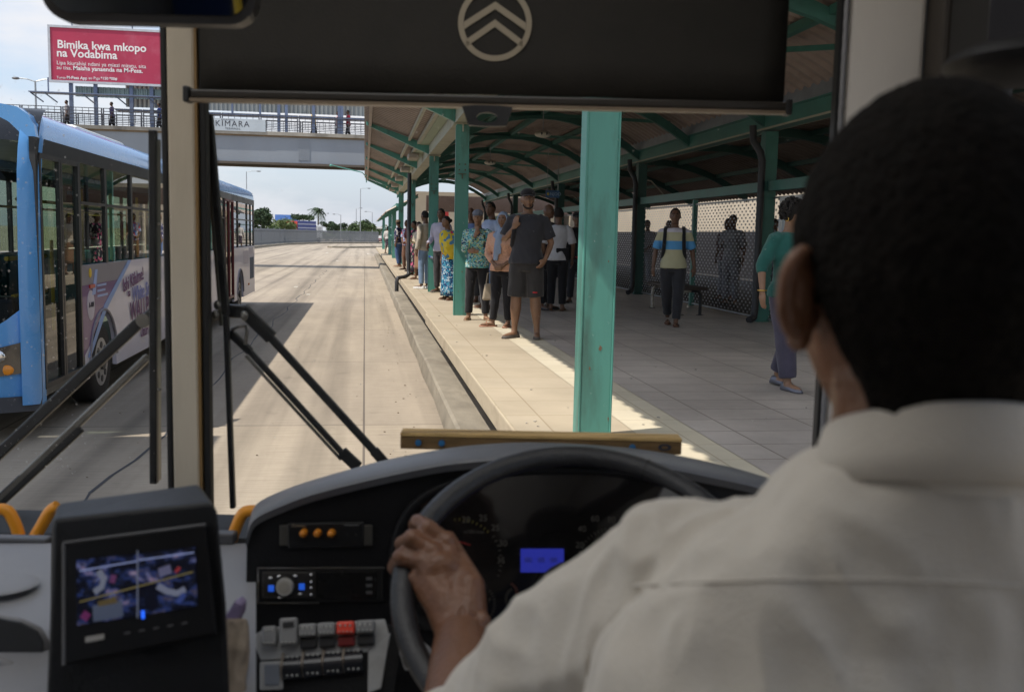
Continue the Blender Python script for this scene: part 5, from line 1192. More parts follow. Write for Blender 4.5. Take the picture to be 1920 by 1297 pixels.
# ------------------------------------------------------------------ steering wheel
WC = L(1092, 1098, 1.31); TAU = R(33); RW = .249
E1 = Vector((1, 0, 0)); E2 = Vector((0, math.cos(TAU), math.sin(TAU))); EN = Vector((0, -math.sin(TAU), math.cos(TAU)))
rim = lambda th, r_=RW: WC+(E1*math.cos(th)+E2*math.sin(th))*r_
g = MB(); n = 96; seg = 16; b0 = 0
rings = []
for i in range(n):
    th = 2*math.pi*i/n; c = rim(th); rd = (c-WC).normalized(); k_ = 1+.05*math.cos(4*th)
    rings.append([c+(rd*math.cos(a)*.0168+EN*math.sin(a)*.0148) for a in [2*math.pi*j/seg for j in range(seg)]])
rings.append(rings[0]); g.loft(rings, cap=False)
swl = cp('steering_wheel', g, mat('black leather grain', (.017, .017, .019), .36, 0, .2, 20, .25, 260, .5), smooth=180)
for th in (R(46), R(226), R(-70)):
    g = MB(); p0, p1 = rim(th, RW-.012), rim(th, .055); tdir = EN.cross((p1-p0).normalized())
    g.loft([[p+tdir*w_*sx-EN*(dz+hh) for sx, hh in ((-1, 0), (1, 0), (1, .012), (-1, .012))] for p, w_, dz in ((p0, .040, .0), (p0*.6+p1*.4, .022, .02), (p1, .030, .035))]); cp('spoke', g, black_m, swl, bevel=.004)
for th in (R(64), R(28)):
    c = rim(th); rd = (c-WC).normalized(); g = MB(); tn = EN.cross(rd); g.loft([[c+tn*o_+(rd*math.cos(a)*.0172+EN*math.sin(a)*.0152) for a in [2*math.pi*j/16 for j in range(16)]] for o_ in (-.002, .002)]); cp('rim_seam', g, blackg, swl)
g = MB(); g.loft([[WC-EN*dz+(E1*math.cos(a)+E2*math.sin(a))*r_ for a in [2*math.pi*j/28 for j in range(28)]] for r_, dz in ((.03, .022), (.066, .026), (.072, .04), (.06, .075))]); cp('hub', g, dash_m, swl, smooth=40)
g = MB(); g.tube([WC-EN*.06, WC-EN*.30], [.045, .06], 16); cp('steering_column', g, black_m, swl, smooth=60)
# ------------------------------------------------------------------ camera monitor pod
def pq(px, py, y): return L(px, py, y)
yA = 1.22
fr_ = [pq(100, 972, yA+.02), pq(398, 940, yA+.02), pq(408, 960, yA+.015), pq(424, 1130, yA-.02), pq(432, 1320, yA-.05), pq(84, 1320, yA-.05), pq(92, 1130, yA-.02), pq(97, 990, yA+.015)]
bk_ = [p+Vector((.004, .17, .010)) for p in fr_]
tp = [pq(112, 942, yA+.13), pq(372, 906, yA+.13)]
g = MB(); 
ring1 = fr_; ring2 = [Vector((p.x, p.y+.004, p.z)) for p in fr_]; ring3 = [tp[0], tp[1], tp[1]+Vector((.012, .0, -.020)), fr_[3]+Vector((-.05, .13, 0)), fr_[4]+Vector((-.05, .13, 0)), fr_[5]+Vector((0, .13, 0)), fr_[6]+Vector((0, .13, 0)), tp[0]+Vector((-.008, 0, -.014))]
g.loft([ring1, ring3]); pod = cp('monitor_housing', g, mat('slate black plastic', (.009, .0095, .011), .45, 0, .2, 7, .12, 200, .3), bevel=.012, seg=3)
PX_ = (fr_[1]-fr_[0]).normalized(); PZ_ = (fr_[0]-fr_[6]).normalized(); PN_ = PX_.cross(PZ_)
if PN_.y > 0: PN_ = -PN_
P0_ = fr_[0]
def pp(px, py, off=0):
    d = L(px, py, 1.0)-EYE; t_ = (P0_-EYE).dot(PN_)/d.dot(PN_); return EYE+d*t_+PN_*off
def pod_plate(pts, off, th, m_, name, bev=.003, par=pod):
    g = MB(); g.prism([pp(*p)+PN_*off for p in pts], PN_*th); return cp(name, g, m_, par, bevel=bev)
pod_plate([(124, 1246), (409, 1188), (388, 984), (126, 1018)], .0005, .006, mat('bezel black', (.005, .005, .006), .4, 0, .2, 6, spec=.25), 'bezel', .006)
for a_, b2 in (((124, 1018), (388, 984)), ((124, 1018), (124, 1246))):
    g = MB(); g.tube([pp(*a_)+PN_*.006, pp(*b2)+PN_*.006], .0022, 8); cp('bezel_lip', g, mat('lip grey', (.09, .09, .095), .35), pod, smooth=60)
scm = bpy.data.materials.new('monitor picture'); scm.use_nodes = True; _n, _l = scm.node_tree.nodes, scm.node_tree.links; _p = _n['Principled BSDF']; _p.inputs['Base Color'].default_value = (.01, .01, .012, 1); _p.inputs['Roughness'].default_value = .15
_t = _n.new('ShaderNodeTexCoord'); _mp = _n.new('ShaderNodeMapping'); _mp.inputs['Scale'].default_value = (1, .3, 1.5); _l.new(_t.outputs['Object'], _mp.inputs[0])
_w = _n.new('ShaderNodeTexNoise'); _w.inputs['Scale'].default_value = 60; _w.inputs['Detail'].default_value = 4; _l.new(_mp.outputs[0], _w.inputs['Vector'])
_r = _n.new('ShaderNodeValToRGB'); _e = _r.color_ramp.elements; _e[0].position = .44; _e[0].color = (.001, .0015, .005, 1); _e[1].position = .80; _e[1].color = (.25, .26, .36, 1)
for pos, c in ((.50, (.004, .007, .022)), (.56, (.012, .022, .085)), (.60, (.03, .02, .015)), (.64, (.05, .07, .17)), (.70, (.12, .07, .10))): q = _e.new(pos); q.color = c+(1,)
_l.new(_w.outputs[0], _r.inputs[0]); _l.new(_r.outputs[0], _p.inputs['Emission Color']); _p.inputs['Emission Strength'].default_value = .55
scr_o = pod_plate([(150, 1172), (374, 1136), (370, 1026), (149, 1050)], .007, .001, scm, 'screen', 0)
for pts, m_ in ((((263, 1032), (263, 1158)), emit('screen divider', (.08, .09, .13), .5)), (((155, 1070), (262, 1052)), emit('screen pale rail', (.10, .12, .22), .8)), (((266, 1050), (368, 1036)), emit('screen pale rail', (.1, .12, .22), .8)), (((155, 1128), (366, 1072)), emit('screen yellow rail', (.08, .065, .02), .7))):
    g = MB(); g.beam(pp(*pts[0])+PN_*.0085, pp(*pts[1])+PN_*.0085, .0016, .0004, PN_); cp('screen_line', g, m_, pod)
def blob(pts, w_, c, e=.24):
    g = MB(); g.tube([pp(*p)+PN_*.0082 for p in pts], w_, 8, flat=.05, upv=PN_); cp('screen_shape', g, emit('screen %s' % (c,), c, e), pod, smooth=60)
blob([(190, 1070), (200, 1085), (196, 1100), (182, 1110)], .004, (.20, .22, .30)); blob([(300, 1098), (318, 1108), (336, 1112), (352, 1104)], .004, (.20, .22, .32)); blob([(312, 1062), (316, 1078)], .008, (.13, .13, .24)); blob([(335, 1066), (340, 1070)], .004, (.30, .02, .03)); blob([(180, 1150), (235, 1140)], .010, (.07, .09, .15)); blob([(190, 1136), (225, 1126)], .006, (.10, .07, .02)); blob([(340, 1118), (348, 1124)], .007, (.03, .06, .26)); blob([(270, 1152), (276, 1151)], .005, (.01, .08, .6), 1.0); blob([(212, 1084), (222, 1086)], .005, (.13, .03, .12)); blob([(160, 1150), (172, 1158)], .005, (.14, .01, .10))
pod_plate([(165, 1204), (200, 1197), (200, 1187), (165, 1193)], .0068, .0006, mat('grey maker plate', (.30, .29, .27), .5), 'maker_plate', 0)
for px in (238, 265, 292, 318, 345): pod_plate([(px, 1188-(px-238)*.17), (px+10, 1186-(px-238)*.17), (px+10, 1183-(px-238)*.17), (px, 1185-(px-238)*.17)], .0068, .0008, mat('lip grey'), 'button', 0)
# left hand shelf of the dash, tray and orange loops
def shelf(px, py, z=None, y=None):
    return L(px, py, y)
g = MB(); g.loft([[L(-90, 1018, 1.72), L(96, 1018, 1.72)], [L(-90, 1180, 1.36), L(94, 1180, 1.36)], [L(-90, 1330, 1.20), L(92, 1330, 1.20)]], cap=False, closed=False); sf = cp('dash_shelf', g, greyp); q_ = sf.modifiers.new('solid', 'SOLIDIFY'); q_.thickness = .02; q_.offset = -1
g = MB(); g.box(L(-90, 1018, 1.74).x, L(96, 1018, 1.74).x, 1.722, 1.75, 1.25, L(0, 1006, 1.73).z); cp('shelf_lip', g, mat('grey rail', (.10, .10, .105), .4, .2), bevel=.004)
g = MB(); g.tube([L(px, py, 1.32) for px, py in ((-60, 1156), (0, 1158), (40, 1166), (72, 1182), (86, 1205), (84, 1300))], .006, 8); cp('tray_rim', g, greyp, smooth=60)
g = MB(); g.prism([L(px, py, 1.315)+Vector((0, 0, .004)) for px, py in ((-60, 1160), (0, 1162), (40, 1170), (70, 1186), (82, 1208), (80, 1320), (-60, 1320))], Vector((0, -.004, 0))); cp('tray_well', g, mat('dark tray', (.05, .052, .055), .5, 0, .2, 5))
g = MB(); g.tube([L(px, py, 1.29) for px, py in ((-60, 1238), (0, 1240), (30, 1252), (46, 1275), (50, 1320))], .007, 8); cp('tray_rim', g, greyp, smooth=60)
g = MB(); c = L(10, 1095, 1.5); g.ell(c, .05, .05, .004, 20, 8); cp('moulded_pad', g, greyp, smooth=60)
org = mat('orange grab loop', (.85, .33, .02), .4, 0, .12, 6)
for pts in (((-40, 1010), (-34, 965), (-10, 955), (14, 957), (30, 985), (38, 1012)), ((62, 1012), (78, 985), (94, 958), (108, 948)), ((434, 1012), (446, 980), (456, 962), (470, 957), (486, 962), (500, 1000))):
    g = MB(); g.tube(arcsm([[L(px, py, 1.85) for px, py in pts]])[0], .0115, 10); cp('grab_loop', g, org, smooth=60)
g = MB(); g.loft([[L(390, 1018, 1.80), L(480, 1018, 1.80)], [L(400, 1180, 1.40), L(480, 1180, 1.40)], [L(410, 1330, 1.2), L(480, 1330, 1.2)]], cap=False, closed=False); cp('dash_shelf', g, greyp)
g = MB(); g.box(L(405, 1000, 1.8).x, L(441, 1000, 1.8).x, 1.79, 1.82, L(420, 1018, 1.8).z, L(420, 998, 1.8).z); cp('shelf_lip', g, mat('grey rail'), bevel=.004)
g = MB(); g.box(-2.05, .66, 1.97, 2.09, 1.30, L(430, 976, 2.09).z); cp('windscreen_sill', g, blackg)

# loose things lying on the dash
wdm = mat('raw pine board', (.66, .43, .17), .65, 0, .18, 3, .15, 30, .3, (1.5, 30, 30), (.10, .06, .03), .8, 1.2)
CABW = CABROT
wbd = thing('wooden_board', 'raw yellow wooden board with blue bolts lying along the foot of the windscreen', 'board', tuple(CABW @ Vector((.06, 1.95, 1.6))), -YAW)
def wl3(v): return CABW @ Vector(v)
xa, xb = -.222, .348; zt = 1.641
g = MB(); g.box(xa, xb, 1.942, 1.985, zt-.034, zt-.008); g.v = [wl3(v) for v in g.v]; part('plank', g, mat('shade browned wood', (.20, .12, .05), .7, 0, .25, 3, .15, 30, .3, (1.5, 30, 30)), wbd, bevel=.002)  # front of the board coloured brown for its shaded side
g = MB(); g.box(xa, xb, 1.94, 1.987, zt-.0078, zt); g.v = [wl3(v) for v in g.v]; part('lit_top', g, wdm, wbd, bevel=.002)  # thin yellow slab for the lit top of the same board
for px in (784, 828, 1186):
    c = L(px, 838, 1.938); g = MB(); g.cyl((c.x, 1.933, zt-.02), (c.x, 1.9415, zt-.02), .0045, 6); g.cyl((c.x, 1.937, zt-.02), (c.x, 1.9415, zt-.02), .0065, 14); g.v = [wl3(v) for v in g.v]; part('bolt', g, mat('blue bolt head', (.03, .16, .35), .4), wbd)
g = MB(); c = L(1247, 832, 1.938); g.loft([[wl3((c.x+r_*1.6*math.cos(a), y_, zt-.019+r_*.8*math.sin(a))) for a in [2*math.pi*i/20 for i in range(20)]] for r_, y_ in ((.0085, 1.9415), (.0085, 1.9405), (.0045, 1.9405), (.0045, 1.9415))], cap=False); part('burnt_mark', g, ink_k, wbd)
ct = thing('crumpled_cloth', 'crumpled beige cloth and purple wrapper stuffed beside the dashboard', 'cloth', tuple(CABW @ L(438, 1250, 1.28)), -YAW)
rnd = random.Random(4); g = MB()
for k_ in range(7):
    x_ = 418+6*k_; g.tube([CABW @ L(x_+rnd.uniform(-4, 4)+(6 if s_ < 2 else 0)-s_*1.5, 1160+s_*30, 1.30-.012*s_+rnd.uniform(-.008, .008)) for s_ in range(6)], [.006, .010, .011, .011, .012, .012], 8)
part('cloth', remeshed(g, 'cloth', mat('beige rag', (.30, .24, .18), .9, 0, .2, 20, .4, 40), .003, 3), None, ct)
g = MB(); pts = [CABW @ (L(px, py, 1.295)+Vector((0, rnd.uniform(-.012, .012), 0))) for px, py in ((424, 1150), (438, 1128), (450, 1136), (446, 1158), (430, 1190), (422, 1180))]; g.prism(pts, CABW.to_3x3() @ Vector((.004, .02, 0))); part('wrapper', g, mat('purple wrapper', (.30, .24, .40), .25, .2, .3, 20), ct, bevel=.003)
# ------------------------------------------------------------------ people
SKIN = [mat('deep brown skin', (.135, .070, .042), .48, 0, .12, 12), mat('brown skin', (.21, .115, .068), .48, 0, .12, 12), mat('warm brown skin', (.27, .15, .09), .48, 0, .12, 12)]
hair_m = mat('black curly hair', (.012, .010, .009), .9, 0, .4, 60, .6, 90)
eyew = mat('eye white', (.30, .27, .24), .35); eyek = mat('dark iris', (.02, .012, .01), .2); lipm = mat('lip', (.13, .05, .04), .45)
def cloth(name, c, rough=.85, var=.14, bump=.35): return mat(name, c, rough, 0, var, 7, bump, 22, .2, sheen=.2)
def ering(c, rx, ry, n=18, tilt=0):
    return [(c[0]+rx*math.cos(2*math.pi*i/n), c[1]+ry*math.sin(2*math.pi*i/n), c[2]+tilt*math.sin(2*math.pi*i/n)) for i in range(n)]

def head_shape(mb, c, s=1.0, yaw=0, pitch=0, ears=True):
    c = Vector(c); rot = Matrix.Rotation(yaw, 3, 'Z') @ Matrix.Rotation(pitch, 3, 'X')
    def fn(q):
        t = q.z/.118
        if t < 0:
            k = 1-.30*abs(t)**1.4; q = Vector((q.x*k, q.y*(1-.12*abs(t)), q.z)); q.y += .016*abs(t)
        else: q = Vector((q.x*(1-.03*t), q.y, q.z))
        if q.y > .07: q.y = .07+(q.y-.07)*.55
        return q*s
    mb.ell(c, .076, .098, .118, 22, 16, rot, fn)
    def P(x, y, z): return c+rot @ (Vector((x, y, z))*s)
    mb.tube([P(0, .078, .018), P(0, .097, -.008), P(0, .106, -.026)], [.010*s, .013*s, .017*s], 8); mb.ell(P(0, .092, -.029), .021*s, .014*s, .011*s, 8, 6)
    mb.ell(P(0, .080, .030), .052*s, .016*s, .011*s, 12, 6, rot)                                  # brow
    for sx in (-1, 1): mb.ell(P(sx*.042, .060, -.018), .022*s, .022*s, .02*s, 8, 6)               # cheeks
    mb.ell(P(0, .084, -.057), .027*s, .014*s, .010*s, 10, 6, rot); mb.ell(P(0, .084, -.069), .024*s, .013*s, .008*s, 10, 6, rot)
    mb.ell(P(0, .068, -.098), .028*s, .022*s, .02*s, 10, 6)                                       # chin
    if ears:
        for sx in (-1, 1): mb.ell(P(sx*.079, -.008, -.004), .009*s, .02*s, .033*s, 8, 8, rot)
    return P, rot
def face_bits(t, P, rot, s=1.0, tagm=None):
    for sx in (-1, 1):
        g = MB(); g.ell(P(sx*.030, .073, .010), .0135*s, .009*s, .007*s, 10, 6, rot); e = part('eye', g, eyew, t, smooth=180)
        g = MB(); g.ell(P(sx*.030, .0805, .010), .0058*s, .003*s, .0058*s, 8, 6, rot); part('iris', g, eyek, e, smooth=180)
        g = MB(); g.tube([P(sx*.048, .074, .030), P(sx*.030, .087, .035), P(sx*.013, .089, .030)], [.003*s, .0045*s, .004*s], 6); part('eyebrow', g, hair_m, t, smooth=180)
    g = MB(); g.tube([P(-.022, .089, -.061), P(0, .100, -.063), P(.022, .089, -.061)], [.003*s, .005*s, .003*s], 6); part('lips', g, lipm, t, smooth=180)
def hand_shape(mb, wr, d, palm, s=1.0, curl=.6):
    """palm plus five fingers; d along the hand, palm the way the palm faces"""
    wr, d, pn = Vector(wr), Vector(d).normalized(), Vector(palm); pn = (pn-d*pn.dot(d)).normalized(); w = d.cross(pn)
    mb.obox(wr+d*.045*s, d*.045*s, w*.036*s, pn*.012*s); mb.ell(wr+d*.05*s, .03*s, .03*s, .03*s, 8, 6)
    for k, (off, ln) in enumerate(((-.028, .060), (-.010, .070), (.010, .066), (.027, .052))):
        p0 = wr+d*.082*s+w*off*s; a = curl*(.8+.15*k)
        p1 = p0+(d*math.cos(a*.4)+pn*math.sin(a*.4))*ln*.5*s; p2 = p1+(d*math.cos(a)+pn*math.sin(a))*ln*.35*s; p3 = p2+(d*math.cos(a*1.5)+pn*math.sin(a*1.5))*ln*.28*s
        mb.tube([p0, p1, p2, p3], [.010*s, .0095*s, .009*s, .007*s], 8)
    p0 = wr+d*.02*s-w*.030*s; mb.tube([p0, p0-w*.022*s+d*.026*s+pn*.012*s, p0-w*.026*s+d*.056*s+pn*.02*s], [.013*s, .011*s, .008*s], 8)
TORSO = [(.86, .150, .112, 0), (.93, .160, .118, 0), (1.03, .140, .102, .004), (1.13, .140, .102, .008), (1.26, .165, .118, .008), (1.37, .178, .110, .0), (1.43, .140, .085, -.008), (1.465, .072, .062, -.01)]
def person(label, loc, rz, H=1.75, skin=1, girth=1.0, belly=0, pose=None, top=None, bottom=None, shoes=None, hair='short', extras=None, group=None, vox=.0115, face=True, head_yaw=0, head_pitch=0, sleeve=.45, hem=.86, sex='m', flip=False):
    """one person: a continuous body with clothes, hair and shoes as children"""
    s = H/1.75; J = dict(hip=((-.085, 0, .90), (.085, 0, .90)), knee=((-.095, .02, .50), (.095, .02, .50)), ank=((-.10, -.015, .085), (.10, -.015, .085)), toe=((-.12, .14, .02), (.12, .14, .02)),
                         sho=((-.178, -.005, 1.395), (.178, -.005, 1.395)), elb=((-.235, -.03, 1.11), (.235, -.03, 1.11)), wr=((-.245, .04, .865), (.245, .04, .865)),
                         hd=((0, .1, -1), (0, .1, -1)), palm=((1, 0, 0), (-1, 0, 0)), head=(0, .02, 1.632), lean=(0, 0))
    if pose is None:                                               # everyone stands a little differently
        rp_ = random.Random(label); k_ = rp_.randrange(4); J['lean'] = (rp_.uniform(-.03, .03), rp_.uniform(-.01, .03)); dx_ = rp_.uniform(-.02, .03)
        J['ank'] = ((-.11-dx_, rp_.uniform(-.05, .03), .085), (.11+dx_, rp_.uniform(-.05, .06), .085)); J['toe'] = ((J['ank'][0][0]-.04, J['ank'][0][1]+.15, .02), (J['ank'][1][0]+.04, J['ank'][1][1]+.15, .02)); J['knee'] = ((-.105, .03, .5), (.10, rp_.uniform(0, .06), .5))
        if k_ == 0: J['elb'] = ((-.235, -.03, 1.11), (.23, .03, 1.12)); J['wr'] = ((-.245, .04, .865), (.12, .24, 1.16)); J['hd'] = ((0, .1, -1), (-.5, .5, .6))
        elif k_ == 1: J['elb'] = ((-.23, .02, 1.11), (.235, .02, 1.11)); J['wr'] = ((-.06, .17, .98), (.06, .17, .97)); J['hd'] = ((.8, .3, -.5), (-.8, .3, -.5))
        elif k_ == 2: J['elb'] = ((-.30, -.06, 1.13), (.235, -.03, 1.11)); J['wr'] = ((-.19, .06, .98), (.245, .05, .87))
        if not head_yaw: head_yaw = rp_.uniform(-.35, .35)
    if pose: J.update(pose)
    if flip:
        mir = lambda p: (-p[0],)+tuple(p[1:])
        for k_ in ('hip', 'knee', 'ank', 'toe', 'sho', 'elb', 'wr', 'hd', 'palm'): J[k_] = (mir(J[k_][1]), mir(J[k_][0]))
    lx, ly = J['lean']
    def LN(p):
        p = Vector(p); k = max(0, (p.z-.9))/.73; return Vector((p.x+lx*k, p.y+ly*k, p.z))
    def V(p): p = LN(p); return Vector((p.x*s, p.y*s, p.z*s))
    t = thing('person', label, 'person', loc, rz, group)
    sk = SKIN[skin] if isinstance(skin, int) else skin
    b = MB(); g_ = girth
    def torso(mb, inf=0, z0=.0, z1=9, fl=1.0):
        rr = [(z, rx*g_+inf, ry*g_+inf+belly*math.exp(-((z-1.06)/.13)**2)*.5, y+belly*math.exp(-((z-1.06)/.13)**2)*.5) for z, rx, ry, y in TORSO if z0 <= z <= z1]
        if sex == 'f': rr = [(z, rx*(.93 if z > 1.3 else (.95 if 1.0 < z < 1.2 else 1.05)), ry+(.022 if 1.22 < z < 1.3 else 0), y+(.012 if 1.22 < z < 1.3 else 0)) for z, rx, ry, y in rr]
        return rr
    def ringsV(rr, n=20): return [[V(q) for q in ering((0, y, z), rx, ry, n)] for z, rx, ry, y in rr]
    b.loft(ringsV([(.80, .125*g_, .10*g_, 0)]+torso(b)))
    hc = V(J['head']); b.tube([V((0, -.015, 1.40)), V((0, -.008, 1.50)), hc+Vector((0, -.015, -.05))*s], [.070*s, .057*s, .058*s], 12)
    P, rot = head_shape(b, hc, s, head_yaw, head_pitch)
    for i in (0, 1):
        hp, kn, an, to = (V(J[k][i]) for k in ('hip', 'knee', 'ank', 'toe'))
        b.tube([hp, lerp(hp, kn, .45), kn, lerp(kn, an, .35), lerp(kn, an, .85), an+Vector((0, 0, -.03))*s], [.092*s*g_, .078*s*g_, .056*s*g_, .058*s*g_, .037*s, .036*s], 14)
        fd = Vector((to.x-an.x, to.y-an.y, 0)).normalized(); hl = Vector((an.x, an.y, to.z+.015*s))-fd*.04*s
        b.tube([hl, hl+fd*.10*s+Vector((0, 0, .012*s)), hl+fd*.18*s, hl+fd*.235*s], [.034*s, .040*s, .036*s, .02*s], 10, flat=.62)
        so, el, wr = (V(J[k][i]) for k in ('sho', 'elb', 'wr'))
        b.tube([so+Vector(((.04 if i == 0 else -.04)*s, 0, .01*s)), so, lerp(so, el, .5), el, lerp(el, wr, .3), wr], [.055*s, .054*s*g_**.5, .046*s*g_, .038*s, .038*s, .026*s], 12)
        hand_shape(b, wr, J['hd'][i], J['palm'][i], s*1.0)
    part('body', remeshed(b, 'body', sk, vox, 3), None, t, local=True)
    # everything below is in the person's own frame
    def lp(name, mb, m, parent=t, smooth=180, **k): return part(name, mb, m, parent, smooth, local=True, **k)
    if face:
        for sx in (-1, 1):
            g = MB(); g.ell(P(sx*.030, .0775, .010), .0130*s, .007*s, .0062*s, 10, 6, rot); e = lp('eye', g, eyew)
            g = MB(); g.ell(P(sx*.030, .0830, .010), .0056*s, .003*s, .0056*s, 8, 6, rot); lp('iris', g, eyek, e)
            g = MB(); g.tube([P(sx*.048, .076, .031), P(sx*.030, .091, .036), P(sx*.013, .092, .031)], [.003*s, .0045*s, .004*s], 6); lp('eyebrow', g, hair_m)
        g = MB(); g.tube([P(-.023, .092, -.062), P(0, .101, -.064), P(.023, .092, -.062)], [.002*s, .0045*s, .002*s], 6); lp('lips', g, lipm)
    # trousers, shorts or skirt
    if bottom:
        kind, m_ = bottom[:2]; w = MB(); waist = 1.0
        if kind in ('trousers', 'shorts', 'leggings'):
            inf = .012 if kind != 'leggings' else .006
            w.loft(ringsV([(.80, .14*g_+inf, .108*g_+inf, 0)]+torso(w, .007, .85, .94)+[(.965, .148*g_, .108*g_+belly*.3, .004+belly*.25)]))
            for i in (0, 1):
                hp, kn, an = (V(J[k][i]) for k in ('hip', 'knee', 'ank')); wd = bottom[2] if len(bottom) > 2 else 1.0
                if kind == 'shorts': w.tube([hp, lerp(hp, kn, .5), lerp(hp, kn, 1.02)], [.100*s*g_, .094*s*g_, .092*s*g_], 16)
                else: w.tube([hp, lerp(hp, kn, .5), kn, lerp(kn, an, .5), lerp(kn, an, .93 if kind != 'leggings' else .86)], [.106*s*g_, .096*s*g_*wd**.5, .078*s*g_*wd, .070*s*wd*g_**.5, .062*s*wd], 16)
            lp('trousers' if kind != 'shorts' else 'shorts', push(remeshed(w, 'trousers', m_, vox*1.05, 3), creases(.007*s, 11, H*37)), None)
        else:
            ln = bottom[2]; fl = bottom[3] if len(bottom) > 3 else 1.3; n = 48; rings = []
            for j in range(9):
                u_ = j/8; z = 1.0+(ln-1.0)*u_; rr = (.148+(.148*fl-.148)*u_**.8)*g_+.012+(.02 if .1 < u_ < .35 else 0)
                rings.append([V(((rr*(1+.045*u_*math.sin(a*7+1.3*math.sin(a*2))))*math.cos(a), (rr*.82*(1+.05*u_*math.sin(a*6+.8)))*math.sin(a)+.0, z)) for a in [2*math.pi*i/n for i in range(n)]])
            w.loft(rings); lp('skirt', w, m_)
    if top:
        m_ = top; inf = .017; w = MB(); lo = hem
        base = torso(w, inf, .0, 1.45); rr = [q for q in base if q[0] > lo+.02]
        first = min(base, key=lambda q: abs(q[0]-lo)); rr = [(lo, first[1]+.022, first[2]+.022, first[3])]+[(z, rx+(.010 if z < 1.0 else 0), ry+(.010 if z < 1.0 else 0), y) for z, rx, ry, y in rr]+[(1.458, .083*g_+inf*.6, .068*g_+inf*.6, -.012)]
        w.loft(ringsV(rr, 22))
        for i in (0, 1):
            so, el, wr = (V(J[k][i]) for k in ('sho', 'elb', 'wr')); sg_ = -1 if i == 0 else 1
            pts = [so+Vector((-sg_*.07*s, 0, .004*s)), so+Vector((-sg_*.03*s, 0, .006*s)), so]; rad = [.035*s, .062*s, .066*s*g_**.5]
            if sleeve <= .5: pts += [lerp(so, el, sleeve*2)]; rad += [.070*s*g_**.7]
            else: pts += [lerp(so, el, .5), el, lerp(el, wr, (sleeve-.5)*2)]; rad += [.064*s*g_**.7, .056*s, .046*s]
            w.tube(pts, rad, 14)
        lp('top', push(remeshed(w, 'top', m_, vox*1.05, 3), creases(.008*s, 10, H*53, (.5, .1, 1))), None)
    if shoes:
        for i in (0, 1):
            an, to = V(J['ank'][i]), V(J['toe'][i]); fd = Vector((to.x-an.x, to.y-an.y, 0)).normalized(); sd_ = Vector((fd.y, -fd.x, 0)); z0 = to.z-.018*s; hl = Vector((an.x, an.y, z0))-fd*.075*s
            w = MB(); rings = []
            kind = shoes[0]
            for u_, wd, ht in ((0, .028, .05), (.06, .036, .075), (.25, .038, .085), (.45, .042, .062), (.7, .047, .048), (.9, .040, .036), (1.0, .018, .026)):
                if kind == 'sandal': ht = .022
                c = hl+fd*.285*s*u_; rings.append([c+sd_*wd*s*math.cos(a)+Vector((0, 0, (max(0, math.sin(a))*ht+(.0 if math.sin(a) < 0 else 0))*s+.002)) for a in [math.pi*2*k_/16 for k_ in range(16)]])
            w.loft(rings); o = lp('shoe' if kind != 'sandal' else 'sandal', w, shoes[1])
            if kind == 'sandal':
                w = MB(); c = hl+fd*.17*s; w.tube([c+sd_*.046*s+Vector((0, 0, .012*s)), c+Vector((0, 0, .075*s)), c-sd_*.046*s+Vector((0, 0, .012*s))], .009*s, 6); lp('strap', w, shoes[1], o)
            elif kind == 'sneaker':
                w = MB(); w.loft([[hl+fd*.285*s*u_+sd_*wd*s*1.06*e+Vector((0, 0, zz*s)) for e, zz in ((-1, 0), (1, 0), (1, .024), (-1, .024))] for u_, wd in ((-.01, .024), (.06, .036), (.25, .038), (.45, .042), (.7, .047), (.9, .040), (1.01, .016))]); lp('sole', w, shoes[2], o, 30)
    HP = lambda x, y, z: P(x, y, z)
    def scalp(r_, zc, m_, name='hair', low=-.02, bump=0, n=26, back=-.004):
        w = MB()
        def fn(q):
            f_ = q.y/.1
            if q.z < low-.035*(1 if f_ < .2 else -1.2)+(.055 if f_ > .45 else 0): q = Vector((q.x*.86, q.y*.86, max(q.z, low-.07)))
            return q*s
        c = HP(0, back, .014); w.ell(c, .083*r_, .101*r_, .112*r_, n, 18, rot, fn)
        if bump:
            for k_ in range(len(w.v)): d = (w.v[k_]-c); w.v[k_] = c+d*(1+bump*noise.noise(w.v[k_]*38))
        return lp(name, w, m_)
    if hair == 'short': scalp(1.0, 0, hair_m)
    elif hair == 'bald': pass
    elif hair == 'afro':
        rc = random.Random(3); w = MB(); w.ell(HP(0, -.012, .02), .095*s, .105*s, .112*s, 20, 14, rot)
        for _k in range(230):
            d = Vector((rc.gauss(0, 1), rc.gauss(0, 1), rc.gauss(0, 1))).normalized()
            if d.z < -.55 or (d.y > .55 and d.z < .45): continue
            w.ell(HP(d.x*.108, -.012+d.y*.112, .022+d.z*.122), rc.uniform(.012, .022)*s, rc.uniform(.012, .022)*s, rc.uniform(.012, .022)*s, 6, 4)
        lp('hair', w, hair_m)
    elif hair == 'tied':
        scalp(1.02, 0, hair_m); w = MB(); w.ell(HP(0, -.115, .03), .04*s, .04*s, .04*s, 12, 8); lp('hair_bun', w, hair_m)
    elif hair[0] == 'cap':
        scalp(.985, 0, hair_m); w = MB(); w.ell(HP(0, -.002, .055), .090*s, .106*s, .075*s, 20, 10, rot, lambda q: Vector((q.x, q.y, max(q.z, -.012*s)))); o = lp('cap', w, hair[1])
        w = MB(); w.loft([[HP(x*.075, .085+.075*(1-x*x)*e, .052-.012*e-.012*x*x+dz) for x in (-1, -.6, -.2, .2, .6, 1)] for e in (0, .5, 1) for dz in (0,)], cap=False, closed=False); md = lp('brim', w, hair[1], o); so_ = md.modifiers.new('solid', 'SOLIDIFY'); so_.thickness = .006
    elif hair[0] == 'kufi':
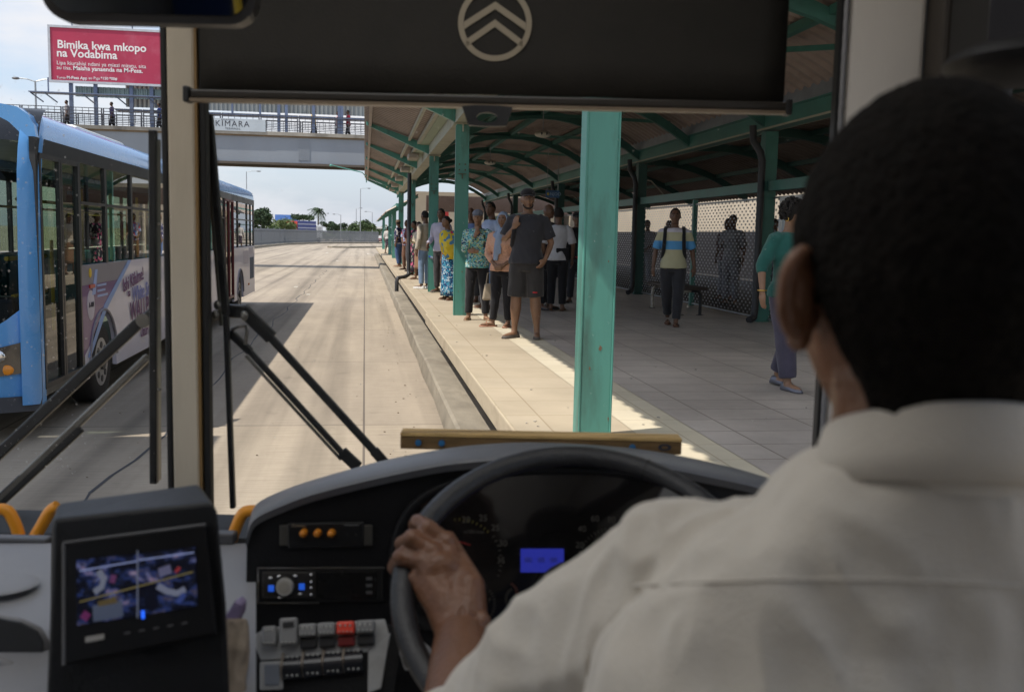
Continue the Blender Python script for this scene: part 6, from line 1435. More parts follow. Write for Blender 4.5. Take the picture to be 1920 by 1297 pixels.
        scalp(.985, 0, hair_m); w = MB(); w.tube([HP(0, -.004, .035), HP(0, -.004, .098), HP(0, -.004, .125)], [.090*s, .090*s, .075*s], 20); lp('kufi_cap', w, hair[1])
    elif hair[0] == 'hijab':
        m_ = hair[1]; w = MB()
        def fn(q):
            if q.y > .055 and abs(q.x) < .062 and -.085 < q.z < .075: q = Vector((q.x, .035, q.z))
            return q*s
        w.ell(HP(0, -.006, .004), .094, .108, .130, 26, 20, rot, fn); w.loft([[V(q) for q in ering((0, y, z), rx, ry, 20)] for z, rx, ry, y in ((1.535, .085, .085, .0), (1.47, .105, .100, .0), (1.41, .165, .135, .005), (1.35, .155, .135, .012))])
        w.tube([V((.0, .10, 1.50)), V((.02, .150, 1.36)), V((.045, .180, 1.18)), V((.06, .165, 1.02))], [.045*s, .055*s, .048*s, .04*s], 12, flat=.45)
        w.tube([V((.03, .11, 1.45)), V((.01, .16, 1.30)), V((.0, .178, 1.12))], [.04*s, .045*s, .035*s], 12, flat=.45)
        lp('headscarf', remeshed(w, 'headscarf', m_, .009, 4), None)
        w = MB(); w.ell(HP(0, .046, -.006), .060*s, .052*s, .085*s, 18, 14, rot); lp('face', w, sk)
        for sx in (-1, 1):
            g = MB(); g.ell(P(sx*.026, .092, .012), .0125*s, .006*s, .006*s, 10, 6, rot); e = lp('eye', g, eyew); g = MB(); g.ell(P(sx*.026, .096, .012), .006*s, .003*s, .006*s, 8, 6, rot); lp('iris', g, eyek, e)
            g = MB(); g.tube([P(sx*.044, .085, .031), P(sx*.026, .098, .036), P(sx*.011, .099, .032)], .004*s, 6); lp('eyebrow', g, hair_m)
        g = MB(); g.tube([P(0, .096, .01), P(0, .104, -.02), P(0, .106, -.03)], [.008*s, .011*s, .014*s], 8); lp('nose', g, sk)
        g = MB(); g.tube([P(-.02, .090, -.056), P(0, .101, -.058), P(.02, .090, -.056)], [.003*s, .007*s, .003*s], 6); lp('lips', g, lipm)
    t['_s'] = s
    if extras: extras(t, lp, V, P, rot, s)
    return t
def facing(dx, dy): return math.atan2(-dx, dy)                    # turn that makes local +y look along (dx, dy)
def place(px, py, z=.804): q = G(px, py, z); return (q.x, q.y, z)
def local_thing(name, label, cat, loc, rz, group=None): return thing(name, label, cat, loc, rz, group)
jean = cloth('blue denim', (.085, .14, .25)); blackc = cloth('black cloth', (.016, .016, .019)); darkgrey = cloth('charcoal denim', (.035, .036, .042)); greyt = cloth('dark grey trousers', (.055, .05, .055))
tealf = pattern('teal floral print', [(.09, .33, .34), (.28, .52, .50), (.03, .06, .14), (.45, .50, .18), (.12, .40, .42), (.50, .62, .60)], 55, stretch=(1, 1, 1.1))
peach = mat('peach lace', (.62, .36, .25), .85, 0, .22, 45, .6, 70, .2)
leath = mat('dark leather', (.025, .022, .022), .35); brownl = mat('brown leather', (.13, .055, .03), .45); goldl = mat('bronze sandal', (.35, .24, .15), .4, .3)
toroad = facing(-.50, -.86)

# waiting at the kerb, nearest first
def shorts_extras(t, lp, V, P, rot, s):
    for sx in (-1, 1):
        g = MB(); pts = [P(sx*.031+.022*math.cos(a), .100, .010+.017*math.sin(a)) for a in [2*math.pi*i/14 for i in range(15)]]; g.tube(pts, .0022, 5, cap=False); lp('glasses', g, ink_k)
    g = MB(); pts = [P(.058*math.cos(a), .045+.046*abs(math.sin(a)), -.062-.048*abs(math.sin(a))) for a in [math.pi*i/10 for i in range(11)]]; g.tube(pts, [.005+.006*math.sin(math.pi*i/10) for i in range(11)], 8); lp('beard', g, hair_m)
    g = MB(); g.box(-.155, -.10, .112, .118, .56, .575); lp('red_mark', g, mat('red mark', (.55, .02, .03), .6))
    g = MB(); g.ell(V((0, .125, 1.16)), .075, .012, .10, 16, 10); lp('shirt_print', g, mat('grey print', (.045, .047, .055), .8))
man = person('tall bearded man in black shirt, shorts and cap with glasses, hand on a backpack strap', place(984, 634), facing(-.30, -.95), 1.80, 1, 1.15, .03,
       dict(elb=((-.27, .02, 1.15), (.28, -.06, 1.13)), wr=((-.13, .15, 1.30), (.235, .10, .94)), hd=((.2, .1, 1), (-.5, .3, -.8)), palm=((.3, -1, 0), (-.5, -.5, .5)), knee=((-.11, .02, .50), (.11, .0, .50)), ank=((-.13, -.01, .085), (.14, -.03, .085)), toe=((-.21, .12, .02), (.16, .14, .02))),
       cloth('black tee', (.032, .033, .04)), ('shorts', cloth('charcoal shorts', (.038, .036, .036))), ('shoe', mat('grey brown slip on', (.10, .085, .075), .8)), ('cap', blackc), shorts_extras, flip=True, sleeve=.40, hem=.88, head_yaw=.25)
def cap_woman(t, lp, V, P, rot, s):
    g = MB(); g.tube([V((-.12, .10, 1.36)), V((-.135, .11, 1.2)), V((-.15, .02, 1.05))], .018, 8, flat=.5); lp('bag_strap', g, leath)
person('woman in grey cap and teal floral shirt with black trousers, hand raised to her chin', place(893, 600), facing(-.35, -.93), 1.60, 2, .98, 0,
       dict(elb=((-.20, .10, 1.12), (.22, .05, 1.12)), wr=((.02, .17, 1.36), (.02, .16, 1.10)), hd=((.1, -.1, 1), (-1, .1, 0)), palm=((0, -1, 0), (0, -1, 0)), ank=((-.13, 0, .085), (.15, -.02, .085)), knee=((-.11, .02, .5), (.12, .0, .5)), toe=((-.13, .14, .02), (.22, .10, .02))),
       tealf, ('trousers', blackc, .95), ('sandal', goldl), ('cap', mat('grey cap', (.17, .18, .22), .8)), cap_woman, flip=True, sleeve=.92, hem=.84, sex='f', head_yaw=.1, head_pitch=-.05)
person('woman in light blue headscarf and peach lace blouse, hands clasped in front', place(940, 613), facing(-.45, -.9), 1.55, 1, 1.02, .01,
       dict(elb=((-.235, .02, 1.10), (.235, .02, 1.10)), wr=((-.075, .17, .96), (.07, .17, .95)), hd=((.8, .3, -.5), (-.8, .3, -.5)), palm=((.4, -1, 0), (-.4, -1, 0)), ank=((-.14, .02, .085), (.10, -.02, .085)), toe=((-.25, .10, .02), (.10, .13, .02))),
       peach, ('trousers', blackc, .92), ('sandal', mat('tan sandal', (.40, .19, .12), .5)), ('hijab', mat('light blue scarf', (.27, .34, .46), .85, 0, .15, 6, .4, 18, .2)), None, flip=True, face=False, sleeve=.82, hem=.86, sex='f')
person('bald man in dark clothes standing behind the tall bearded man', place(1022, 580), facing(.6, -.6), 1.78, 0, 1.05, .03, None, cloth('dark navy shirt', (.03, .03, .04)), ('trousers', blackc), ('shoe', leath), 'bald', None, vox=.014, sleeve=.48)
person('man seen from behind in pale grey shirt, just right of the tall bearded man', place(1043, 582), facing(.25, .95), 1.72, 0, 1.0, 0, dict(elb=((-.25, -.05, 1.12), (.26, -.02, 1.12))), cloth('pale grey shirt', (.50, .50, .53)), ('trousers', blackc), ('sandal', brownl), 'short', None, vox=.014, face=False)
person('person in black striped sleeve tee, mostly hidden behind the nearest teal column', place(1079, 568), facing(-.3, -.9), 1.70, 0, 1.0, 0, None, pattern('black tee red stripe', [(.018, .018, .02), (.35, .03, .04), (.6, .6, .6)], 4, kind='NOISE', pos=[0, .62, .66]), ('trousers', darkgrey), ('shoe', leath), ('cap', blackc), None, vox=.014)
person('man in light blue shirt with dark shoulder strap behind the woman in the cap', place(920, 578), facing(-.75, -.35), 1.80, 0, 1.0, 0, None, cloth('light blue shirt', (.36, .44, .62)), ('trousers', jean), ('sandal', brownl), 'short', None, vox=.014, head_yaw=.5)
person('man in mid blue shirt half hidden behind the second column', place(884, 565), facing(-.5, -.8), 1.74, 0, 1.05, 0, None, cloth('mid blue shirt', (.15, .22, .42)), ('trousers', darkgrey), ('sandal', brownl), 'bald', None, vox=.014, head_yaw=.3)
def shawl(t, lp, V, P, rot, s):
    g = MB(); g.loft([[V(q) for q in ering((x, .02, z), rx, ry, 20)] for x, z, rx, ry in ((0, 1.46, .09, .09), (-.02, 1.38, .21, .16), (-.05, 1.22, .25, .20), (-.06, 1.02, .22, .19), (-.09, .86, .12, .14))]); lp('shawl', g, pattern('yellow printed shawl', [(.62, .47, .04), (.70, .56, .08), (.10, .25, .40), (.66, .50, .05), (.60, .44, .03)], 14))
person('woman in yellow printed shawl and blue print skirt partly behind the second column', place(843, 562), facing(-.8, -.5), 1.58, 1, 1.05, 0, dict(lean=(0, .10)), pattern('bright mixed print', [(.45, .03, .10), (.10, .04, .25), (.65, .45, .04), (.04, .20, .35)], 16), ('skirt', pattern('blue white print', [(.02, .06, .16), (.06, .22, .38), (.45, .55, .60), (.02, .05, .14), (.05, .30, .42)], 45), .09, 1.35), ('sandal', brownl), 'tied', shawl, vox=.014, sleeve=.6, sex='f', hem=.95)
def bottle(t, lp, V, P, rot, s):
    pass
person('man in pale lilac shirt and grey trousers standing just past the third column', place(826, 548), facing(-.62, -.78), 1.78, 0, .95, 0, dict(elb=((-.24, 0, 1.13), (.24, -.03, 1.11)), wr=((-.22, .18, 1.0), (.25, .04, .87))), cloth('pale lilac shirt', (.48, .46, .56)), ('trousers', greyt, .95), ('shoe', mat('grey suede shoe', (.12, .11, .105), .8)), 'short', None, flip=True, vox=.013, sleeve=.92, head_yaw=.1)
person('person in beige jacket, jeans and white sneakers, head hidden by the third column', place(797, 541), facing(-.55, .6), 1.76, 0, .95, 0, None, cloth('beige jacket', (.48, .42, .33)), ('trousers', cloth('light denim', (.20, .29, .43)), .9), ('sneaker', mat('white sneaker', (.66, .65, .63), .6), white_m), 'short', None, vox=.014, sleeve=.95, face=False)
person('young woman in cream cardigan leaning out to look along the road', place(786, 524), facing(-.75, -.65), 1.56, 1, .9, 0, None, cloth('cream cardigan', (.55, .49, .38)), ('skirt', cloth('brown skirt', (.28, .16, .09)), .32, 1.2), ('sandal', brownl), 'tied', None, vox=.015, sleeve=.9, sex='f', hem=.80)
person('woman in long black dress with pink leaf pattern', place(777, 516), facing(-.8, -.5), 1.62, 0, 1.0, 0, None, pattern('pink leaf print', [(.03, .02, .03), (.55, .12, .22), (.04, .03, .04), (.30, .33, .28), (.02, .02, .03)], 26, stretch=(1, 1, .55)), ('skirt', pattern('pink leaf print'  , [(0, 0, 0)]), .10, 1.3), ('sandal', brownl), 'tied', None, vox=.015, sleeve=.6, sex='f', hem=.95)
person('person in dark maroon top behind the woman in the pink leaf dress', place(770, 509), facing(-.6, -.7), 1.72, 0, 1.0, 0, None, cloth('dark maroon top', (.10, .03, .035)), ('trousers', greyt), ('shoe', leath), 'short', None, vox=.017)
person('person in red and blue checked shirt behind the black drain pipe', place(763, 506), facing(-.7, -.6), 1.70, 0, 1.0, 0, None, pattern('red blue check', [(.45, .06, .06), (.45, .50, .60), (.10, .18, .40)], 22), ('trousers', cloth('brown trousers', (.16, .08, .05))), ('shoe', leath), 'short', None, vox=.017)
kmat = pattern('kufi weave', [(.50, .36, .24), (.38, .25, .16)], 60)
person('man in tan embroidered kufi cap, navy patterned shirt and jeans', place(748, 500), facing(-.75, .35), 1.74, 0, 1.15, .05, None, pattern('navy white print', [(.02, .025, .07), (.03, .035, .09), (.45, .42, .42), (.02, .025, .07)], 17), ('trousers', cloth('dark blue denim', (.045, .085, .19))), ('shoe', mat('tan shoe', (.28, .15, .08), .6)), ('kufi', kmat), None, vox=.017, sleeve=.5, head_yaw=-.5)
person('woman in loose white blouse and dark patterned skirt at the platform end', place(727, 475), facing(.2, .95), 1.66, 0, 1.0, 0, dict(ank=((-.16, 0, .085), (.16, 0, .085))), cloth('loose white blouse', (.62, .59, .57)), ('skirt', pattern('dark patterned skirt', [(.06, .05, .07), (.14, .10, .12), (.03, .03, .05)], 20), .48, 1.05), ('shoe', leath), 'tied', None, vox=.02, sleeve=.75, sex='f', face=False, hem=.93)

# inside the shelter
stripe = bpy.data.materials.new('striped tee'); stripe.use_nodes = True; MATS['striped tee'] = stripe
_n, _l = stripe.node_tree.nodes, stripe.node_tree.links; _p = _n['Principled BSDF']; _p.inputs['Roughness'].default_value = .85
_t = _n.new('ShaderNodeTexCoord'); _s = _n.new('ShaderNodeSeparateXYZ'); _r = _n.new('ShaderNodeValToRGB'); _r.color_ramp.interpolation = 'CONSTANT'
_l.new(_t.outputs['Object'], _s.inputs[0]); _mr = _n.new('ShaderNodeMath'); _mr.operation = 'DIVIDE'; _mr.inputs[1].default_value = 1.75; _l.new(_s.outputs[2], _mr.inputs[0]); _l.new(_mr.outputs[0], _r.inputs[0]); _l.new(_r.outputs[0], _p.inputs['Base Color'])
for pos, c in ((.625, (.10, .34, .66)), (.695, (.52, .50, .33)), (.765, (.62, .60, .68))):
    e = _r.color_ramp.elements.new(pos); e.color = c+(1,)
_r.color_ramp.elements[0].color = (.50, .48, .31, 1); _r.color_ramp.elements[0].position = 0; _r.color_ramp.elements[-1].color = (.62, .60, .68, 1)
wm = place(1258, 610); wf = facing(-.32, -.95)
person('man walking in a cream, blue and white striped tee with dark jeans', wm, wf, 1.68, 0, 1.05, .015,
       dict(knee=((-.09, .10, .50), (.09, -.02, .50)), ank=((-.07, .16, .085), (.06, -.20, .14)), toe=((-.08, .32, .025), (.05, -.06, .025)), elb=((-.27, -.05, 1.12), (.27, -.04, 1.12)), wr=((-.31, .02, .88), (.30, .0, .87)), palm=((.6, -.5, 0), (-.6, -.5, 0))),
       stripe, ('trousers', darkgrey), ('sandal', brownl), 'short', None, sleeve=.44, hem=.86)
bp_ = thing('backpack', 'dark backpack on the walking man, its two straps over his shoulders', 'backpack', wm, wf)
g = MB(); g.box(-.15, .15, -.30, -.14, .95, 1.38); part('bag', g, blackc, bp_, bevel=.05, seg=3, local=True)
for sx in (-1, 1):
    g = MB(); g.tube([(sx*.12, -.15, 1.30), (sx*.125, -.06, 1.415), (sx*.13, .06, 1.385), (sx*.135, .135, 1.26), (sx*.145, .128, 1.08), (sx*.165, .02, .97), (sx*.14, -.14, .98)], .026, 8, flat=.5); part('strap', g, blackc, bp_, smooth=180, local=True)
def green_extras(t, lp, V, P, rot, s):
    g = MB(); g.tube([P(.081, 0, -.045+.02*math.cos(a)) if 0 else P(.083, .016*math.sin(a), -.052+.02*math.cos(a)) for a in [2*math.pi*i/12 for i in range(13)]], .004, 6); lp('earring', g, mat('gold', (.7, .45, .12), .3, .9))
    g = MB(); g.tube([P(-.083, .016*math.sin(a), -.052+.02*math.cos(a)) for a in [2*math.pi*i/12 for i in range(13)]], .004, 6); lp('earring', g, mat('gold'))
gw = place(1467, 727); 
person('woman with short natural hair and gold earrings in a dark green blouse, walking past', gw, facing(.35, -.94), 1.58, 2, 1.05, 0,
       dict(knee=((-.09, .10, .52), (.08, .02, .50)), ank=((-.08, .14, .09), (.08, -.16, .12)), toe=((-.10, .30, .02), (.08, -.02, .03)), elb=((-.29, -.05, 1.14), (.27, -.03, 1.12)), wr=((-.34, .03, .90), (.28, .10, .90))),
       cloth('dark green blouse', (.025, .12, .105)), ('trousers', cloth('grey violet trousers', (.075, .068, .10)), 1.25), ('shoe', mat('silver grey flat', (.16, .16, .19), .3, .4)), 'afro', green_extras, flip=True, sleeve=.62, sex='f', head_yaw=.12)
g = MB(); q0 = Matrix.Translation(gw) @ Matrix.Rotation(facing(.35, -.94), 4, 'Z'); s_ = 1.58/1.75
bang = thing('bangle', 'thin gold bangle on the wrist of the woman in green', 'bangle', gw, facing(.35, -.94))
g.tube([Vector((.337*s_+.036*math.cos(a), .022*s_+.036*math.sin(a)*.9, .925*s_)) for a in [2*math.pi*i/18 for i in range(19)]], .006, 6); part('ring', g, mat('gold', (.7, .45, .12), .3, .9), bang, smooth=180, local=True)
# people queueing behind the punched screen
for i, (y, x, H, c, lab) in enumerate(((15.6, 7.2, 1.72, (.27, .27, .29), 'dark figure behind the punched screen nearest the green-bloused woman'), (17.0, 7.4, 1.66, (.18, .16, .28), 'figure in violet top behind the punched screen'), (18.3, 7.1, 1.75, (.26, .26, .28), 'dark figure behind the punched screen by the mid post'), (19.6, 7.5, 1.70, (.17, .12, .12), 'figure in maroon behind the punched screen left of the mid post'), (23.0, 7.3, 1.70, (.03, .035, .05), 'dark figure behind the screen beyond the second bench'), (25.2, 7.4, 1.74, (.25, .24, .25), 'pale shirted figure behind the far screen'))):
    person(lab, (x, y, .795), facing(-.6, -.6), H, 0, 1.0, 0, None, cloth('screen queue '+str(i), c), ('trousers', cloth('grey queue trousers', (.22, .22, .24))), ('shoe', leath), 'short', None, 'people behind the punched screen', .02, False)
# on the footbridge
for px, py, H, c, hat, lab in ((126, 224, 1.62, (.25, .24, .25), 'short', 'grey clad person on the footbridge under the left edge of the billboard'), (210, 216, 1.62, (.12, .09, .22), 'short', 'person in purple on the footbridge carrying something red'), (299, 214, 1.66, (.05, .10, .38), 'short', 'person in blue on the footbridge under the billboard'), (588, 222, 1.66, (.62, .40, .03), ('kufi', mat('red cap', (.5, .03, .03), .7)), 'person in yellow top and red cap on the footbridge'), (634, 226, 1.60, (.50, .25, .27), 'tied', 'person in pale pink on the footbridge next to the one in red'), (653, 222, 1.68, (.50, .03, .06), 'short', 'person in red top walking on the footbridge near the shelter')):
    q = AY(px, py, YB+1.0); person(lab, (q.x, YB+1.0, 7.24), facing(1 if px in (588,) else -1, -.2), H-.04, 0, 1.05, 0, dict(knee=((-.09, .10, .5), (.09, -.03, .5)), ank=((-.09, .18, .09), (.09, -.20, .12))), cloth('bridge '+str(px), c), ('trousers', darkgrey), ('shoe', leath), hat, None, 'people on the footbridge', .02, False)
hb = thing('handbag', 'small beige handbag hanging from the arm of the woman in peach', 'handbag', (0, 0, 0)); q = AY(917, 548, 13.35)
g = MB(); g.prism([(q.x-.09, q.y, q.z-.11), (q.x+.09, q.y, q.z-.11), (q.x+.055, q.y, q.z+.12), (q.x-.055, q.y, q.z+.12)], (0, .07, 0)); part('bag', g, mat('beige bag', (.36, .30, .22), .6), hb, bevel=.02)
g = MB(); g.tube([(q.x-.04, q.y+.03, q.z+.11), (q.x-.02, q.y+.03, q.z+.26), (q.x+.04, q.y+.03, q.z+.28), (q.x+.05, q.y+.03, q.z+.11)], .008, 6); part('handle', g, mat('beige bag'), hb)
rb_ = thing('backpack', 'black backpack worn by the man in the pale grey shirt', 'backpack', (0, 0, 0)); q = G(1046, 580, .804)
g = MB(); g.box(q.x-.19, q.x+.15, q.y-.32, q.y-.13, 1.62, 2.08); part('bag', g, blackc, rb_, bevel=.07, seg=3)
g = MB(); g.box(q.x-.13, q.x+.09, q.y-.37, q.y-.325, 1.64, 1.86); part('pocket', g, blackc, rb_, bevel=.03)
g = MB(); g.tube([(q.x-.1, q.y-.2, 2.06), (q.x-.1, q.y-.05, 2.2), (q.x-.11, q.y+.1, 2.1)], .02, 6); part('strap', g, blackc, rb_)
sb = thing('backpack', 'dark backpack slung on the shoulder of the tall bearded man', 'backpack', tuple(man.location), man.rotation_euler.z)
g = MB(); g.box(-.08, .20, -.34, -.17, .98, 1.40); part('bag', g, blackc, sb, bevel=.06, seg=3, local=True)
g = MB(); g.tube([(.10, -.17, 1.38), (.125, -.05, 1.475), (.13, .10, 1.44), (.14, .165, 1.30), (.17, .10, 1.12), (.17, -.15, 1.05)], .024, 8, flat=.5); part('strap', g, blackc, sb, smooth=180, local=True)
wb = thing('water_bottle', 'clear blue capped water bottle in the hand of the man in lilac', 'bottle', (0, 0, 0)); q = AY(807, 482, 21.2)
g = MB(); g.tube([q, q+Vector((.1, 0, -.05)), q+Vector((.18, 0, -.09))], [.03, .032, .03], 10); part('bottle', g, mat('clear bottle', (.30, .38, .48), .15), wb, smooth=60)
g = MB(); g.tube([q+Vector((-.04, 0, .02)), q], [.016, .018], 8); part('cap', g, mat('blue cap', (.03, .12, .5), .4), wb)
# ------------------------------------------------------------------ the driver
BASE = Vector((.30, .75, .9))
drv = thing('person', 'driver seen from behind in a cream grey shirt, left hand gripping the steering wheel', 'person', tuple(CABROT @ BASE), -YAW)
dskin = mat('driver skin', (.175, .078, .040), .42, 0, .18, 14, .25, 120, .5)
def dp(name, mb, m, parent=drv, smooth=180, **k):
    if isinstance(mb, MB): mb.v = [v-BASE for v in mb.v]
    else: mb.transform(Matrix.Translation(-BASE))
    return part(name, mb, m, parent, smooth, local=True, **k)
HS = 1.15; HC = Vector((.297, .705, 2.012)); NK = Vector((-.010, -.058, .016)); hyaw, hpit = .10, -.04
b = MB(); P, rot = head_shape(b, HC, HS, hyaw, hpit, ears=False)
for sx in (-1, 1):                                              # ears: flattened shell with a rim and a lobe
    er = rot @ Matrix.Rotation(sx*-.55, 3, 'Z')
    b.ell(P(sx*.083, -.010, -.008), .018*HS, .010*HS, .024*HS, 14, 12, er)
    pts = [P(sx*(.083+.018*max(0, math.cos(a))*.9), -.014-.006*math.cos(a), -.008+.026*math.sin(a)) for a in [R(-80+170*i/12) for i in range(13)]]
    b.tube(pts, .006*HS, 8); b.ell(P(sx*.083, -.006, -.033), .009*HS, .007*HS, .011*HS, 8, 8)
b.tube([Vector((.312, .735, 1.77))+NK, Vector((.310, .745, 1.87))+NK, HC+Vector((-.004, -.018, -.06)), HC+Vector((0, -.002, -.02))], [.070, .064, .064, .07], 20)
# arm and hand
SHO, ELB, WRI = Vector((.155, .806, 1.748)), Vector((-.052, 1.02, 1.425)), L(864, 1188, 1.245)
b.tube([SHO+Vector((.08, -.03, .01)), SHO, lerp(SHO, ELB, .5), ELB, lerp(ELB, WRI, .35), lerp(ELB, WRI, .75), WRI], [.06, .060, .050, .044, .047, .040, .035], 20)
b.tube([WRI-(WRI-ELB)*.15, WRI, L(846, 1135, 1.283), L(818, 1085, 1.308)], [.037, .034, .036, .033], 18, flat=.72, upv=(0, -1, .3))
fing = dict(index=((838, 1016, 1.338), (803, 990, 1.342), (783, 977, 1.362), (776, 986, 1.388)), middle=((812, 1034, 1.322), (772, 1008, 1.326), (753, 1019, 1.355), (761, 1037, 1.384)),
            ring=((792, 1053, 1.315), (751, 1044, 1.321), (739, 1062, 1.350), (750, 1078, 1.376)), little=((779, 1086, 1.310), (750, 1086, 1.318), (743, 1107, 1.342), (757, 1124, 1.362)))
for k, (nm, pts) in enumerate(fing.items()):
    q = [L(*p) for p in pts]; r_ = (.0118, .0118, .0112, .0098)[k]
    b.tube([WRI+(q[0]-WRI)*.25, lerp(WRI, q[0], .65), q[0], lerp(q[0], q[1], .5), q[1], lerp(q[1], q[2], .55), q[2], q[3]], [.020, .0165, r_*1.22, r_*1.04, r_*1.10, r_*.96, r_*.98, r_*.80], 14)
    b.ell(q[0]+Vector((0, -.004, .002)), r_*1.25, r_*1.15, r_*1.2, 12, 8); b.ell(q[1], r_*1.12, r_*1.15, r_*1.12, 12, 8)
    b.tube([lerp(WRI, q[0], .35)+Vector((0, -.0165, .004)), lerp(WRI, q[0], .7)+Vector((0, -.0150, .004)), q[0]+Vector((0, -.008, .003))], [.003, .0036, .004], 8)
b.ell(L(826, 1082, 1.305), .034, .022, .036, 16, 10)
b.tube([L(884, 1160, 1.258), L(880, 1098, 1.290), L(855, 1040, 1.345), L(838, 1004, 1.385)], [.022, .022, .0145, .011], 14)
b.tube([L(850, 1160, 1.238), L(872, 1120, 1.262), L(866, 1070, 1.292)], [.0035, .0042, .003], 8); b.tube([L(880, 1185, 1.225), L(876, 1140, 1.248), L(850, 1090, 1.284)], [.003, .0038, .003], 8)
b.ell(L(905, 1168, 1.245), .012, .012, .016, 10, 8)
# the other arm, out of sight at the wheel's far side
SH2, EL2, WR2 = Vector((.475, .82, 1.745)), Vector((.60, 1.02, 1.45)), rim(R(18), RW)+Vector((.02, -.05, -.03))
b.tube([SH2+Vector((-.08, -.03, .01)), SH2, lerp(SH2, EL2, .5), EL2, lerp(EL2, WR2, .35), WR2], [.06, .06, .05, .044, .046, .034], 16)
b.tube([lerp(EL2, WR2, .9), WR2, WR2+Vector((-.02, .05, .03))], [.034, .034, .03], 14, flat=.7)
for k in range(4):
    c = rim(R(6+7*k), RW); rd = (c-WC).normalized(); b.tube([c-Vector((0, .026, 0))-rd*.01, c+rd*.027-Vector((0, .008, 0)), c+rd*.022+Vector((0, .018, 0)), c-rd*.004+Vector((0, .026, 0))], [.012, .011, .0105, .008], 10)
b.loft([[Vector((cx_+rx*math.cos(a), cy_+ry*math.sin(a), z)) for a in [2*math.pi*i/24 for i in range(24)]] for z, cx_, cy_, rx, ry in ((1.05, .32, .77, .15, .09), (1.40, .32, .78, .15, .085), (1.62, .315, .775, .15, .07), (1.72, .305, .735, .12, .055), (1.78, .302, .70, .07, .055))])
bodym = remeshed(b, 'body', dskin, .0032, 4)
# hair: close cropped, grown from the scalp itself, with an uneven surface and a soft hairline down to the nape
RI = rot.inverted()
HL = ((0, -.112), (.5, -.104), (.9, -.080), (1.15, -.052), (1.35, -.012), (1.55, .008), (1.75, -.012), (2.0, .02), (2.3, .055), (3.2, .078))
def hairdepth(c):
    q = RI @ (c-HC)/HS; ph = math.atan2(abs(q.x), -q.y)
    for (a, za), (b_, zb) in zip(HL, HL[1:]):
        if a <= ph <= b_: lz = za+(zb-za)*(ph-a)/(b_-a); break
    else: lz = .078
    lz += .006*noise.noise(c*70)
    if abs(q.x) > .079 and q.z < .034 and -.045 < q.y < .035: return -1
    if q.z < -.14: return -1
    return min(1, max(-1, (q.z-lz)/.028))
src = [(v.co.copy(), v.normal.copy()) for v in bodym.vertices]; dep = [hairdepth(c) if (c-HC).length < .2 else -1 for c, n_ in src]
keep = [list(p.vertices) for p in bodym.polygons if max(dep[i] for i in p.vertices) > -.35]
used = sorted({i for f_ in keep for i in f_}); idx = {i: k for k, i in enumerate(used)}
h = MB()
for i in used:
    c, n_ = src[i]; d = dep[i]; t_ = max(0, min(1, (d+.35)/1.35)); t_ = t_*t_*(3-2*t_)
    h.v.append(c+n_*(-.0025+t_*(.0125+.0012*noise.noise(c*60)+.0012*noise.noise(c*260))))
for f_ in keep: h.f.append([idx[i] for i in f_]); h.m.append(0)
dp('hair', h, mat('cropped black hair', (.008, .0065, .0055), .95, 0, .5, 90, .9, 160, .1)); dp('body', bodym, None)
# shirt
s_ = MB()
rg = lambda z, cx_, cy_, rx, ry, n=40, tl=0: [NK*min(1, max(0, (z-1.3)/.4))+Vector((cx_+rx*math.copysign(abs(math.cos(a))**.85, math.cos(a)), cy_+ry*math.copysign(abs(math.sin(a))**.85, math.sin(a)), z+tl*math.sin(a))) for a in [2*math.pi*i/n for i in range(n)]]
s_.loft([rg(1.02, .33, .735, .215, .165), rg(1.25, .33, .735, .222, .165), rg(1.45, .327, .745, .226, .158), rg(1.60, .322, .755, .228, .148), rg(1.70, .317, .757, .226, .132), rg(1.76, .314, .755, .195, .110), rg(1.80, .312, .752, .155, .096), rg(1.828, .311, .75, .120, .090), rg(1.850, .311, .748, .102, .086), rg(1.872, .311, .746, .074, .080)])
s_.tube([SHO+Vector((.13, -.06, .030)), SHO+Vector((.06, -.03, .018)), SHO+Vector((-.004, .0, .006)), lerp(SHO, ELB, .3), lerp(SHO, ELB, .65), ELB, lerp(ELB, WRI, .30)], [.055, .064, .072, .072, .067, .061, .057], 24)
s_.tube([SH2+Vector((-.13, -.06, .030)), SH2+Vector((-.06, -.03, .018)), SH2+Vector((.004, .0, .006)), lerp(SH2, EL2, .3), lerp(SH2, EL2, .65), EL2, lerp(EL2, WR2, .30)], [.062, .070, .077, .073, .068, .063, .058], 24)
s_.ell((.215, .765, 1.765), .10, .085, .062, 20, 12); s_.ell((.40, .765, 1.765), .10, .085, .062, 20, 12); s_.ell((.185, .79, 1.70), .10, .09, .09, 20, 12)
shirt_m = mat('cream grey shirt cotton', (.60, .555, .49), .9, 0, .05, 3, .25, 400, .2, sheen=.3)
sm2 = remeshed(s_, 'shirt', shirt_m, .0045, 26)
dirs = ((Vector((1, .2, -2.2)), 15, .010), (Vector((-1, .4, -1.5)), 8, .014), (Vector((.2, .3, -1)), 5, .020))
def folds(c):                                                    # long soft folds that hang from the shoulders
    d = 0
    for k, (dr, f_, amp) in enumerate(dirs):
        dr = dr.normalized(); al = c.dot(dr); pr = c-dr*al; t_ = noise.noise(Vector((pr.x*f_, pr.y*f_, pr.z*f_))+Vector((al*2.2, k*7.3, 0))); d += amp*(1-abs(t_)*2.2)
    zy = 1.835; gather = .0045*min(1, (zy-c.z)/.03)*math.sin(c.x*95+6*noise.noise(c*7))*math.exp(-max(0, zy-c.z)/.10) if c.z < zy and c.y < .72 else 0
    fine = .0035*(1-abs(noise.noise(Vector((c.x*26+c.z*9, c.y*26, c.z*7-c.x*12))))*3)
    return d*min(1, max(0, (1.78-c.z)/.10))*.8+gather+fine
push(sm2, folds)
shirt = dp('shirt', sm2, None)
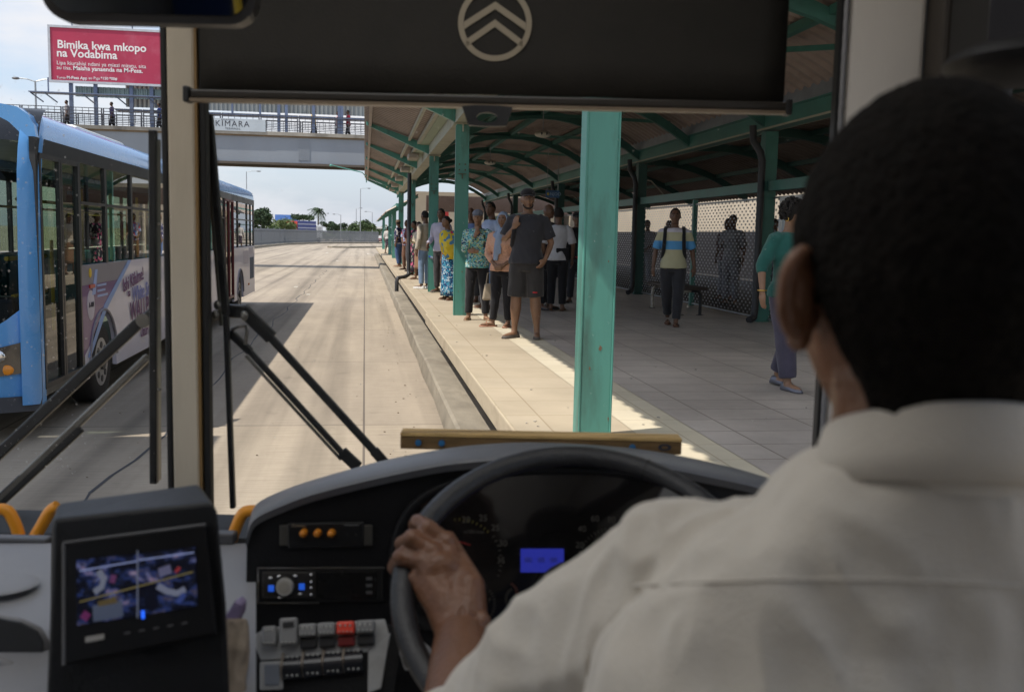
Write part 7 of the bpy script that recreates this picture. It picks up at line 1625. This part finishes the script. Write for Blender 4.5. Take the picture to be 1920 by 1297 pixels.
from mathutils.bvhtree import BVHTree
bm = bmesh.new(); bm.from_mesh(shirt.data); tree_ = BVHTree.FromBMesh(bm); bm.free()
def on_shirt(px, py):
    d = (L(px, py, 1.0)-EYE).normalized(); hit = tree_.ray_cast(EYE-BASE, d); return hit[0]
for nm, pts in (('yoke_seam', [(1190+24*i, 1098-12*math.sin(i/30*math.pi)) for i in range(31)]),):
    for off in (0,):
        q = [on_shirt(px, py+off) if nm == 'yoke_seam' else on_shirt(px+off, py) for px, py in pts]; q = [p for p in q if p is not None]
        if len(q) > 2:
            g = MB(); g.tube(arcsm([[Vector(p) for p in q]], 4)[0], .0016, 6); part(nm, g, shirt_m, shirt, 180, local=True)
# collar: a stand and a folded leaf
c_ = MB(); nn = 48
def cring(z, r_, ry, tl): return [NK+Vector((.311+r_*math.cos(a), .747+ry*math.sin(a), z-tl*math.sin(a))) for a in [2*math.pi*i/nn for i in range(nn)]]
c_.loft([cring(1.850, .078, .085, .016), cring(1.872, .072, .081, .022), cring(1.884, .069, .078, .026), cring(1.886, .066, .075, .026), cring(1.87, .066, .075, .022)], cap=False)
dp('collar', c_, shirt_m)
c_ = MB(); c_.loft([cring(1.853, .082, .092, .025), cring(1.872, .079, .088, .026), cring(1.896, .072, .082, .028), cring(1.899, .069, .079, .028)], cap=False)
o = dp('collar', c_, shirt_m); q_ = o.modifiers.new('solid', 'SOLIDIFY'); q_.thickness = .0025
# sleeve cuff at the forearm
cu = MB(); ax_ = (WRI-ELB).normalized(); c0 = lerp(ELB, WRI, .40)
cu.tube([lerp(ELB, WRI, .20), c0, c0+ax_*.006, c0+ax_*.003], [.060, .059, .058, .052], 28, cap=False)
o = dp('cuff', cu, shirt_m)
# seat behind him
g = MB(); g.box(.10, .54, .60, .99, .78, .90); cp('driver_seat', g, mat('black seat fabric', (.02, .02, .022), .9), bevel=.04)
# legs and trousers, mostly below the picture
l_ = MB()
for sx in (-1, 1):
    hp, kn, an = Vector((.32+sx*.10, .78, .99)), Vector((.20+sx*.17, 1.14, 1.00)), Vector((.18+sx*.15, 1.22, .48)); l_.tube([hp, lerp(hp, kn, .5), kn, lerp(kn, an, .4), an], [.095, .082, .062, .060, .045], 16)
l_.ell((.32, .76, 1.0), .18, .14, .12, 16, 10)
dp('trousers', remeshed(l_, 'trousers', cloth('dark work trousers', (.03, .03, .04)), .012, 3), None)
bpy.data.scenes.remove(_ts)
bpy.context.view_layer.update()
